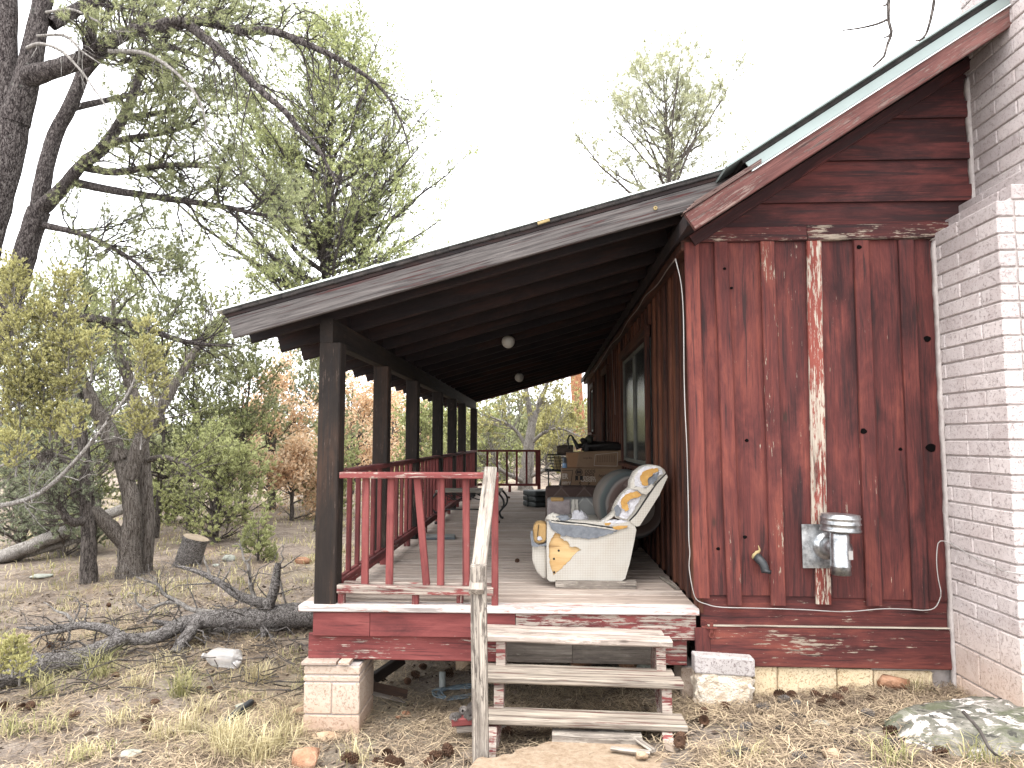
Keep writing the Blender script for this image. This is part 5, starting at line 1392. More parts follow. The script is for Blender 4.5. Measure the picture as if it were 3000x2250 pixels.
# --- the big dark pine at the left edge, its long drooping limb over the porch
rng = np.random.default_rng(11)
d1 = 6.6
g, fol = Geo(), Geo()
b1 = D(-260, 1800, d1 + .2); b1.z = G(b1.x, b1.y)
limb(g, [b1 - Vector((0, 0, .2)), D(-220, 1450, d1 + .15), D(-130, 1000, d1 + .1), D(-45, 700, d1), D(15, 480, d1), D(45, 330, d1)], [.22, .19, .175, .165, .15, .14], 18, 40, .07, rng)
limb(g, [D(30, 420, d1), D(18, 200, d1), D(20, 0, d1), D(0, -400, d1), D(-40, -900, d1)], [.13, .095, .08, .06, .03], 14, 26, .07, rng)
limb(g, [D(45, 360, d1 - .02), D(85, 200, d1 - .05), D(120, 30, d1 - .05), D(165, -200, d1), D(240, -600, d1)], [.13, .095, .08, .06, .03], 14, 26, .07, rng)
LA = limb(g, [D(85, 225, d1 - .1), D(180, 195, d1 - .2), D(265, 165, d1 - .3), D(335, 115, d1 - .35), D(400, 90, d1 - .4), D(500, 78, d1 - .45), D(590, 62, d1 - .45), D(700, 90, d1 - .5), D(800, 92, d1 - .5), D(900, 130, d1 - .55), D(1000, 178, d1 - .55), D(1080, 228, d1 - .6), D(1130, 275, d1 - .6), D(1165, 335, d1 - .6), D(1190, 400, d1 - .6), D(1200, 450, d1 - .6)],
          [.105, .085, .075, .07, .06, .05, .045, .042, .038, .034, .03, .026, .02, .013, .008, .004], 10, 60, .06, rng)
LB = limb(g, [D(440, 84, d1 - .42), D(520, 62, d1 - .5), D(570, 85, d1 - .6), D(625, 130, d1 - .7), D(690, 190, d1 - .8), D(760, 262, d1 - .85), D(830, 322, d1 - .9), D(872, 375, d1 - .9), D(930, 432, d1 - .95), D(962, 490, d1 - .95), D(1005, 570, d1 - 1)],
          [.05, .048, .042, .04, .036, .033, .028, .024, .018, .012, .005], 9, 44, .06, rng)
LC = limb(g, [D(250, 172, d1 - .3), D(330, 155, d1 - .1), D(430, 150, d1 + .2), D(530, 145, d1 + .4), D(640, 190, d1 + .6)], [.05, .035, .028, .02, .008], 8, 24, .06, rng)
LD = limb(g, [D(150, 70, d1), D(260, 10, d1 + .2), D(420, -60, d1 + .3), D(620, -80, d1 + .4), D(800, -30, d1 + .3)], [.07, .05, .04, .03, .01], 8, 24, .06, rng)
# pale dead boughs in front of the trunk
gd = Geo()
DD = [limb(gd, [D(80, 140, d1 - .3), D(120, 128, d1 - .5), D(180, 150, d1 - .6), D(235, 205, d1 - .7), D(275, 260, d1 - .7), D(310, 310, d1 - .7), D(330, 350, d1 - .7)], [.018, .017, .014, .012, .010, .007, .003], 6, 24, 0, rng),
      limb(gd, [D(320, 150, d1 - .5), D(420, 155, d1 - .6), D(500, 200, d1 - .7), D(560, 260, d1 - .75), D(595, 320, d1 - .8), D(605, 400, d1 - .8), D(615, 490, d1 - .8)], [.022, .020, .016, .013, .010, .006, .003], 6, 28, 0, rng),
      limb(gd, [D(135, 36, d1 - .3), D(210, 28, d1 - .5), D(280, 60, d1 - .6), D(340, 90, d1 - .6), D(395, 93, d1 - .7)], [.014, .014, .011, .007, .003], 6, 20, 0, rng),
      limb(gd, [D(110, 105, d1 - .4), D(190, 105, d1 - .5), D(240, 150, d1 - .6), D(300, 190, d1 - .6)], [.014, .014, .010, .004], 6, 16, 0, rng)]
for P, R in DD:
    P1, R1 = spawn(*resample(P, R, 12), 14, .15, 1, .28, .7, -.3, rng, 4, .12, -.15, .3, .5, .005, .3)
    V, F = tubes(P1, np.maximum(R1, .0018), 3, 0, rng); gd.add(V, F)
# drooping bare twigs on the long limbs
for (P, R), t0_, L, k in ((LA, .45, .62, 36), (LB, .3, .6, 26)):
    P1, R1 = spawn(*resample(P, R, 16), k, t0_, 1, L, .9, -.25, rng, 6, .16, -.30, .35, .45, .009, .25)
    V, F = tubes(P1, np.maximum(R1, .0026), 4, 0, rng); g.add(V, F)
    P2, R2 = spawn(P1, R1, 5, .25, 1, .30, .7, -.1, rng, 4, .18, -.1, .3, .6, .004, .4)
    V, F = tubes(P2, np.maximum(R2, .0017), 3, 0, rng); g.add(V, F)
for P, R in (LC, LD): foliate(g, fol, *resample(P, R, 12), rng, .9, 34, .34, 8, 5, 15, .05, .0044, t0=.15)
foliate(g, fol, *[x[:, :9] for x in resample(*LA, 16)], rng, .8, 34, .32, 8, 5, 15, .05, .0044, t0=.25, up1=.3)
t1 = finish('pine_tree', 'dark leaning pine at the left edge with a bare limb arching over the porch', 'tree', g, fol, M_BARKD, L_PINE, b1)
V, F = gd.arrays(); mobj('dead_boughs', V, F, M_BARKW, t1, origin=b1, smooth=True)

# --- second pine behind it, forked, wide spreading limbs
rng = np.random.default_rng(12)
d2 = 8.2
g, fol = Geo(), Geo()
b2 = D(-170, 1660, d2); b2.z = G(b2.x, b2.y)
limb(g, [b2 - Vector((0, 0, .2)), D(-120, 1300, d2), D(0, 980, d2), D(50, 830, d2), D(85, 700, d2), D(115, 615, d2)], [.19, .165, .15, .138, .128, .12], 16, 36, .07, rng)
limbs = []
limbs.append(limb(g, [D(110, 630, d2), D(128, 520, d2), D(160, 400, d2 + .1), D(210, 300, d2 + .1), D(246, 200, d2 + .2), D(272, 60, d2 + .2), D(290, -200, d2 + .2), D(300, -500, d2 + .2)], [.10, .09, .08, .07, .06, .05, .04, .02], 12, 36, .06, rng))
limbs.append(limb(g, [D(112, 620, d2), D(175, 560, d2 - .1), D(250, 472, d2 - .2), D(330, 420, d2 - .3), D(430, 397, d2 - .3), D(500, 385, d2 - .4), D(570, 360, d2 - .4), D(612, 318, d2 - .4)], [.10, .08, .065, .05, .04, .03, .022, .01], 10, 34, .06, rng))
limbs.append(limb(g, [D(255, 470, d2 - .2), D(305, 430, d2 + .1), D(372, 322, d2 + .2), D(410, 220, d2 + .3), D(452, 150, d2 + .3), D(520, 80, d2 + .4), D(620, 40, d2 + .4), D(750, 20, d2 + .4)], [.075, .07, .06, .055, .045, .035, .025, .01], 10, 34, .06, rng))
limbs.append(limb(g, [D(245, 490, d2), D(330, 505, d2 - .2), D(400, 496, d2 - .3), D(500, 483, d2 - .4), D(600, 488, d2 - .5), D(670, 496, d2 - .5)], [.05, .045, .04, .035, .025, .01], 8, 26, .06, rng))
limbs.append(limb(g, [D(200, 530, d2), D(300, 552, d2 - .1), D(420, 572, d2 - .2), D(560, 592, d2 - .3), D(660, 606, d2 - .4), D(760, 628, d2 - .4), D(850, 640, d2 - .4)], [.055, .05, .045, .04, .034, .025, .01], 8, 30, .06, rng))
limbs.append(limb(g, [D(360, 345, d2 + .1), D(440, 335, d2), D(500, 325, d2), D(520, 322, d2)], [.04, .035, .034, .03], 8, 14, .06, rng))
limbs.append(limb(g, [D(40, 905, d2), D(130, 922, d2 - .2), D(250, 930, d2 - .3), D(400, 955, d2 - .4), D(540, 1000, d2 - .4), D(680, 1015, d2 - .4)], [.07, .06, .05, .04, .03, .01], 8, 28, .06, rng))
limbs.append(limb(g, [D(130, 660, d2), D(250, 690, d2 - .2), D(370, 750, d2 - .3), D(430, 800, d2 - .3), D(470, 860, d2 - .3)], [.045, .035, .028, .02, .008], 8, 22, .06, rng))
limbs.append(limb(g, [D(240, 230, d2 + .1), D(340, 120, d2 - .2), D(440, 30, d2 - .3), D(560, -60, d2 - .3)], [.045, .035, .028, .01], 8, 20, .06, rng))
limbs.append(limb(g, [D(200, 320, d2 + .1), D(330, 290, d2 + .6), D(480, 260, d2 + 1), D(640, 270, d2 + 1.2), D(780, 300, d2 + 1.2)], [.045, .035, .028, .02, .008], 8, 22, .06, rng))
for i, (P, R) in enumerate(limbs):
    k1 = [26, 32, 36, 28, 38, 16, 34, 28, 32, 34][i]
    foliate(g, fol, *resample(P, R, 14), rng, [.9, .9, .9, .75, .85, .7, .8, .8, .8, .9][i], k1, .36, 9, 5, 15, .05, .0046, t0=[.45, .35, .4, .3, .3, .2, .2, .2, .2, .2][i], up1=.12, up2=.2, dead=.12, sag1=.0)
finish('pine_tree', 'forked pine with spreading needle-clad limbs behind the dark leaning one', 'tree', g, fol, M_BARKD, L_PINE, b2)

# --- tall pinyon behind the porch roof
b3 = D(945, 1530, 14.5); b3.z = G(b3.x, b3.y)
top3 = D(972, 85, 14.5)
H3 = top3.z - b3.z
pf = lambda t: 5.0 * (1 - t) ** .82 + .12 if t > .42 else 2.4
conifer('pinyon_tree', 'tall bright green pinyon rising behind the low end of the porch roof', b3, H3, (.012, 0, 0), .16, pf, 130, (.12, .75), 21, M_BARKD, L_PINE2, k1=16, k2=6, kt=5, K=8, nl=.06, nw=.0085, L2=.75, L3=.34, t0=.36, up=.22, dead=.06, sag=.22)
# --- ponderosa above the roof
b4 = D(1962, 1380, 24); b4.z = G(b4.x, b4.y)
top4 = D(1962, 185, 24)
H4 = top4.z - b4.z
def pf4(t): return 7.0 * max(0, 1 - t) ** .6
conifer('ponderosa_tree', 'sparse round-topped ponderosa showing above the porch roof ridge', b4, H4, (0, 0, 0), .24, pf4, 46, (.15, .8), 22, M_BARKM, L_POND, k1=10, k2=5, kt=2, K=15, nl=.18, nw=.0125, L2=1.1, L3=.5, t0=.60, spread=.8, up=.30, dead=.05, sag=.25)
# --- junipers at the left
rng = np.random.default_rng(31)
dj = 10.2
g, fol = Geo(), Geo()
b5 = D(385, 1668, dj); b5.z = G(b5.x, b5.y)
zoff = b5.z - D(385, 1668, dj).z
def E(u, v, d): 
    p = D(u, v, d); p.z += zoff * 0; return p
limb(g, [b5 - Vector((0, 0, .15)), E(378, 1600, dj), E(388, 1510, dj), E(375, 1420, dj), E(352, 1340, dj)], [.21, .15, .125, .11, .10], 20, 30, .10, rng)
limb(g, [E(415, 1650, dj + .3) - Vector((0, 0, .2)), E(430, 1550, dj + .3), E(426, 1450, dj + .3), E(420, 1340, dj + .3), E(412, 1240, dj + .3)], [.15, .115, .105, .095, .085], 18, 26, .08, rng)
jl = []
jl.append(limb(g, [E(378, 1400, dj), E(400, 1330, dj), E(425, 1270, dj), E(480, 1180, dj + .1), E(530, 1095, dj + .2), E(600, 990, dj + .3), E(680, 900, dj + .3)], [.11, .10, .085, .07, .055, .04, .015], 12, 34, .1, rng))
jl.append(limb(g, [E(365, 1590, dj), E(300, 1520, dj - .2), E(220, 1450, dj - .3), E(150, 1380, dj - .3), E(90, 1300, dj - .3)], [.11, .10, .08, .06, .03], 12, 28, .1, rng))
jl.append(limb(g, [E(352, 1345, dj), E(310, 1250, dj - .1), E(262, 1160, dj - .2), E(225, 1060, dj - .2), E(215, 940, dj - .2)], [.14, .11, .09, .06, .02], 12, 28, .1, rng))
jl.append(limb(g, [E(413, 1250, dj + .3), E(380, 1120, dj + .4), E(340, 1000, dj + .4), E(330, 880, dj + .4)], [.12, .09, .06, .02], 10, 24, .1, rng))
jl.append(limb(g, [E(425, 1350, dj + .3), E(480, 1340, dj + .2), E(540, 1360, dj + .1), E(600, 1400, dj)], [.05, .04, .03, .01], 8, 18, .08, rng))
for i, (P, R) in enumerate(jl):
    foliate(g, fol, *resample(P, R, 12), rng, .9, [26, 18, 26, 26, 16][i], .34, 8, 4, 14, .04, .010, spread=.5, t0=.3, up1=.2, up2=.35, dead=.2, upn=.3)
finish('juniper_tree', 'old juniper with twisted shaggy double trunk left of the porch', 'tree', g, fol, M_BARKJ, L_JUNG, b5)
# thin dark trunk beside it
rng = np.random.default_rng(32)
g, fol = Geo(), Geo()
b6 = D(262, 1668, 9.9); b6.z = G(b6.x, b6.y)
P, R = limb(g, [b6 - Vector((0, 0, .15)), D(260, 1580, 9.9), D(256, 1500, 9.9), D(252, 1380, 9.9), D(240, 1270, 9.9), D(225, 1150, 9.9), D(240, 1000, 9.9)], [.12, .10, .095, .085, .07, .05, .02], 14, 34, .1, rng)
jq = [(P, R), limb(g, [D(256, 1520, 9.9), D(215, 1530, 9.7), D(180, 1500, 9.6), D(165, 1440, 9.6)], [.07, .06, .045, .02], 10, 20, .08, rng), limb(g, [D(250, 1400, 9.9), D(200, 1350, 10), D(130, 1330, 10.1), D(40, 1340, 10.2)], [.06, .05, .035, .012], 8, 20, .08, rng)]
for P, R in jq: foliate(g, fol, *resample(P, R, 12), rng, 1.0, 24, .36, 8, 3, 18, .05, .007, t0=.3, up1=.0, up2=.1, dead=.15)
finish('juniper_tree', 'slim dark trunk with dim blue-green boughs left of the twisted juniper', 'tree', g, fol, M_BARKM, L_DARK, b6)
# nearer olive juniper: trunk out of frame at the left, boughs reaching in
rng = np.random.default_rng(33)
dn = 6.0
g, fol, gp = Geo(), Geo(), Geo()
b7 = D(-420, 1900, dn); b7.z = G(b7.x, b7.y)
limb(g, [b7 - Vector((0, 0, .2)), D(-400, 1600, dn), D(-330, 1300, dn), D(-260, 1050, dn), D(-180, 850, dn)], [.2, .16, .13, .09, .03], 12, 26, .1, rng)
pale = [limb(gp, [D(-380, 1560, dn), D(-180, 1510, dn), D(0, 1482, dn), D(90, 1458, dn), D(160, 1412, dn), D(225, 1345, dn), D(285, 1275, dn), D(330, 1215, dn), D(365, 1170, dn), D(395, 1110, dn + .05), D(420, 1040, dn + .1)], [.05, .035, .026, .024, .022, .020, .018, .016, .014, .010, .004], 9, 44, .06, rng),
        limb(gp, [D(-300, 1300, dn), D(-120, 1270, dn), D(20, 1200, dn + .1), D(90, 1130, dn + .1), D(150, 1060, dn + .2), D(175, 960, dn + .2), D(185, 880, dn + .2)], [.04, .03, .022, .018, .015, .010, .004], 8, 30, .06, rng),
        limb(gp, [D(-250, 1100, dn), D(-80, 1080, dn), D(40, 1010, dn), D(60, 930, dn)], [.035, .025, .015, .004], 8, 20, .06, rng),
        limb(gp, [D(-300, 1400, dn), D(-100, 1400, dn - .2), D(30, 1350, dn - .2), D(90, 1290, dn - .2)], [.03, .022, .014, .004], 8, 20, .06, rng),
        limb(gp, [D(-100, 1950, dn - .5), D(-40, 1940, dn - .6), D(20, 1930, dn - .6), D(60, 1905, dn - .6)], [.012, .010, .007, .003], 6, 14, .05, rng)]
P1, R1 = spawn(*resample(*pale[0], 16), 40, .25, .95, .5, .8, -.05, rng, 5, .12, 0, .3, .45, .006, .3)
V, F = tubes(P1, np.maximum(R1, .002), 4, 0, rng); gp.add(V, F)
P1b, R1b = spawn(P1, R1, 3, .3, 1, .2, .7, 0, rng, 4, .12, 0, .3, .6, .003, .4)
V, F = tubes(P1b, np.maximum(R1b, .0014), 3, 0, rng); gp.add(V, F)
# upright olive sprays
def spray(u, v, d, rx, rz, n, lean=(0, 0)):
    c = np.array(D(u, v, d)); 
    st = np.array([0, 0, -rz]) + c
    tip = c + np.array([lean[0], 0, rz])
    m = n
    t = rng.uniform(0, 1, m)
    base = st + (tip - st) * t[:, None] + rng.normal(0, .02, (m, 3))
    wdt = rx * np.sin(np.clip(t * .85 + .12, 0, 1) * math.pi) ** .7 + .02
    az = rng.uniform(0, 2*math.pi, m)
    d_ = np.stack([np.cos(az), np.sin(az), rng.uniform(.35, 1.1, m)], -1)
    d_ = nrm(d_)
    s = np.linspace(0, 1, 4)[None, :, None]
    P = base[:, None] + d_[:, None] * s * (wdt * rng.uniform(.6, 1.2, m))[:, None, None]
    P += np.cumsum(rng.normal(0, .008, P.shape), 1)
    V, F = tubes(P, np.full(P.shape[:2], .0025), 3, 0, rng); gp.add(V, F)
    V, F = tubes(smoothline([st - [0, 0, .05], st, c, tip], 8)[None], np.linspace(.010, .002, 8)[None], 5, 0, rng); gp.add(V, F)
    P2, R2 = spawn(P, np.full(P.shape[:2], .003), 4, .2, 1, .09, .7, .4, rng, 3, .08, .1, .3, .8, .002, .6)
    p, a = along(P2, 4, rng, .1, 1.0)
    V, F = blades(p, a, 9, .45, .022, .0095, rng, .25); fol.add(V, F)
for (u, v, dd, rx, rz, n) in ((185, 930, .2, .22, .42, 110), (130, 1020, .1, .24, .36, 100), (40, 900, 0, .2, .32, 70), (60, 1060, 0, .26, .36, 100), (200, 1080, .1, .2, .26, 70), (270, 1040, .15, .15, .18, 40), (430, 1030, .1, .13, .24, 60), (450, 1110, .1, .13, .20, 50), (415, 1250, .05, .16, .15, 50), (150, 1200, .1, .22, .24, 80), (60, 1200, 0, .24, .26, 80), (215, 1250, .05, .14, .15, 40), (50, 1330, -.2, .16, .14, 40), (130, 1130, .1, .2, .25, 60), (10, 1130, 0, .2, .3, 60), (30, 760+70, .1, .15, .2, 40), (40, 1925, -.6, .07, .10, 24), (5, 1930, -.6, .07, .09, 20), (60, 1960, -.65, .05, .07, 14)):
    spray(u, v, dn + dd, rx, rz, n)
t7 = finish('juniper_tree', 'nearest olive-yellow juniper reaching in from the left with a bare pale bough', 'tree', g, fol, M_BARKJ, L_JUN, b7)
V, F = gp.arrays(); mobj('boughs', V, F, M_BARKW, t7, origin=b7, smooth=True)

# --- middle and far background
def gpos(u, d):
    p = D(u, 1290, d); return Vector((p.x, p.y, G(p.x, p.y)))
def hgt(u, v, d, base): return D(u, v, d).z - base.z
def bush(name, label, u, vtop, d, W, seed, leaf_m, bark_m=M_BARKM, cat='tree', group=None, n1=30, stems=2, kind='needle', K=12, nl=.05, nw=.014, elev=(.25, 1.0), t0=.06, k1=6, k2=5, kt=3, dead=.1, r0=.045, shape=.6, lean=(0, 0, 0)):
    b = gpos(u, d); H = max(.4, hgt(u, vtop, d, b))
    pf_ = lambda t: W * max(.05, (1 - t)) ** shape * min(1, .45 + 1.6*t) + .08
    return conifer(name, label, b, H, lean, r0, pf_, n1, elev, seed, bark_m, leaf_m, cat, group, L2=.36*W + .12, L3=.16*W + .08, k1=k1, k2=k2, kt=kt, K=K, nl=nl, nw=nw, t0=t0, stems=stems, up=.3, dead=dead, kind=kind, upn=.25)
GB = 'trees and shrubs beyond the porch'
bush('shrub', 'pale green shrub on the ground right of the stump', 640, 1270, 13, 1.15, 41, L_BUSH, cat='shrub', n1=54, stems=3, nw=.014, dead=.05, K=14)
bush('shrub', 'small upright green seedling beside the pale shrub', 765, 1525, 11.2, .22, 42, L_BUSH, cat='shrub', n1=14, stems=2, nl=.035, nw=.012, r0=.02)
bush('oak_tree', 'orange dry-leaved oak nearest the first porch post', 800, 1110, 18, 1.7, 43, L_OAK, M_BARKM, kind='leaf', nl=.10, nw=.055, K=5, n1=34, stems=2, kt=2, k2=4, dead=.15, r0=.09)
bush('oak_tree', 'orange dry-leaved oak seen between the first and second posts', 1030, 1130, 22, 1.9, 44, L_OAK, M_BARKM, kind='leaf', nl=.11, nw=.06, K=5, n1=34, stems=2, kt=2, k2=4, dead=.15, r0=.09)
bush('oak_tree', 'orange dry-leaved oak seen between the second and third posts', 1150, 1160, 25, 2.0, 45, L_OAK, M_BARKM, kind='leaf', nl=.11, nw=.06, K=5, n1=34, stems=2, kt=2, k2=4, dead=.15, r0=.09)
bush('oak_tree', 'small orange oak low among the shrubs left of the post', 860, 1330, 16, .9, 46, L_OAK, M_BARKM, kind='leaf', nl=.09, nw=.05, K=5, n1=22, stems=2, kt=2, k2=4, dead=.2, r0=.05)
bush('juniper_tree', 'yellow-green young juniper seen right of the third post', 1235, 1170, 19, 1.1, 47, L_BUSH, M_BARKJ, n1=46, stems=2, nw=.024, nl=.06)
bush('juniper_tree', 'yellow-green juniper standing behind the last posts', 1345, 1200, 22, 1.3, 48, L_BUSH, M_BARKJ, n1=46, stems=2, nw=.026, nl=.065)
bush('juniper_tree', 'bright green juniper just right of the far corner post', 1440, 1230, 24, 1.1, 49, L_JUNG, M_BARKJ, n1=42, stems=2, nw=.028, nl=.065)
bush('juniper_tree', 'low green juniper glimpsed through the front railing gap', 960, 1290, 17, 1.0, 50, L_BUSH, M_BARKJ, n1=40, stems=2, nw=.022, nl=.055)
bush('pinyon_tree', 'dim pinyon standing left of the first post behind the oak', 900, 960, 20, 1.8, 51, L_GREY, M_BARKM, n1=44, stems=1, nw=.02, nl=.075, dead=.25, shape=.7, t0=.2)
bush('pinyon_tree', 'grey-green pinyon behind the twisted juniper', 560, 900, 15, 1.8, 52, L_PINE, M_BARKM, n1=50, stems=2, nw=.017, nl=.07, dead=.15, t0=.12)
bush('pinyon_tree', 'dull pinyon far behind the leaning pine', 300, 820, 17, 2.2, 53, L_GREY, M_BARKM, n1=52, stems=1, nw=.02, nl=.075, dead=.15, t0=.12)
bush('pinyon_tree', 'dull pinyon far left beyond the olive juniper', 60, 860, 19, 2.4, 54, L_GREY, M_BARKM, n1=52, stems=1, nw=.02, nl=.075, dead=.15, t0=.1)
bush('pinyon_tree', 'thin bare-limbed pinyon close behind the low roof corner', 720, 870, 16, 1.5, 55, L_PINE, M_BARKM, n1=34, stems=1, nw=.016, nl=.07, dead=.4, t0=.3, k2=4)
bush('shrub', 'low olive shrub under the twisted juniper on the left', 500, 1440, 16, .9, 56, L_JUNG, M_BARKJ, cat='shrub', n1=30, stems=2, nw=.02)
bush('shrub', 'dim low boughs of a shrub at the left edge', 80, 1400, 13, 1.3, 57, L_DARK, M_BARKJ, cat='shrub', n1=40, stems=3, nw=.017)
bush('shrub', 'dim low shrub right behind the slim dark trunk', 200, 1440, 12, .8, 58, L_DARK, M_BARKJ, cat='shrub', n1=34, stems=3, nw=.015)
bush('pinyon_tree', 'pale pinyon rising in the gap right of the forked pine', 470, 700, 14, 1.7, 81, L_PINE, M_BARKM, n1=60, stems=1, nw=.013, nl=.06, dead=.08, t0=.15, kt=4)
bush('juniper_tree', 'yellow-green juniper filling in behind the olive boughs at left', 170, 760, 12.5, 1.6, 82, L_JUNG, M_BARKJ, n1=60, stems=2, nw=.013, nl=.05, dead=.08, t0=.15, kt=4)
bush('juniper_tree', 'soft green juniper between the twisted trunk and the roof corner', 640, 1010, 15, 1.2, 83, L_JUNG, M_BARKJ, n1=50, stems=2, nw=.014, nl=.05, dead=.12, t0=.12, kt=4)
# juniper beyond the far railing, with a pale split trunk
rng = np.random.default_rng(61)
df = 19
g, fol = Geo(), Geo()
b8 = gpos(1541, df)
limb(g, [b8 - Vector((0, 0, .2)), D(1540, 1420, df), D(1545, 1360, df), D(1552, 1290, df), D(1560, 1220, df)], [.24, .20, .17, .13, .09], 16, 26, .12, rng)
fl = [limb(g, [D(1552, 1300, df), D(1570, 1210, df), D(1600, 1130, df), D(1630, 1060, df)], [.09, .075, .05, .02], 10, 20, .1, rng),
      limb(g, [D(1556, 1300, df), D(1590, 1270, df - .2), D(1640, 1255, df - .3), D(1700, 1280, df - .4)], [.055, .045, .03, .012], 8, 18, .1, rng),
      limb(g, [D(1548, 1320, df), D(1510, 1260, df), D(1460, 1230, df - .2), D(1410, 1215, df - .3)], [.055, .045, .03, .012], 8, 18, .1, rng),
      limb(g, [D(1556, 1230, df), D(1540, 1130, df), D(1530, 1060, df), D(1535, 990, df)], [.08, .06, .04, .015], 8, 18, .1, rng),
      limb(g, [D(1540, 1415, df), D(1500, 1395, df - .4), D(1465, 1375, df - .6), D(1440, 1340, df - .7)], [.07, .06, .045, .02], 8, 18, .1, rng),
      limb(g, [D(1545, 1400, df), D(1590, 1380, df - .2), D(1640, 1360, df - .2)], [.06, .05, .02], 8, 14, .1, rng)]
for i, (P, R) in enumerate(fl): foliate(g, fol, *resample(P, R, 10), rng, 1.4, 26, .5, 7, 3, 10, .08, .026, t0=.3, up1=.1, up2=.2, dead=.3 if i not in (4, 5) else .85)
finish('juniper_tree', 'spreading juniper with bleached split trunk beyond the far railing', 'tree', g, fol, M_BARKW, L_JUN, b8)
# orange-barked pine seen past the far house corner
rng = np.random.default_rng(62)
g, fol = Geo(), Geo()
b9 = gpos(1698, 30)
P, R = limb(g, [b9 - Vector((0, 0, .2)), D(1697, 1250, 30), D(1690, 1150, 30), D(1686, 950, 30), D(1684, 700, 30)], [.28, .25, .24, .2, .12], 12, 26, .05, rng)
foliate(g, fol, *resample(P, R, 10), rng, 2.2, 20, .8, 6, 2, 10, .16, .03, t0=.45, dead=.2)
finish('ponderosa_tree', 'orange-barked ponderosa trunk seen past the far corner of the cabin', 'tree', g, fol, M_BARKR, L_PINE, b9)
bush('juniper_tree', 'olive juniper filling the gap between far railing and cabin', 1650, 1190, 27, 1.9, 63, L_JUN, M_BARKJ, n1=40, stems=2, nw=.03, nl=.085)
bush('juniper_tree', 'pale juniper far beyond the right end of the far railing', 1600, 1240, 33, 2.2, 64, L_GREY, M_BARKJ, n1=40, stems=2, nw=.035, nl=.09)
bush('juniper_tree', 'faint grey-green juniper far behind the far corner post', 1480, 1180, 34, 2.6, 65, L_GREY, M_BARKJ, n1=44, stems=2, nw=.035, nl=.09)
bush('pinyon_tree', 'tall faint pinyon far beyond the middle porch posts', 1290, 1060, 36, 3.0, 66, L_GREY, M_BARKM, n1=50, stems=1, nw=.035, nl=.1, dead=.2)
bush('pinyon_tree', 'bare grey-limbed pinyon far behind the orange oaks', 985, 1050, 28, 2.2, 67, L_GREY, M_BARKM, n1=44, stems=2, nw=.03, nl=.09, dead=.5)
# far wood: one mass of crowns on the rising ground
rng = np.random.default_rng(70)
fol = Geo()
for i in range(150):
    d = rng.uniform(34, 75); u = rng.uniform(-500, 2000)
    b = gpos(u, d)
    W = rng.uniform(1.2, 2.6); H = rng.uniform(1.5, 3.4) + (d - 34) * .02
    m = 300
    t = rng.uniform(0, 1, m); r = W * (1 - t) ** .6 * np.sqrt(rng.uniform(.2, 1, m)); a = rng.uniform(0, 6.28, m)
    p = np.stack([b.x + r*np.cos(a), b.y + r*np.sin(a), b.z + .1 + H*t], -1)
    V, F = blades(p, np.tile([[0, 0, 1.]], (m, 1)), 4, .7, .28, .10, rng, .2); fol.add(V, F)
V, F = fol.arrays()
fw = mobj('far_wood', V, F, L_GREY, origin=(0, 50, 0)); tag(fw, 'far grey-green woodland closing the view beyond the trees', None, kind='stuff')
# bare twigs hanging into the top right of the view, from a bough above
rng = np.random.default_rng(71)
g = Geo()
dt = 4.0
hb = D(1700, -700, dt)
br = Vector((5.2, -1.3, G(5.2, -1.3)))
limb(g, [br - Vector((0, 0, .2)), br + Vector((-.05, 0, 2.2)), br + Vector((-.2, .1, 4.2)), br + Vector((-.1, .2, 7.0))], [.2, .17, .14, .05], 12, 26, .06, rng)
bough = [br + Vector((-.2, .1, 4.0)), Vector(((br.x + D(2500, -300, dt).x)/2, -1.0, D(2500, -420, dt).z)), D(2740, -150, dt), D(2600, -140, dt), D(2400, -160, dt)]
limb(g, bough, [.07, .05, .03, .018, .006], 8, 40, .05, rng)
tw = [[D(2600, -140, dt), D(2605, -40, dt), D(2603, 55, dt), D(2612, 95, dt), D(2600, 130, dt), D(2590, 165, dt), D(2575, 180, dt), D(2557, 197, dt)],
      [D(2604, 55, dt), D(2570, 70, dt), D(2520, 82, dt), D(2468, 89, dt)],
      [D(2612, 95, dt), D(2604, 105, dt), D(2590, 110, dt)],
      [D(2740, -150, dt), D(2738, -20, dt), D(2730, 40, dt), D(2715, 95, dt), D(2700, 115, dt), D(2682, 120, dt)],
      [D(2603, 5, dt), D(2596, 14, dt), D(2585, 18, dt)]]
for t_ in tw: limb(g, t_, [.012, .011, .009, .006] if len(t_) > 4 else [.008, .0045], 6, 24, .05, rng)
finish('pine_tree', 'leafless twigs dangling into view above the cabin roof', 'tree', g, None, M_BARKM, None, br)
# ------------------------------------------------------------------ things on the ground
def GP(u, v):
    """point of the ground seen at pixel (u, v)"""
    d = CR @ Vector((u - 1500, -(v - 1125), -FPX))
    lo, hi = .5, 60.0
    for _ in range(40):
        m = (lo + hi) / 2; p = CAM + d * (m / d.y)
        if p.z > G(p.x, p.y): lo = m
        else: hi = m
    p = CAM + d * (lo / d.y)
    return Vector((p.x, p.y, G(p.x, p.y)))
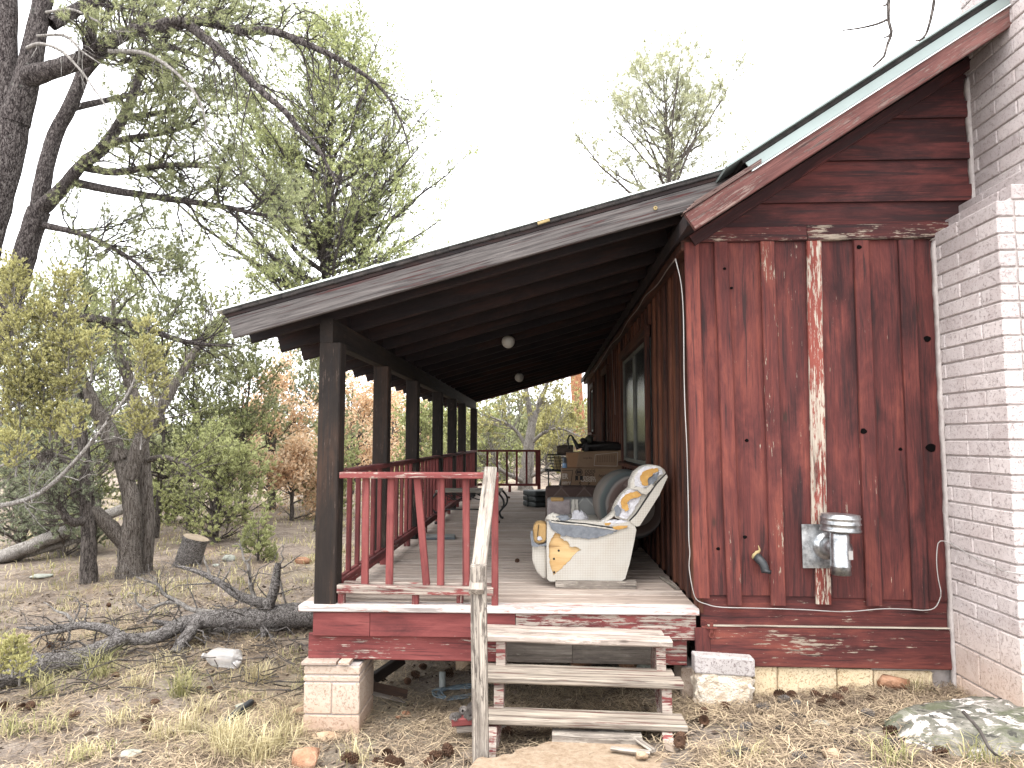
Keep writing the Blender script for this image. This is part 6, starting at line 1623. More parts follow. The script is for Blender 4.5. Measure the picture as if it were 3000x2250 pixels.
# fallen pine bough with bleached side branches
rng = np.random.default_rng(81)
g, gw = Geo(), Geo()
def Lg(u, v, d): return D(u, v, d)
dl = 6.9
main = [D(935, 1800, 7.2), D(860, 1802, 7.1), D(760, 1812, 7.0), D(640, 1812, 6.9), D(540, 1828, 6.8), D(450, 1868, 6.6), D(345, 1874, 6.5)]
LM = [limb(g, main, [.13, .12, .10, .085, .075, .06, .05], 14, 44, .09, rng),
      limb(g, [D(370, 1866, 6.5), D(270, 1915, 6.3), D(180, 1945, 6.1), D(80, 1960, 5.9), D(-60, 1990, 5.7)], [.06, .085, .10, .11, .12], 14, 36, .10, rng),
      limb(g, [D(345, 1862, 6.5), D(310, 1842, 6.5), D(240, 1832, 6.5), D(190, 1836, 6.5), D(110, 1842, 6.4), D(50, 1838, 6.4)], [.05, .04, .034, .028, .02, .008], 9, 30, .08, rng),
      limb(g, [D(230, 1835, 6.5), D(170, 1850, 6.4), D(120, 1862, 6.4), D(80, 1890, 6.3)], [.025, .02, .014, .006], 7, 18, .08, rng),
      limb(g, [D(580, 1822, 6.8), D(560, 1848, 6.7), D(535, 1880, 6.6), D(512, 1915, 6.5)], [.06, .058, .056, .05], 10, 16, .10, rng),
      limb(g, [D(770, 1815, 7.0), D(800, 1740, 7.0), D(808, 1695, 7.0), D(815, 1650, 7.0)], [.07, .05, .048, .03], 10, 18, .08, rng),
      limb(g, [D(800, 1770, 7.0), D(760, 1765, 7.0), D(700, 1745, 7.0), D(640, 1705, 7.0), D(580, 1675, 7.0), D(515, 1658, 7.0)], [.055, .05, .042, .032, .024, .012], 9, 30, .07, rng),
      limb(g, [D(770, 1830, 7.0), D(775, 1855, 6.9), D(768, 1880, 6.9), D(760, 1910, 6.9)], [.04, .035, .03, .02], 8, 14, .08, rng),
      limb(g, [D(880, 1830, 7.3), D(780, 1850, 7.2), D(650, 1850, 7.1), D(540, 1835, 7.0), D(450, 1820, 7.0)], [.06, .05, .045, .035, .02], 9, 26, .08, rng),
      limb(g, [D(260, 1925, 6.2), D(245, 1965, 6.1), D(225, 2000, 6.0)], [.022, .018, .01], 7, 12, .08, rng),
      limb(g, [D(575, 1968, 6.3), D(620, 1966, 6.3), D(700, 1955, 6.3), D(760, 1945, 6.4)], [.02, .024, .02, .012], 7, 16, .1, rng)]
LW = [limb(gw, [D(640, 1797, 6.9), D(560, 1785, 6.9), D(520, 1765, 6.9), D(470, 1770, 6.9), D(430, 1790, 6.9)], [.028, .026, .022, .016, .006], 7, 24, .05, rng),
      limb(gw, [D(525, 1766, 6.9), D(480, 1740, 6.9), D(465, 1715, 6.9), D(425, 1700, 6.9), D(398, 1690, 6.9)], [.022, .018, .014, .010, .005], 7, 20, .05, rng),
      limb(gw, [D(465, 1715, 6.9), D(450, 1690, 6.9), D(435, 1682, 6.9)], [.012, .008, .004], 6, 12, .05, rng),
      limb(gw, [D(750, 1758, 7.0), D(735, 1720, 7.0), D(728, 1660, 7.0), D(715, 1640, 7.0), D(705, 1600, 7.0), D(688, 1592, 7.0)], [.024, .020, .016, .013, .009, .004], 7, 26, .05, rng),
      limb(gw, [D(718, 1645, 7.0), D(730, 1640, 7.0), D(735, 1625, 7.0)], [.012, .008, .004], 6, 12, .05, rng),
      limb(gw, [D(705, 1610, 7.0), D(703, 1590, 7.0), D(702, 1582, 7.0)], [.009, .007, .004], 6, 8, .05, rng),
      limb(gw, [D(615, 1685, 7.0), D(607, 1660, 7.0), D(598, 1640, 7.0), D(600, 1628, 7.0)], [.016, .013, .010, .005], 6, 14, .05, rng),
      limb(gw, [D(650, 1705, 7.0), D(665, 1685, 7.0), D(675, 1660, 7.0)], [.012, .009, .004], 6, 12, .05, rng),
      limb(gw, [D(215, 1825, 6.5), D(195, 1800, 6.5), D(165, 1790, 6.5), D(140, 1770, 6.5), D(128, 1764, 6.5)], [.018, .015, .012, .008, .004], 6, 18, .05, rng),
      limb(gw, [D(430, 1790, 6.9), D(400, 1765, 6.9), D(395, 1740, 6.9), D(375, 1737, 6.9)], [.014, .012, .009, .004], 6, 16, .05, rng),
      limb(gw, [D(790, 1860, 6.9), D(810, 1878, 6.9), D(840, 1888, 6.8), D(880, 1898, 6.8)], [.016, .014, .010, .006], 6, 14, .05, rng),
      limb(gw, [D(820, 1700, 7.0), D(835, 1760, 7.05), D(850, 1800, 7.1), D(855, 1840, 7.1)], [.012, .010, .008, .006], 6, 14, .05, rng)]
for P, R in LM[:9] + LW[:4]:
    P1, R1 = spawn(*resample(P, R, 12), 9, .1, 1, .45, 1.0, .0, rng, 5, .16, -.25, .3, .35, .010, .25)
    V, F = tubes(P1, np.maximum(R1, .002), 4, 0, rng); g.add(V, F)
    P2, R2 = spawn(P1, R1, 3, .3, 1, .16, .8, 0, rng, 4, .14, -.1, .3, .6, .004, .4)
    V, F = tubes(P2, np.maximum(R2, .0014), 3, 0, rng); g.add(V, F)
fb = Vector((D(600, 1812, 6.9).x, 2.0, G(D(600, 1812, 6.9).x, 2.0)))
fr = empty('fallen_tree', fb, 'fallen dead tree with grey bleached branches lying left of the porch', 'log')
V, F = g.arrays(); mobj('log', V, F, M_BARKF, fr, origin=fb, smooth=True)
for V, F in zip(gw.V, [f - n0 for f, n0 in zip(gw.F, np.cumsum([0] + [len(v) for v in gw.V[:-1]]))]): mobj('bleached_branch', V, F, M_BARKW, fr, origin=fb, smooth=True)
# leaning dead log at far left
g = Geo()
a = GP(10, 1650); 
limb(g, [a + Vector((-.9, -.2, -.1)), a + Vector((0, 0, .12)), a + Vector((.9, .6, .55)), a + Vector((1.7, 1.2, .95))], [.10, .11, .10, .07], 12, 30, .16, rng)
limb(g, [a + Vector((-.9, .1, -.1)), a + Vector((.1, .2, .1)), a + Vector((1.0, .9, .35))], [.07, .08, .04], 9, 24, .16, rng)
V, F = g.arrays()
tag(mobj('dead_log', V, F, M_BARKW, smooth=True), 'split grey log lying against the bushes at the far left', 'log')
# stump
sp = GP(548, 1656)
st = empty('stump', sp, 'tilted sawn stump of a dark log right of the twisted juniper', 'stump')
ax = Vector((.30, 0, 1)).normalized(); Hs = .44; rs = .19
n = 14; P = np.array([np.array(sp - ax*.1 + ax * (Hs + .1) * t) for t in np.linspace(0, 1, n)])[None]
V, F = tubes(P, np.interp(np.linspace(0, 1, n), [0, .2, .8, 1], [rs*1.08, rs, rs*.98, rs])[None], 22, .04, rng)
mobj('stump_bark', V, F, M_BARKF, st, smooth=True)
top = V.reshape(n, 22, 3)[-1]; c = top.mean(0)
mobj('sawn_face', np.vstack([top*.995 + c*.005, c + np.array(ax)*.004]), [(i, (i+1) % 22, 22) for i in range(22)], M_CUT, st)

# rocks
def rock(name, label, p, sx, sy, sz, mat, seed, group=None, cat='rock', amp=.22, rot=0.0, sub=3, sink=.25, facet=.5, parent=None):
    r = np.random.default_rng(seed)
    bm = bmesh.new()
    if facet > .6:      # broken, angular stone
        for q in nrm(r.normal(size=(13, 3))) * r.uniform(.85, 1.1, (13, 1)): bm.verts.new(tuple(np.sign(q) * np.abs(q) ** .7))
        hull = bmesh.ops.convex_hull(bm, input=list(bm.verts)); bmesh.ops.delete(bm, geom=[v for v in bm.verts if not v.link_faces], context='VERTS')
        bmesh.ops.bevel(bm, geom=list(bm.edges), offset=.07, segments=2, affect='EDGES', clamp_overlap=True)
        bmesh.ops.triangulate(bm, faces=bm.faces)
    else: bmesh.ops.create_icosphere(bm, subdivisions=sub, radius=1)
    pl = nrm(r.normal(size=(9, 3))); pd = r.uniform(.55, .9, 9) if facet > .6 else r.uniform(.62, .95, 9)
    V = np.array([v.co[:] for v in bm.verts])
    for q, dd in (zip(pl, pd) if facet <= .6 else ()):
        s_ = V @ q; ex = np.clip(s_ - dd, 0, None); V = V - ex[:, None] * q * (.7 + .3*facet)
    ph = r.uniform(0, 6, (4, 3)); 
    for k_ in range(4):
        V = V * (1 + amp * .25 * np.sin(V @ (r.normal(size=3) * (2 + 2.2*k_)) + ph[k_, 0]) / (1 + .6*k_))[:, None]
    V = V + r.normal(0, .012, V.shape)
    V = V * [sx, sy, sz]
    cz, sn = math.cos(rot), math.sin(rot)
    V = np.stack([V[:, 0]*cz - V[:, 1]*sn, V[:, 0]*sn + V[:, 1]*cz, V[:, 2]], -1)
    V = V + np.array([p[0], p[1], p[2] + sz * (1 - sink*2)])
    bm.verts.index_update(); F = np.array([[v.index for v in f.verts] for f in bm.faces]); bm.free()
    o = mobj(name, V, F, mat, parent, smooth=sub > 3)
    if parent is None: tag(o, label, cat, group)
    return o
rock('boulder', 'big lichen-covered boulder bulging from the ground beside the chimney', (2.52, -.80, -.69), .66, .58, .26, M_BOULD, 3, cat='boulder', sub=5, amp=.3, rot=.3, sink=.3, facet=.2)
def R_(nm, lab, u, v, w, mat, seed, hr=.55, dr=.8, **kw):
    p = GP(u, v); d = p.y - CAM.y; s = w * d / FPX / 2
    return rock(nm, lab, p, s, s*dr, s*hr, mat, seed, **kw)
R_('sandstone_rock', 'red-brown sandstone block at the bottom edge left of the steps', 890, 2245, 118, M_SAND, 4, .62, .8, facet=1, amp=.05, sub=2)
R_('rock', 'flat tan rock lying just in front of the concrete block pier', 955, 2165, 95, M_TAN, 5, .25, .6)
R_('rock', 'tan broken stone wedged against the left side of the pier', 882, 2095, 50, M_TAN, 6, .6, .8, facet=1)
R_('rock', 'small pale lichened rock near the charred stick', 712, 2072, 46, M_LROCK, 7, .35)
R_('rock', 'smaller pale lichened rock right of the other near the stick', 776, 2058, 32, M_LROCK, 8, .35)
R_('rock', 'pale green lichened rock at the bottom left', 384, 2212, 62, M_LROCK, 9, .28)
R_('rock', 'white-topped rock in the grass right of the stump', 670, 1642, 44, M_LROCK, 10, .5)
R_('rock', 'sandstone rock on the slope beside the first post', 888, 1650, 50, M_SAND, 12, .5)
R_('rock', 'tiny pale rock below the white-topped one', 633, 1658, 22, M_LROCK, 13, .4)
R_('rock', 'long pale rock flush with the ground left of the junipers', 120, 1690, 66, M_LROCK, 14, .2)
R_('rock', 'orange-tan rock in the needles below the foundation', 2437, 2222, 52, M_TAN, 15, .7, .8, facet=1)
R_('rock', 'flat pink-tan stone in the needle litter below the cabin wall', 2341, 2172, 36, M_TAN, 16, .4)
R_('rock', 'pale knobbly rock half buried in needles below the foundation', 2405, 2128, 56, M_LROCK, 17, .4)
rp = Vector((at(1884, 2235, -.95).x, -.86, -.598))
rock('rock', 'orange and white stone lying on the concrete landing', rp, .045, .035, .032, M_TAN, 18, facet=1)
rock('rock', 'brown angular rock under the middle of the steps', Vector((at(1705, 2060, .9).x, .9, G(.3, .9))), .11, .09, .10, M_SAND, 19, facet=1)
rock('rock', 'tan standing rock under the deck behind the handrail post', Vector((at(1365, 2040, 1.1).x, 1.1, G(-.6, 1.1))), .11, .08, .17, M_TAN, 20, facet=1)
rock('rock', 'pale mottled stone behind the right stringer', Vector((at(1895, 2075, .35).x, .35, G(.8, .35))), .09, .08, .10, M_LROCK, 21)
rock('rock', 'reddish flat rock beside the mottled stone under the deck', Vector((at(1850, 2080, .7).x, .7, G(.7, .7))), .10, .09, .06, M_SAND, 22)
for i, (u, v, w, lab) in enumerate(((1190, 2098, 30, 'larger orange pebble in front of the gap under the deck'), (1168, 2105, 20, 'smaller orange pebble in front of the gap under the deck'))):
    R_('pebble', lab, u, v, w, M_SAND, 30 + i, .7)
rock('stone', 'red stone tucked under the skirt board near the boulder', Vector((at(2612, 1995, .0).x, -.01, at(2612, 1995, 0).z - .03)), .11, .06, .05, M_SAND, 41, facet=1)
# cap block and rubble lump left of the foundation
cbk = empty('rubble_plinth', (at(2123, 2079, -.05).x, -.02, at(2123, 2079, -.05).z), 'pale concrete cap block on a lump of knobbly rubble', 'plinth')
a, b = at(2036, 1973, -.10), at(2212, 1922, -.10)
rounded('cap_block', [(v[0], v[1], v[2] - .02*((v[0] - a.x)/(b.x - a.x))) for v in boxv(a.x, b.x, -.10, .01, a.z, b.z)], BOXF, M_CAP, cbk, .010, 2, False)
lz0 = at(2123, 2085, -.05).z
bm = bmesh.new(); bmesh.ops.create_icosphere(bm, subdivisions=6, radius=1)
V = np.array([v.co[:] for v in bm.verts]); F = np.array([[v.index for v in f.verts] for f in (bm.faces)]); bm.free()
V = np.sign(V) * np.abs(V) ** .45
rr_ = np.random.default_rng(5)
for k_ in range(170):
    c_ = nrm(rr_.normal(size=3)); c_ = np.sign(c_)*np.abs(c_)**.45
    dd = np.linalg.norm(V - c_, axis=1); V = V * (1 + .13 * np.exp(-(dd/.10)**2))[:, None]
hx = (b.x - a.x) / 2
mobj('rubble', V * [hx*.96, .075, (a.z - lz0)/2 + .05] + np.array([(a.x + b.x)/2, -.022, (a.z + lz0)/2 - .045]), F, M_AGG, cbk, smooth=True)

# bottle
bp = GP(640, 1958)
bo = empty('plastic_bottle', bp, 'clear plastic bottle lying on the needles below the fallen tree', 'bottle')
r = .078
pr = [(0, 0), (.05, .0), (r*.95, .01), (r, .03)] + [(r * (.97 if i % 2 else 1.0), .03 + .02*i) for i in range(1, 9)] + [(r, .21), (r*.75, .26), (.025, .30), (.020, .305), (.020, .325), (0, .327)]
lathe('bottle_body', pr, bp + Vector((.17, 0, r*.98)), (-1, .18, .02), M_BOTTLE, bo, 24)
lathe('bottle_cap', [(.022, 0), (.024, .002), (.024, .02), (0, .022)], bp + Vector((.17, 0, r*.98)) + Vector((-1, .18, .02)).normalized()*.322, (-1, .18, .02), M_CABLE, bo, 14)
# charred stick
a, b = GP(625, 2165), GP(735, 2080)
tag(tube_obj('charred_stick', [a + Vector((0, 0, .02)), (a*.6 + b*.4) + Vector((0, 0, .045)), (a*.3 + b*.7) + Vector((.0, 0, .05)), b + Vector((0, 0, .05))], [.012, .03, .034, .026], M_BLACKP, None, 9, 18, rough=.12), 'charred black stick lying in the grass left of the pier', 'stick')
# twigs at the right
for pts, lab in (([(2300, 2190), (2400, 2200), (2450, 2185), (2560, 2180), (2680, 2168)], 'long grey twig lying on the needles below the cabin wall'), ([(2430, 2140), (2445, 2180), (2470, 2210)], 'short crooked twig crossing the long grey one'), ([(2822, 2088), (2870, 2140), (2905, 2200), (2960, 2235)], 'dark twig leaning across the lichened boulder'), ([(2730, 2190), (2830, 2205), (2920, 2212), (3010, 2235)], 'dark twig lying along the foot of the boulder'), ([(2410, 2078), (2500, 2082), (2570, 2076)], 'thin twig close under the foundation blocks')):
    pp_ = [GP(*q) + Vector((0, 0, .015)) for q in pts]
    if 'leaning' in lab: pp_ = [at(2822, 2085, -1.02), at(2870, 2140, -1.15), at(2905, 2200, -1.3), GP(2960, 2235)]
    tag(tube_obj('twig', pp_, [.009, .008, .006, .003], M_TWIG, None, 6, 20, rough=.1), lab, 'twig')
# planks and scraps
p0, p1 = at(1618, 2158, -.62), at(1880, 2158, -.62)
tag(board('kerb_plank', (p0.x, -.60, -.585), (p1.x, -.62, -.59), (0, 1, 0), .10, .05, M_GREY, None, wear=.5, tone=.3), 'grey plank set as a kerb behind the concrete landing', 'plank')
for a, b, lab in (((1790, 2192), (1905, 2205), 'split grey stake lying on the landing'), ((1858, 2160), (1915, 2200), 'thin broken lath beside the right stringer foot'), ((1715, 2135), (1828, 2140), 'yellowish broken slat under the lowest tread')):
    P_, Q_ = atz(*a, -.575), atz(*b, -.57)
    tag(board('wood_scrap', P_, Q_, (0, 1, 0), .035, .016, M_GREY, None, wear=.6, tone=.4, c=.005), lab, 'scrap')
P_, Q_ = at(1322, 2118, -.35), at(1386, 2112, -.35)
rb_ = empty('red_plank', (P_.x, -.3, P_.z - .06), 'red painted plank end heaped with cones left of the handrail post', 'plank')
board('plank', (P_.x, -.30, P_.z), (Q_.x + .2, -.28, Q_.z + .01), (0, 1, 0), .12, .045, M_REDB, rb_, wear=.3, tone=.7)
board('plank_underside', (P_.x + .03, -.30, P_.z - .045), (Q_.x + .2, -.28, Q_.z - .04), (0, 1, 0), .10, .04, M_GREY, rb_, wear=.5, tone=.2)
# junk under the deck
jx = at(1093, 1990, .42)
ch = empty('metal_channel', at(1130, 2010, .6), 'bent steel channel lying in the dark under the deck', 'scrap metal')
A_, B_ = at(1090, 2010, .55), at(1193, 2035, .50)
board('channel_web', A_, B_, (0, 0, 1), .07, .006, M_POST, ch, tone=.9); board('channel_flange', A_ + Vector((0, -.03, -.037)), B_ + Vector((0, -.03, -.037)), (0, 1, 0), .07, .006, M_GREY, ch, tone=.4)
A_, B_ = at(1092, 1990, .7), at(1180, 1930, .9)
tag(board('dark_timber', A_, B_, (0, 0, 1), .08, .05, M_POST, None, tone=.2), 'dark timber propped at a slant beneath the deck', 'timber')
A_, B_ = at(1296, 1968, .75), at(1296, 2055, .70)
tag(tube_obj('grey_pipe', [A_, B_ - Vector((0, 0, .06))], .025, simple('grey_pvc', (.30, .32, .31), (.42, .44, .42), 5, .5), None, 12, 4), 'upright grey plastic pipe under the deck', 'pipe')
rng = np.random.default_rng(9)
cpts = []
c0 = at(1345, 2062, .6)
for k_ in range(46):
    a = k_ * .75; cpts.append(c0 + Vector((.17*math.cos(a) + rng.uniform(-.04, .04), .10*math.sin(a) + rng.uniform(-.04, .04), .0 + rng.uniform(0, .06))))
for q in cpts: q.z = max(q.z, G(q.x, q.y) + .01)
tag(tube_obj('blue_cord', cpts, .007, simple('faded_blue_cord', (.13, .17, .20), (.22, .27, .30), 30, .9), None, 5, 160), 'tangle of faded blue cord under the deck', 'cord')

# ------------------------------------------------------------------ pine cones
def cone_mesh(name, mat, seed, open_=1.0):
    r = np.random.default_rng(seed); V, F = [], []
    nR = 9
    L = .075; W = .026
    for i in range(nR):
        t = (i + .5) / nR; rad = W * math.sin(math.pi * min(1, .18 + .82*t)) ** .6 * (1.0 if t < .85 else .7)
        for j in range(8):
            a = 2*math.pi*(j + .5*(i % 2))/8 + r.uniform(-.1, .1)
            ca, sa = math.cos(a), math.sin(a); ta = Vector((-sa, ca, 0))
            b = Vector((ca*rad*.25, sa*rad*.25, L*t)); o = Vector((ca*rad*1.05, sa*rad*1.05, L*t + .010*(1 - .4*open_)))
            w = .0085
            k = len(V)
            V += [tuple(b), tuple(o - ta*w), tuple(o + Vector((ca, sa, .4))*.006), tuple(o + ta*w), tuple(o - Vector((0, 0, .005)))]
            F += [(k, k+1, k+2), (k, k+2, k+3), (k+1, k+4, k+2), (k+2, k+4, k+3)]
    k = len(V)
    for i in range(5):
        for j in range(6):
            a = j*math.pi/3; V.append((.007*math.cos(a), .007*math.sin(a), L*i/4))
    for i in range(4):
        for j in range(6): F.append((k + i*6 + j, k + i*6 + (j+1) % 6, k + i*6 + 6 + (j+1) % 6, k + i*6 + 6 + j))
    return meshdata(name, V, F, mat)
CM = [cone_mesh('pine_cone', M_CONE, 1), cone_mesh('pine_cone', M_CONE, 2, .6), cone_mesh('pine_cone', M_CONEG, 3)]
rng = np.random.default_rng(91)
CONES = []
def cone(p, kind, label, group, s=1.0):
    o = bpy.data.objects.new('pine_cone', CM[kind])
    tag(o, label, 'pine cone', group)
    e = Matrix.Rotation(rng.uniform(0, 6.28), 4, 'Z') @ Matrix.Rotation(math.pi/2 + rng.uniform(-.5, .4), 4, 'X') @ Matrix.Scale(s * .82, 4)
    CONES.append((o, label, group, Vector(p)))
    _link(o, None, Matrix.Translation(Vector(p) + Vector((0, 0, .024*s))) @ e)
LF = 'open pine cone lying in the needle litter below the cabin foundation'
for (u, v) in ((2300, 2052), (2325, 2052), (2405, 2062), (2415, 2075), (2438, 2066), (2465, 2050), (2470, 2075), (2482, 2082), (2430, 2090), (2545, 2062), (2627, 2155), (2056, 2105), (2060, 2085), (2063, 2120), (2118, 2082), (2140, 2090), (2732, 2222)):
    p = GP(u, v); cone(p, int(rng.integers(0, 2)), LF, 'cones by the foundation', rng.uniform(1.0, 1.35))
for (u, v) in ((2235, 2080), (2255, 2095), (2280, 2072), (2320, 2085), (2330, 2112), (2360, 2115), (2280, 2150), (2565, 2115), (2590, 2190), (2200, 2225), (2175, 2238), (2320, 2238), (2300, 2245), (2205, 2150)):
    p = GP(u, v); cone(p, 2, 'grey weathered pine cone in the needle litter right of the steps', 'grey cones right of the steps', rng.uniform(1.0, 1.3))
for (u, v) in ((1124, 2222), (1155, 2245), (1090, 2245), (1050, 2248), (1295, 2240), (1180, 2250), (1270, 2250), (1320, 2232), (1300, 2225), (1000, 2240)):
    p = GP(u, v); cone(p, int(rng.integers(0, 2)), 'brown pine cone in the foreground needles left of the steps', 'cones in the left foreground', rng.uniform(1.0, 1.35))
for (u, v) in ((1345, 2100), (1368, 2098), (1355, 2085), (1380, 2092), (1330, 2105), (1376, 2075)):
    p = at(u, v, -.30); p.z = max(p.z, G(p.x, p.y)); cone(p - Vector((0, 0, .02)), 2, 'pine cone heaped on the red plank end beside the handrail post', 'cones heaped on the red plank', rng.uniform(1.0, 1.25))
for (u, y_) in ((1200, .8), (1250, 1.1), (1230, .9), (1330, .9), (1612, .7), (1700, 1.2), (1640, .5), (1690, .45), (1820, 1.0), (1480, 1.2), (1150, 1.2), (1560, .6)):
    p = at(u, 2000, y_); p.z = G(p.x, p.y); cone(p, int(rng.integers(0, 2)), 'dim pine cone in the shade under the deck', 'cones under the deck', rng.uniform(1.0, 1.3))
for (u, v) in ((1490, 2150), (1500, 2160), (1993, 2195), (1990, 2180)):
    p = GP(u, v); cone(p, int(rng.integers(0, 2)), 'pine cone right beside a foot of the steps', 'cones at the step feet', 1.3)
for (u, v) in ((335, 1992), (620, 2030), (410, 2125), (95, 2085), (75, 2075), (60, 2080), (315, 1780), (190, 1885), (150, 1905), (440, 2068), (200, 2115), (445, 2140), (5, 2080), (520, 1900), (740, 2085)):
    p = GP(u, v); cone(p, int(rng.integers(0, 2)), 'pine cone in the grass and needles at the lower left', 'cones at the lower left', rng.uniform(.9, 1.3))
for i, (u, v, lab) in enumerate(((1494, 1462, 'small dark cone on the deck left of the folded mattress'), (1477, 1490, 'small dark cone on the deck by the iron table leg'), (1517, 1646, 'dark cone alone in the middle of the deck'))):
    p = atz(u, v, .0); cone(p, 0, lab, None, .8)

ORD = ['first', 'second', 'third', 'fourth', 'fifth', 'sixth', 'seventh', 'eighth', 'ninth', 'tenth', 'eleventh', 'twelfth', 'thirteenth', 'fourteenth', 'fifteenth', 'sixteenth', 'seventeenth', 'eighteenth']
def upx(p):
    q = CR.transposed() @ (p - CAM); return q.x / -q.z
for gname in sorted({c[2] for c in CONES if c[2]}):
    for i_, c in enumerate(sorted([c for c in CONES if c[2] == gname], key=lambda c: upx(c[3]))):
        c[0]['label'] = c[1] + ', ' + ORD[i_] + ' from the left'
# ------------------------------------------------------------------ needle litter and grass
rng = np.random.default_rng(101)
def scatter(n, x0, x1, y0, y1):
    return np.stack([rng.uniform(x0, x1, n), rng.uniform(y0, y1, n)], -1)
def keep_ground(xy):
    x, y = xy[:, 0], xy[:, 1]
    under = (x > -1.45) & (x < WX) & (y > 1.5)
    house = (x > WX + .02) & (y > .02)
    slab = (x > -.25) & (x < .62) & (y < -.66) & (rng.random(len(x)) > .04)
    chim = (x > CHX - .02) & (y > CY - .02)
    return xy[~(under | house | slab | chim)]
def litter(n, box, ln, wd, lift):
    xy = keep_ground(scatter(n, *box)); m = len(xy)
    # clumpy cover
    cl = np.sin(xy[:, 0]*3.1 + 1.3*np.sin(xy[:, 1]*2.2)) * np.sin(xy[:, 1]*3.7 + 1.1*np.sin(xy[:, 0]*2.7)) + .35*np.sin(xy[:, 0]*9 + xy[:, 1]*7)
    xy = xy[(cl + rng.normal(0, .5, m)) > -.35]; m = len(xy)
    z = gh(xy[:, 0], xy[:, 1]) + rng.uniform(.002, lift, m)
    a = rng.uniform(0, 2*math.pi, m) ; el = rng.normal(0, .16, m)
    d = np.stack([np.cos(a)*np.cos(el), np.sin(a)*np.cos(el), np.sin(el)], -1)
    l = ln * rng.uniform(.5, 1.2, m)[:, None]; c = np.stack([xy[:, 0], xy[:, 1], z], -1)
    s = np.stack([-np.sin(a), np.cos(a), np.zeros(m)], -1) * wd * .5; bend = np.stack([-np.sin(a), np.cos(a), rng.normal(0, .5, m)], -1) * l * rng.normal(0, .10, m)[:, None]
    V = np.stack([c - d*l/2 - s, c - d*l/2 + s, c + bend + s, c + bend - s, c + d*l/2 + s*.6, c + d*l/2 - s*.6], 1).reshape(-1, 3)
    i = np.arange(m)[:, None] * 6
    F = np.concatenate([i + [0, 1, 2, 3], i + [3, 2, 4, 5]], 0)
    return V, F
gl_ = Geo()
for n, box, ln, wd, lift in ((30000, (.8, 3.4, -2.1, .05), .15, .0042, .05), (20000, (-2.2, .9, -2.1, .6), .14, .0042, .04), (26000, (-5.5, -1.3, -1.6, 2.6), .14, .0045, .03), (9000, (-8, -2, 2.6, 7), .14, .006, .02), (7000, (-1.4, 1.0, .0, 2.2), .14, .004, .02)):
    V, F = litter(n, box, ln, wd, lift); gl_.add(V, F)
V, F = gl_.arrays()
tag(mobj('pine_needle_litter', V, F, L_NEEDLE, origin=(0, 0, -.7)), 'fallen tan pine needles strewn over the ground', None, kind='stuff')
def tuft(c, n, h, sp, wd):
    m = n; a = rng.uniform(0, 6.28, m); tilt = np.abs(rng.normal(0, .5, m)) + .1
    b = np.array(c) + np.stack([rng.normal(0, sp, m), rng.normal(0, sp, m), np.zeros(m)], -1)
    d = np.stack([np.cos(a)*np.sin(tilt), np.sin(a)*np.sin(tilt), np.cos(tilt)], -1)
    l = h * rng.uniform(.5, 1.2, m)[:, None]
    s = np.stack([-np.sin(a), np.cos(a), np.zeros(m)], -1) * wd/2
    mid = b + d*l*.55; tip = b + d*l + np.stack([np.cos(a)*.35, np.sin(a)*.35, -.30*np.ones(m)], -1) * l
    V = np.stack([b - s, b + s, mid + s*.8, mid - s*.8, tip, tip], 1).reshape(-1, 3)
    i = np.arange(m)[:, None]*6
    return V, np.concatenate([i + [0, 1, 2, 3], i + [3, 2, 4, 5]], 0)
gd_, gg_ = Geo(), Geo()
big = [(530, 2035, 110, .30), (290, 1985, 120, .34), (130, 2040, 100, .28), (590, 2090, 60, .22), (750, 2000, 70, .26), (360, 2120, 50, .2), (560, 2150, 90, .22), (650, 2195, 120, .26), (700, 2215, 110, .26), (760, 2230, 120, .26), (820, 2190, 80, .22), (690, 2160, 80, .22), (480, 2165, 70, .18), (150, 2140, 50, .16), (225, 2225, 40, .14), (860, 2160, 60, .16), (820, 2120, 60, .2), (1040, 2235, 50, .18), (2620, 2240, 60, .2), (2880, 2245, 60, .2), (2180, 2235, 50, .18), (2690, 2030, 50, .16), (400, 2010, 60, .2), (40, 2150, 60, .2), (480, 1960, 50, .22), (380, 1880, 40, .2), (560, 1880, 50, .2), (540, 1860, 40, .18)]
for u, v, n, h in big:
    p = GP(u, v); V, F = tuft(p, n, h, .05, .0055); (gg_ if (u in (290, 130, 530, 225, 150, 2620, 2880, 40)) else gd_).add(V, F)
xy = keep_ground(scatter(330, -7, -1.6, -1.3, 5)); z = gh(xy[:, 0], xy[:, 1])
for (x, y), zz in zip(xy, z):
    V, F = tuft((x, y, zz), 16, rng.uniform(.05, .15), .05, .006); (gd_ if rng.random() < .6 else gg_).add(V, F)
xy = scatter(1300, -16, -1.8, 4, 18); z = gh(xy[:, 0], xy[:, 1])
for (x, y), zz in zip(xy, z):
    V, F = tuft((x, y, zz), 9, rng.uniform(.08, .2), .12, .014); (gd_ if rng.random() < .7 else gg_).add(V, F)
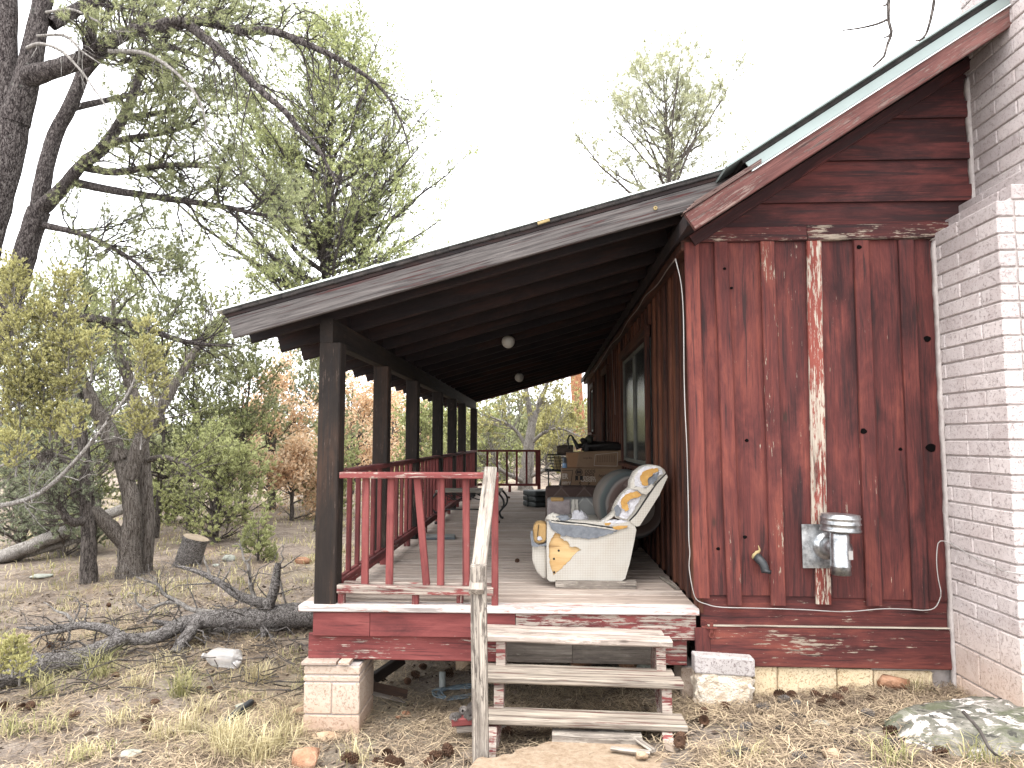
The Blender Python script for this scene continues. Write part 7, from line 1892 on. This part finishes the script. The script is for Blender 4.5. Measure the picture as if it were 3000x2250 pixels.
V, F = gd_.arrays(); tag(mobj('dry_grass', V, F, L_GRASS, origin=(-2, 1, -.8)), 'straw-coloured bunch grass over the forest floor', None, kind='stuff')
V, F = gg_.arrays(); tag(mobj('green_grass', V, F, L_GRASSG, origin=(-2, 1, -.8)), 'half green grass tufts over the forest floor', None, kind='stuff')
# fine dead sticks and brush under the fallen tree
m = 260
xy = np.stack([rng.uniform(-4.6, -1.5, m), rng.uniform(.6, 2.8, m)], -1); z = gh(xy[:, 0], xy[:, 1]) + rng.uniform(.01, .10, m)
a = rng.uniform(0, 6.28, m); d = np.stack([np.cos(a), np.sin(a), rng.normal(0, .2, m)], -1)
s = np.linspace(0, 1, 4)[None, :, None]
P = np.concatenate([xy, z[:, None]], 1)[:, None] + d[:, None]*s*rng.uniform(.15, .5, m)[:, None, None] + np.cumsum(rng.normal(0, .02, (m, 4, 3)), 1)
P[..., 2] = np.maximum(P[..., 2], gh(P[..., 0], P[..., 1]) + .004)
V, F = tubes(P, np.tile(np.linspace(.006, .002, 4), (m, 1)), 4, 0, rng)
tag(mobj('brushwood', V, F, M_TWIG, origin=(-3, 1.5, -.85), smooth=True), 'dead twigs scattered beneath the fallen tree', None, kind='stuff')

# bark chips and cone scales in the duff
xy = keep_ground(scatter(15000, -6.5, 3.2, -2.2, 4.5)); m = len(xy)
c = np.stack([xy[:, 0], xy[:, 1], gh(xy[:, 0], xy[:, 1]) + rng.uniform(.003, .02, m)], -1)
a = nrm(rng.normal(size=(m, 3)) * [1, 1, .35]); b = nrm(np.cross(a, rng.normal(size=(m, 3)) * [.4, .4, 1])); sz = rng.gamma(2, .006, m)[:, None] + .004
V = np.stack([c - a*sz, c + b*sz*.6, c + a*sz*.9, c - b*sz*.5], 1).reshape(-1, 3)
L_CHIP = leaf('bark_chips', (.018, .014, .012), (.075, .055, .045), (.30, .24, .19), .05, 3)
tag(mobj('bark_chips', V, np.arange(m*4).reshape(-1, 4), L_CHIP, origin=(0, 0, -.7)), 'dark bark chips and cone scales in the litter', None, kind='stuff')
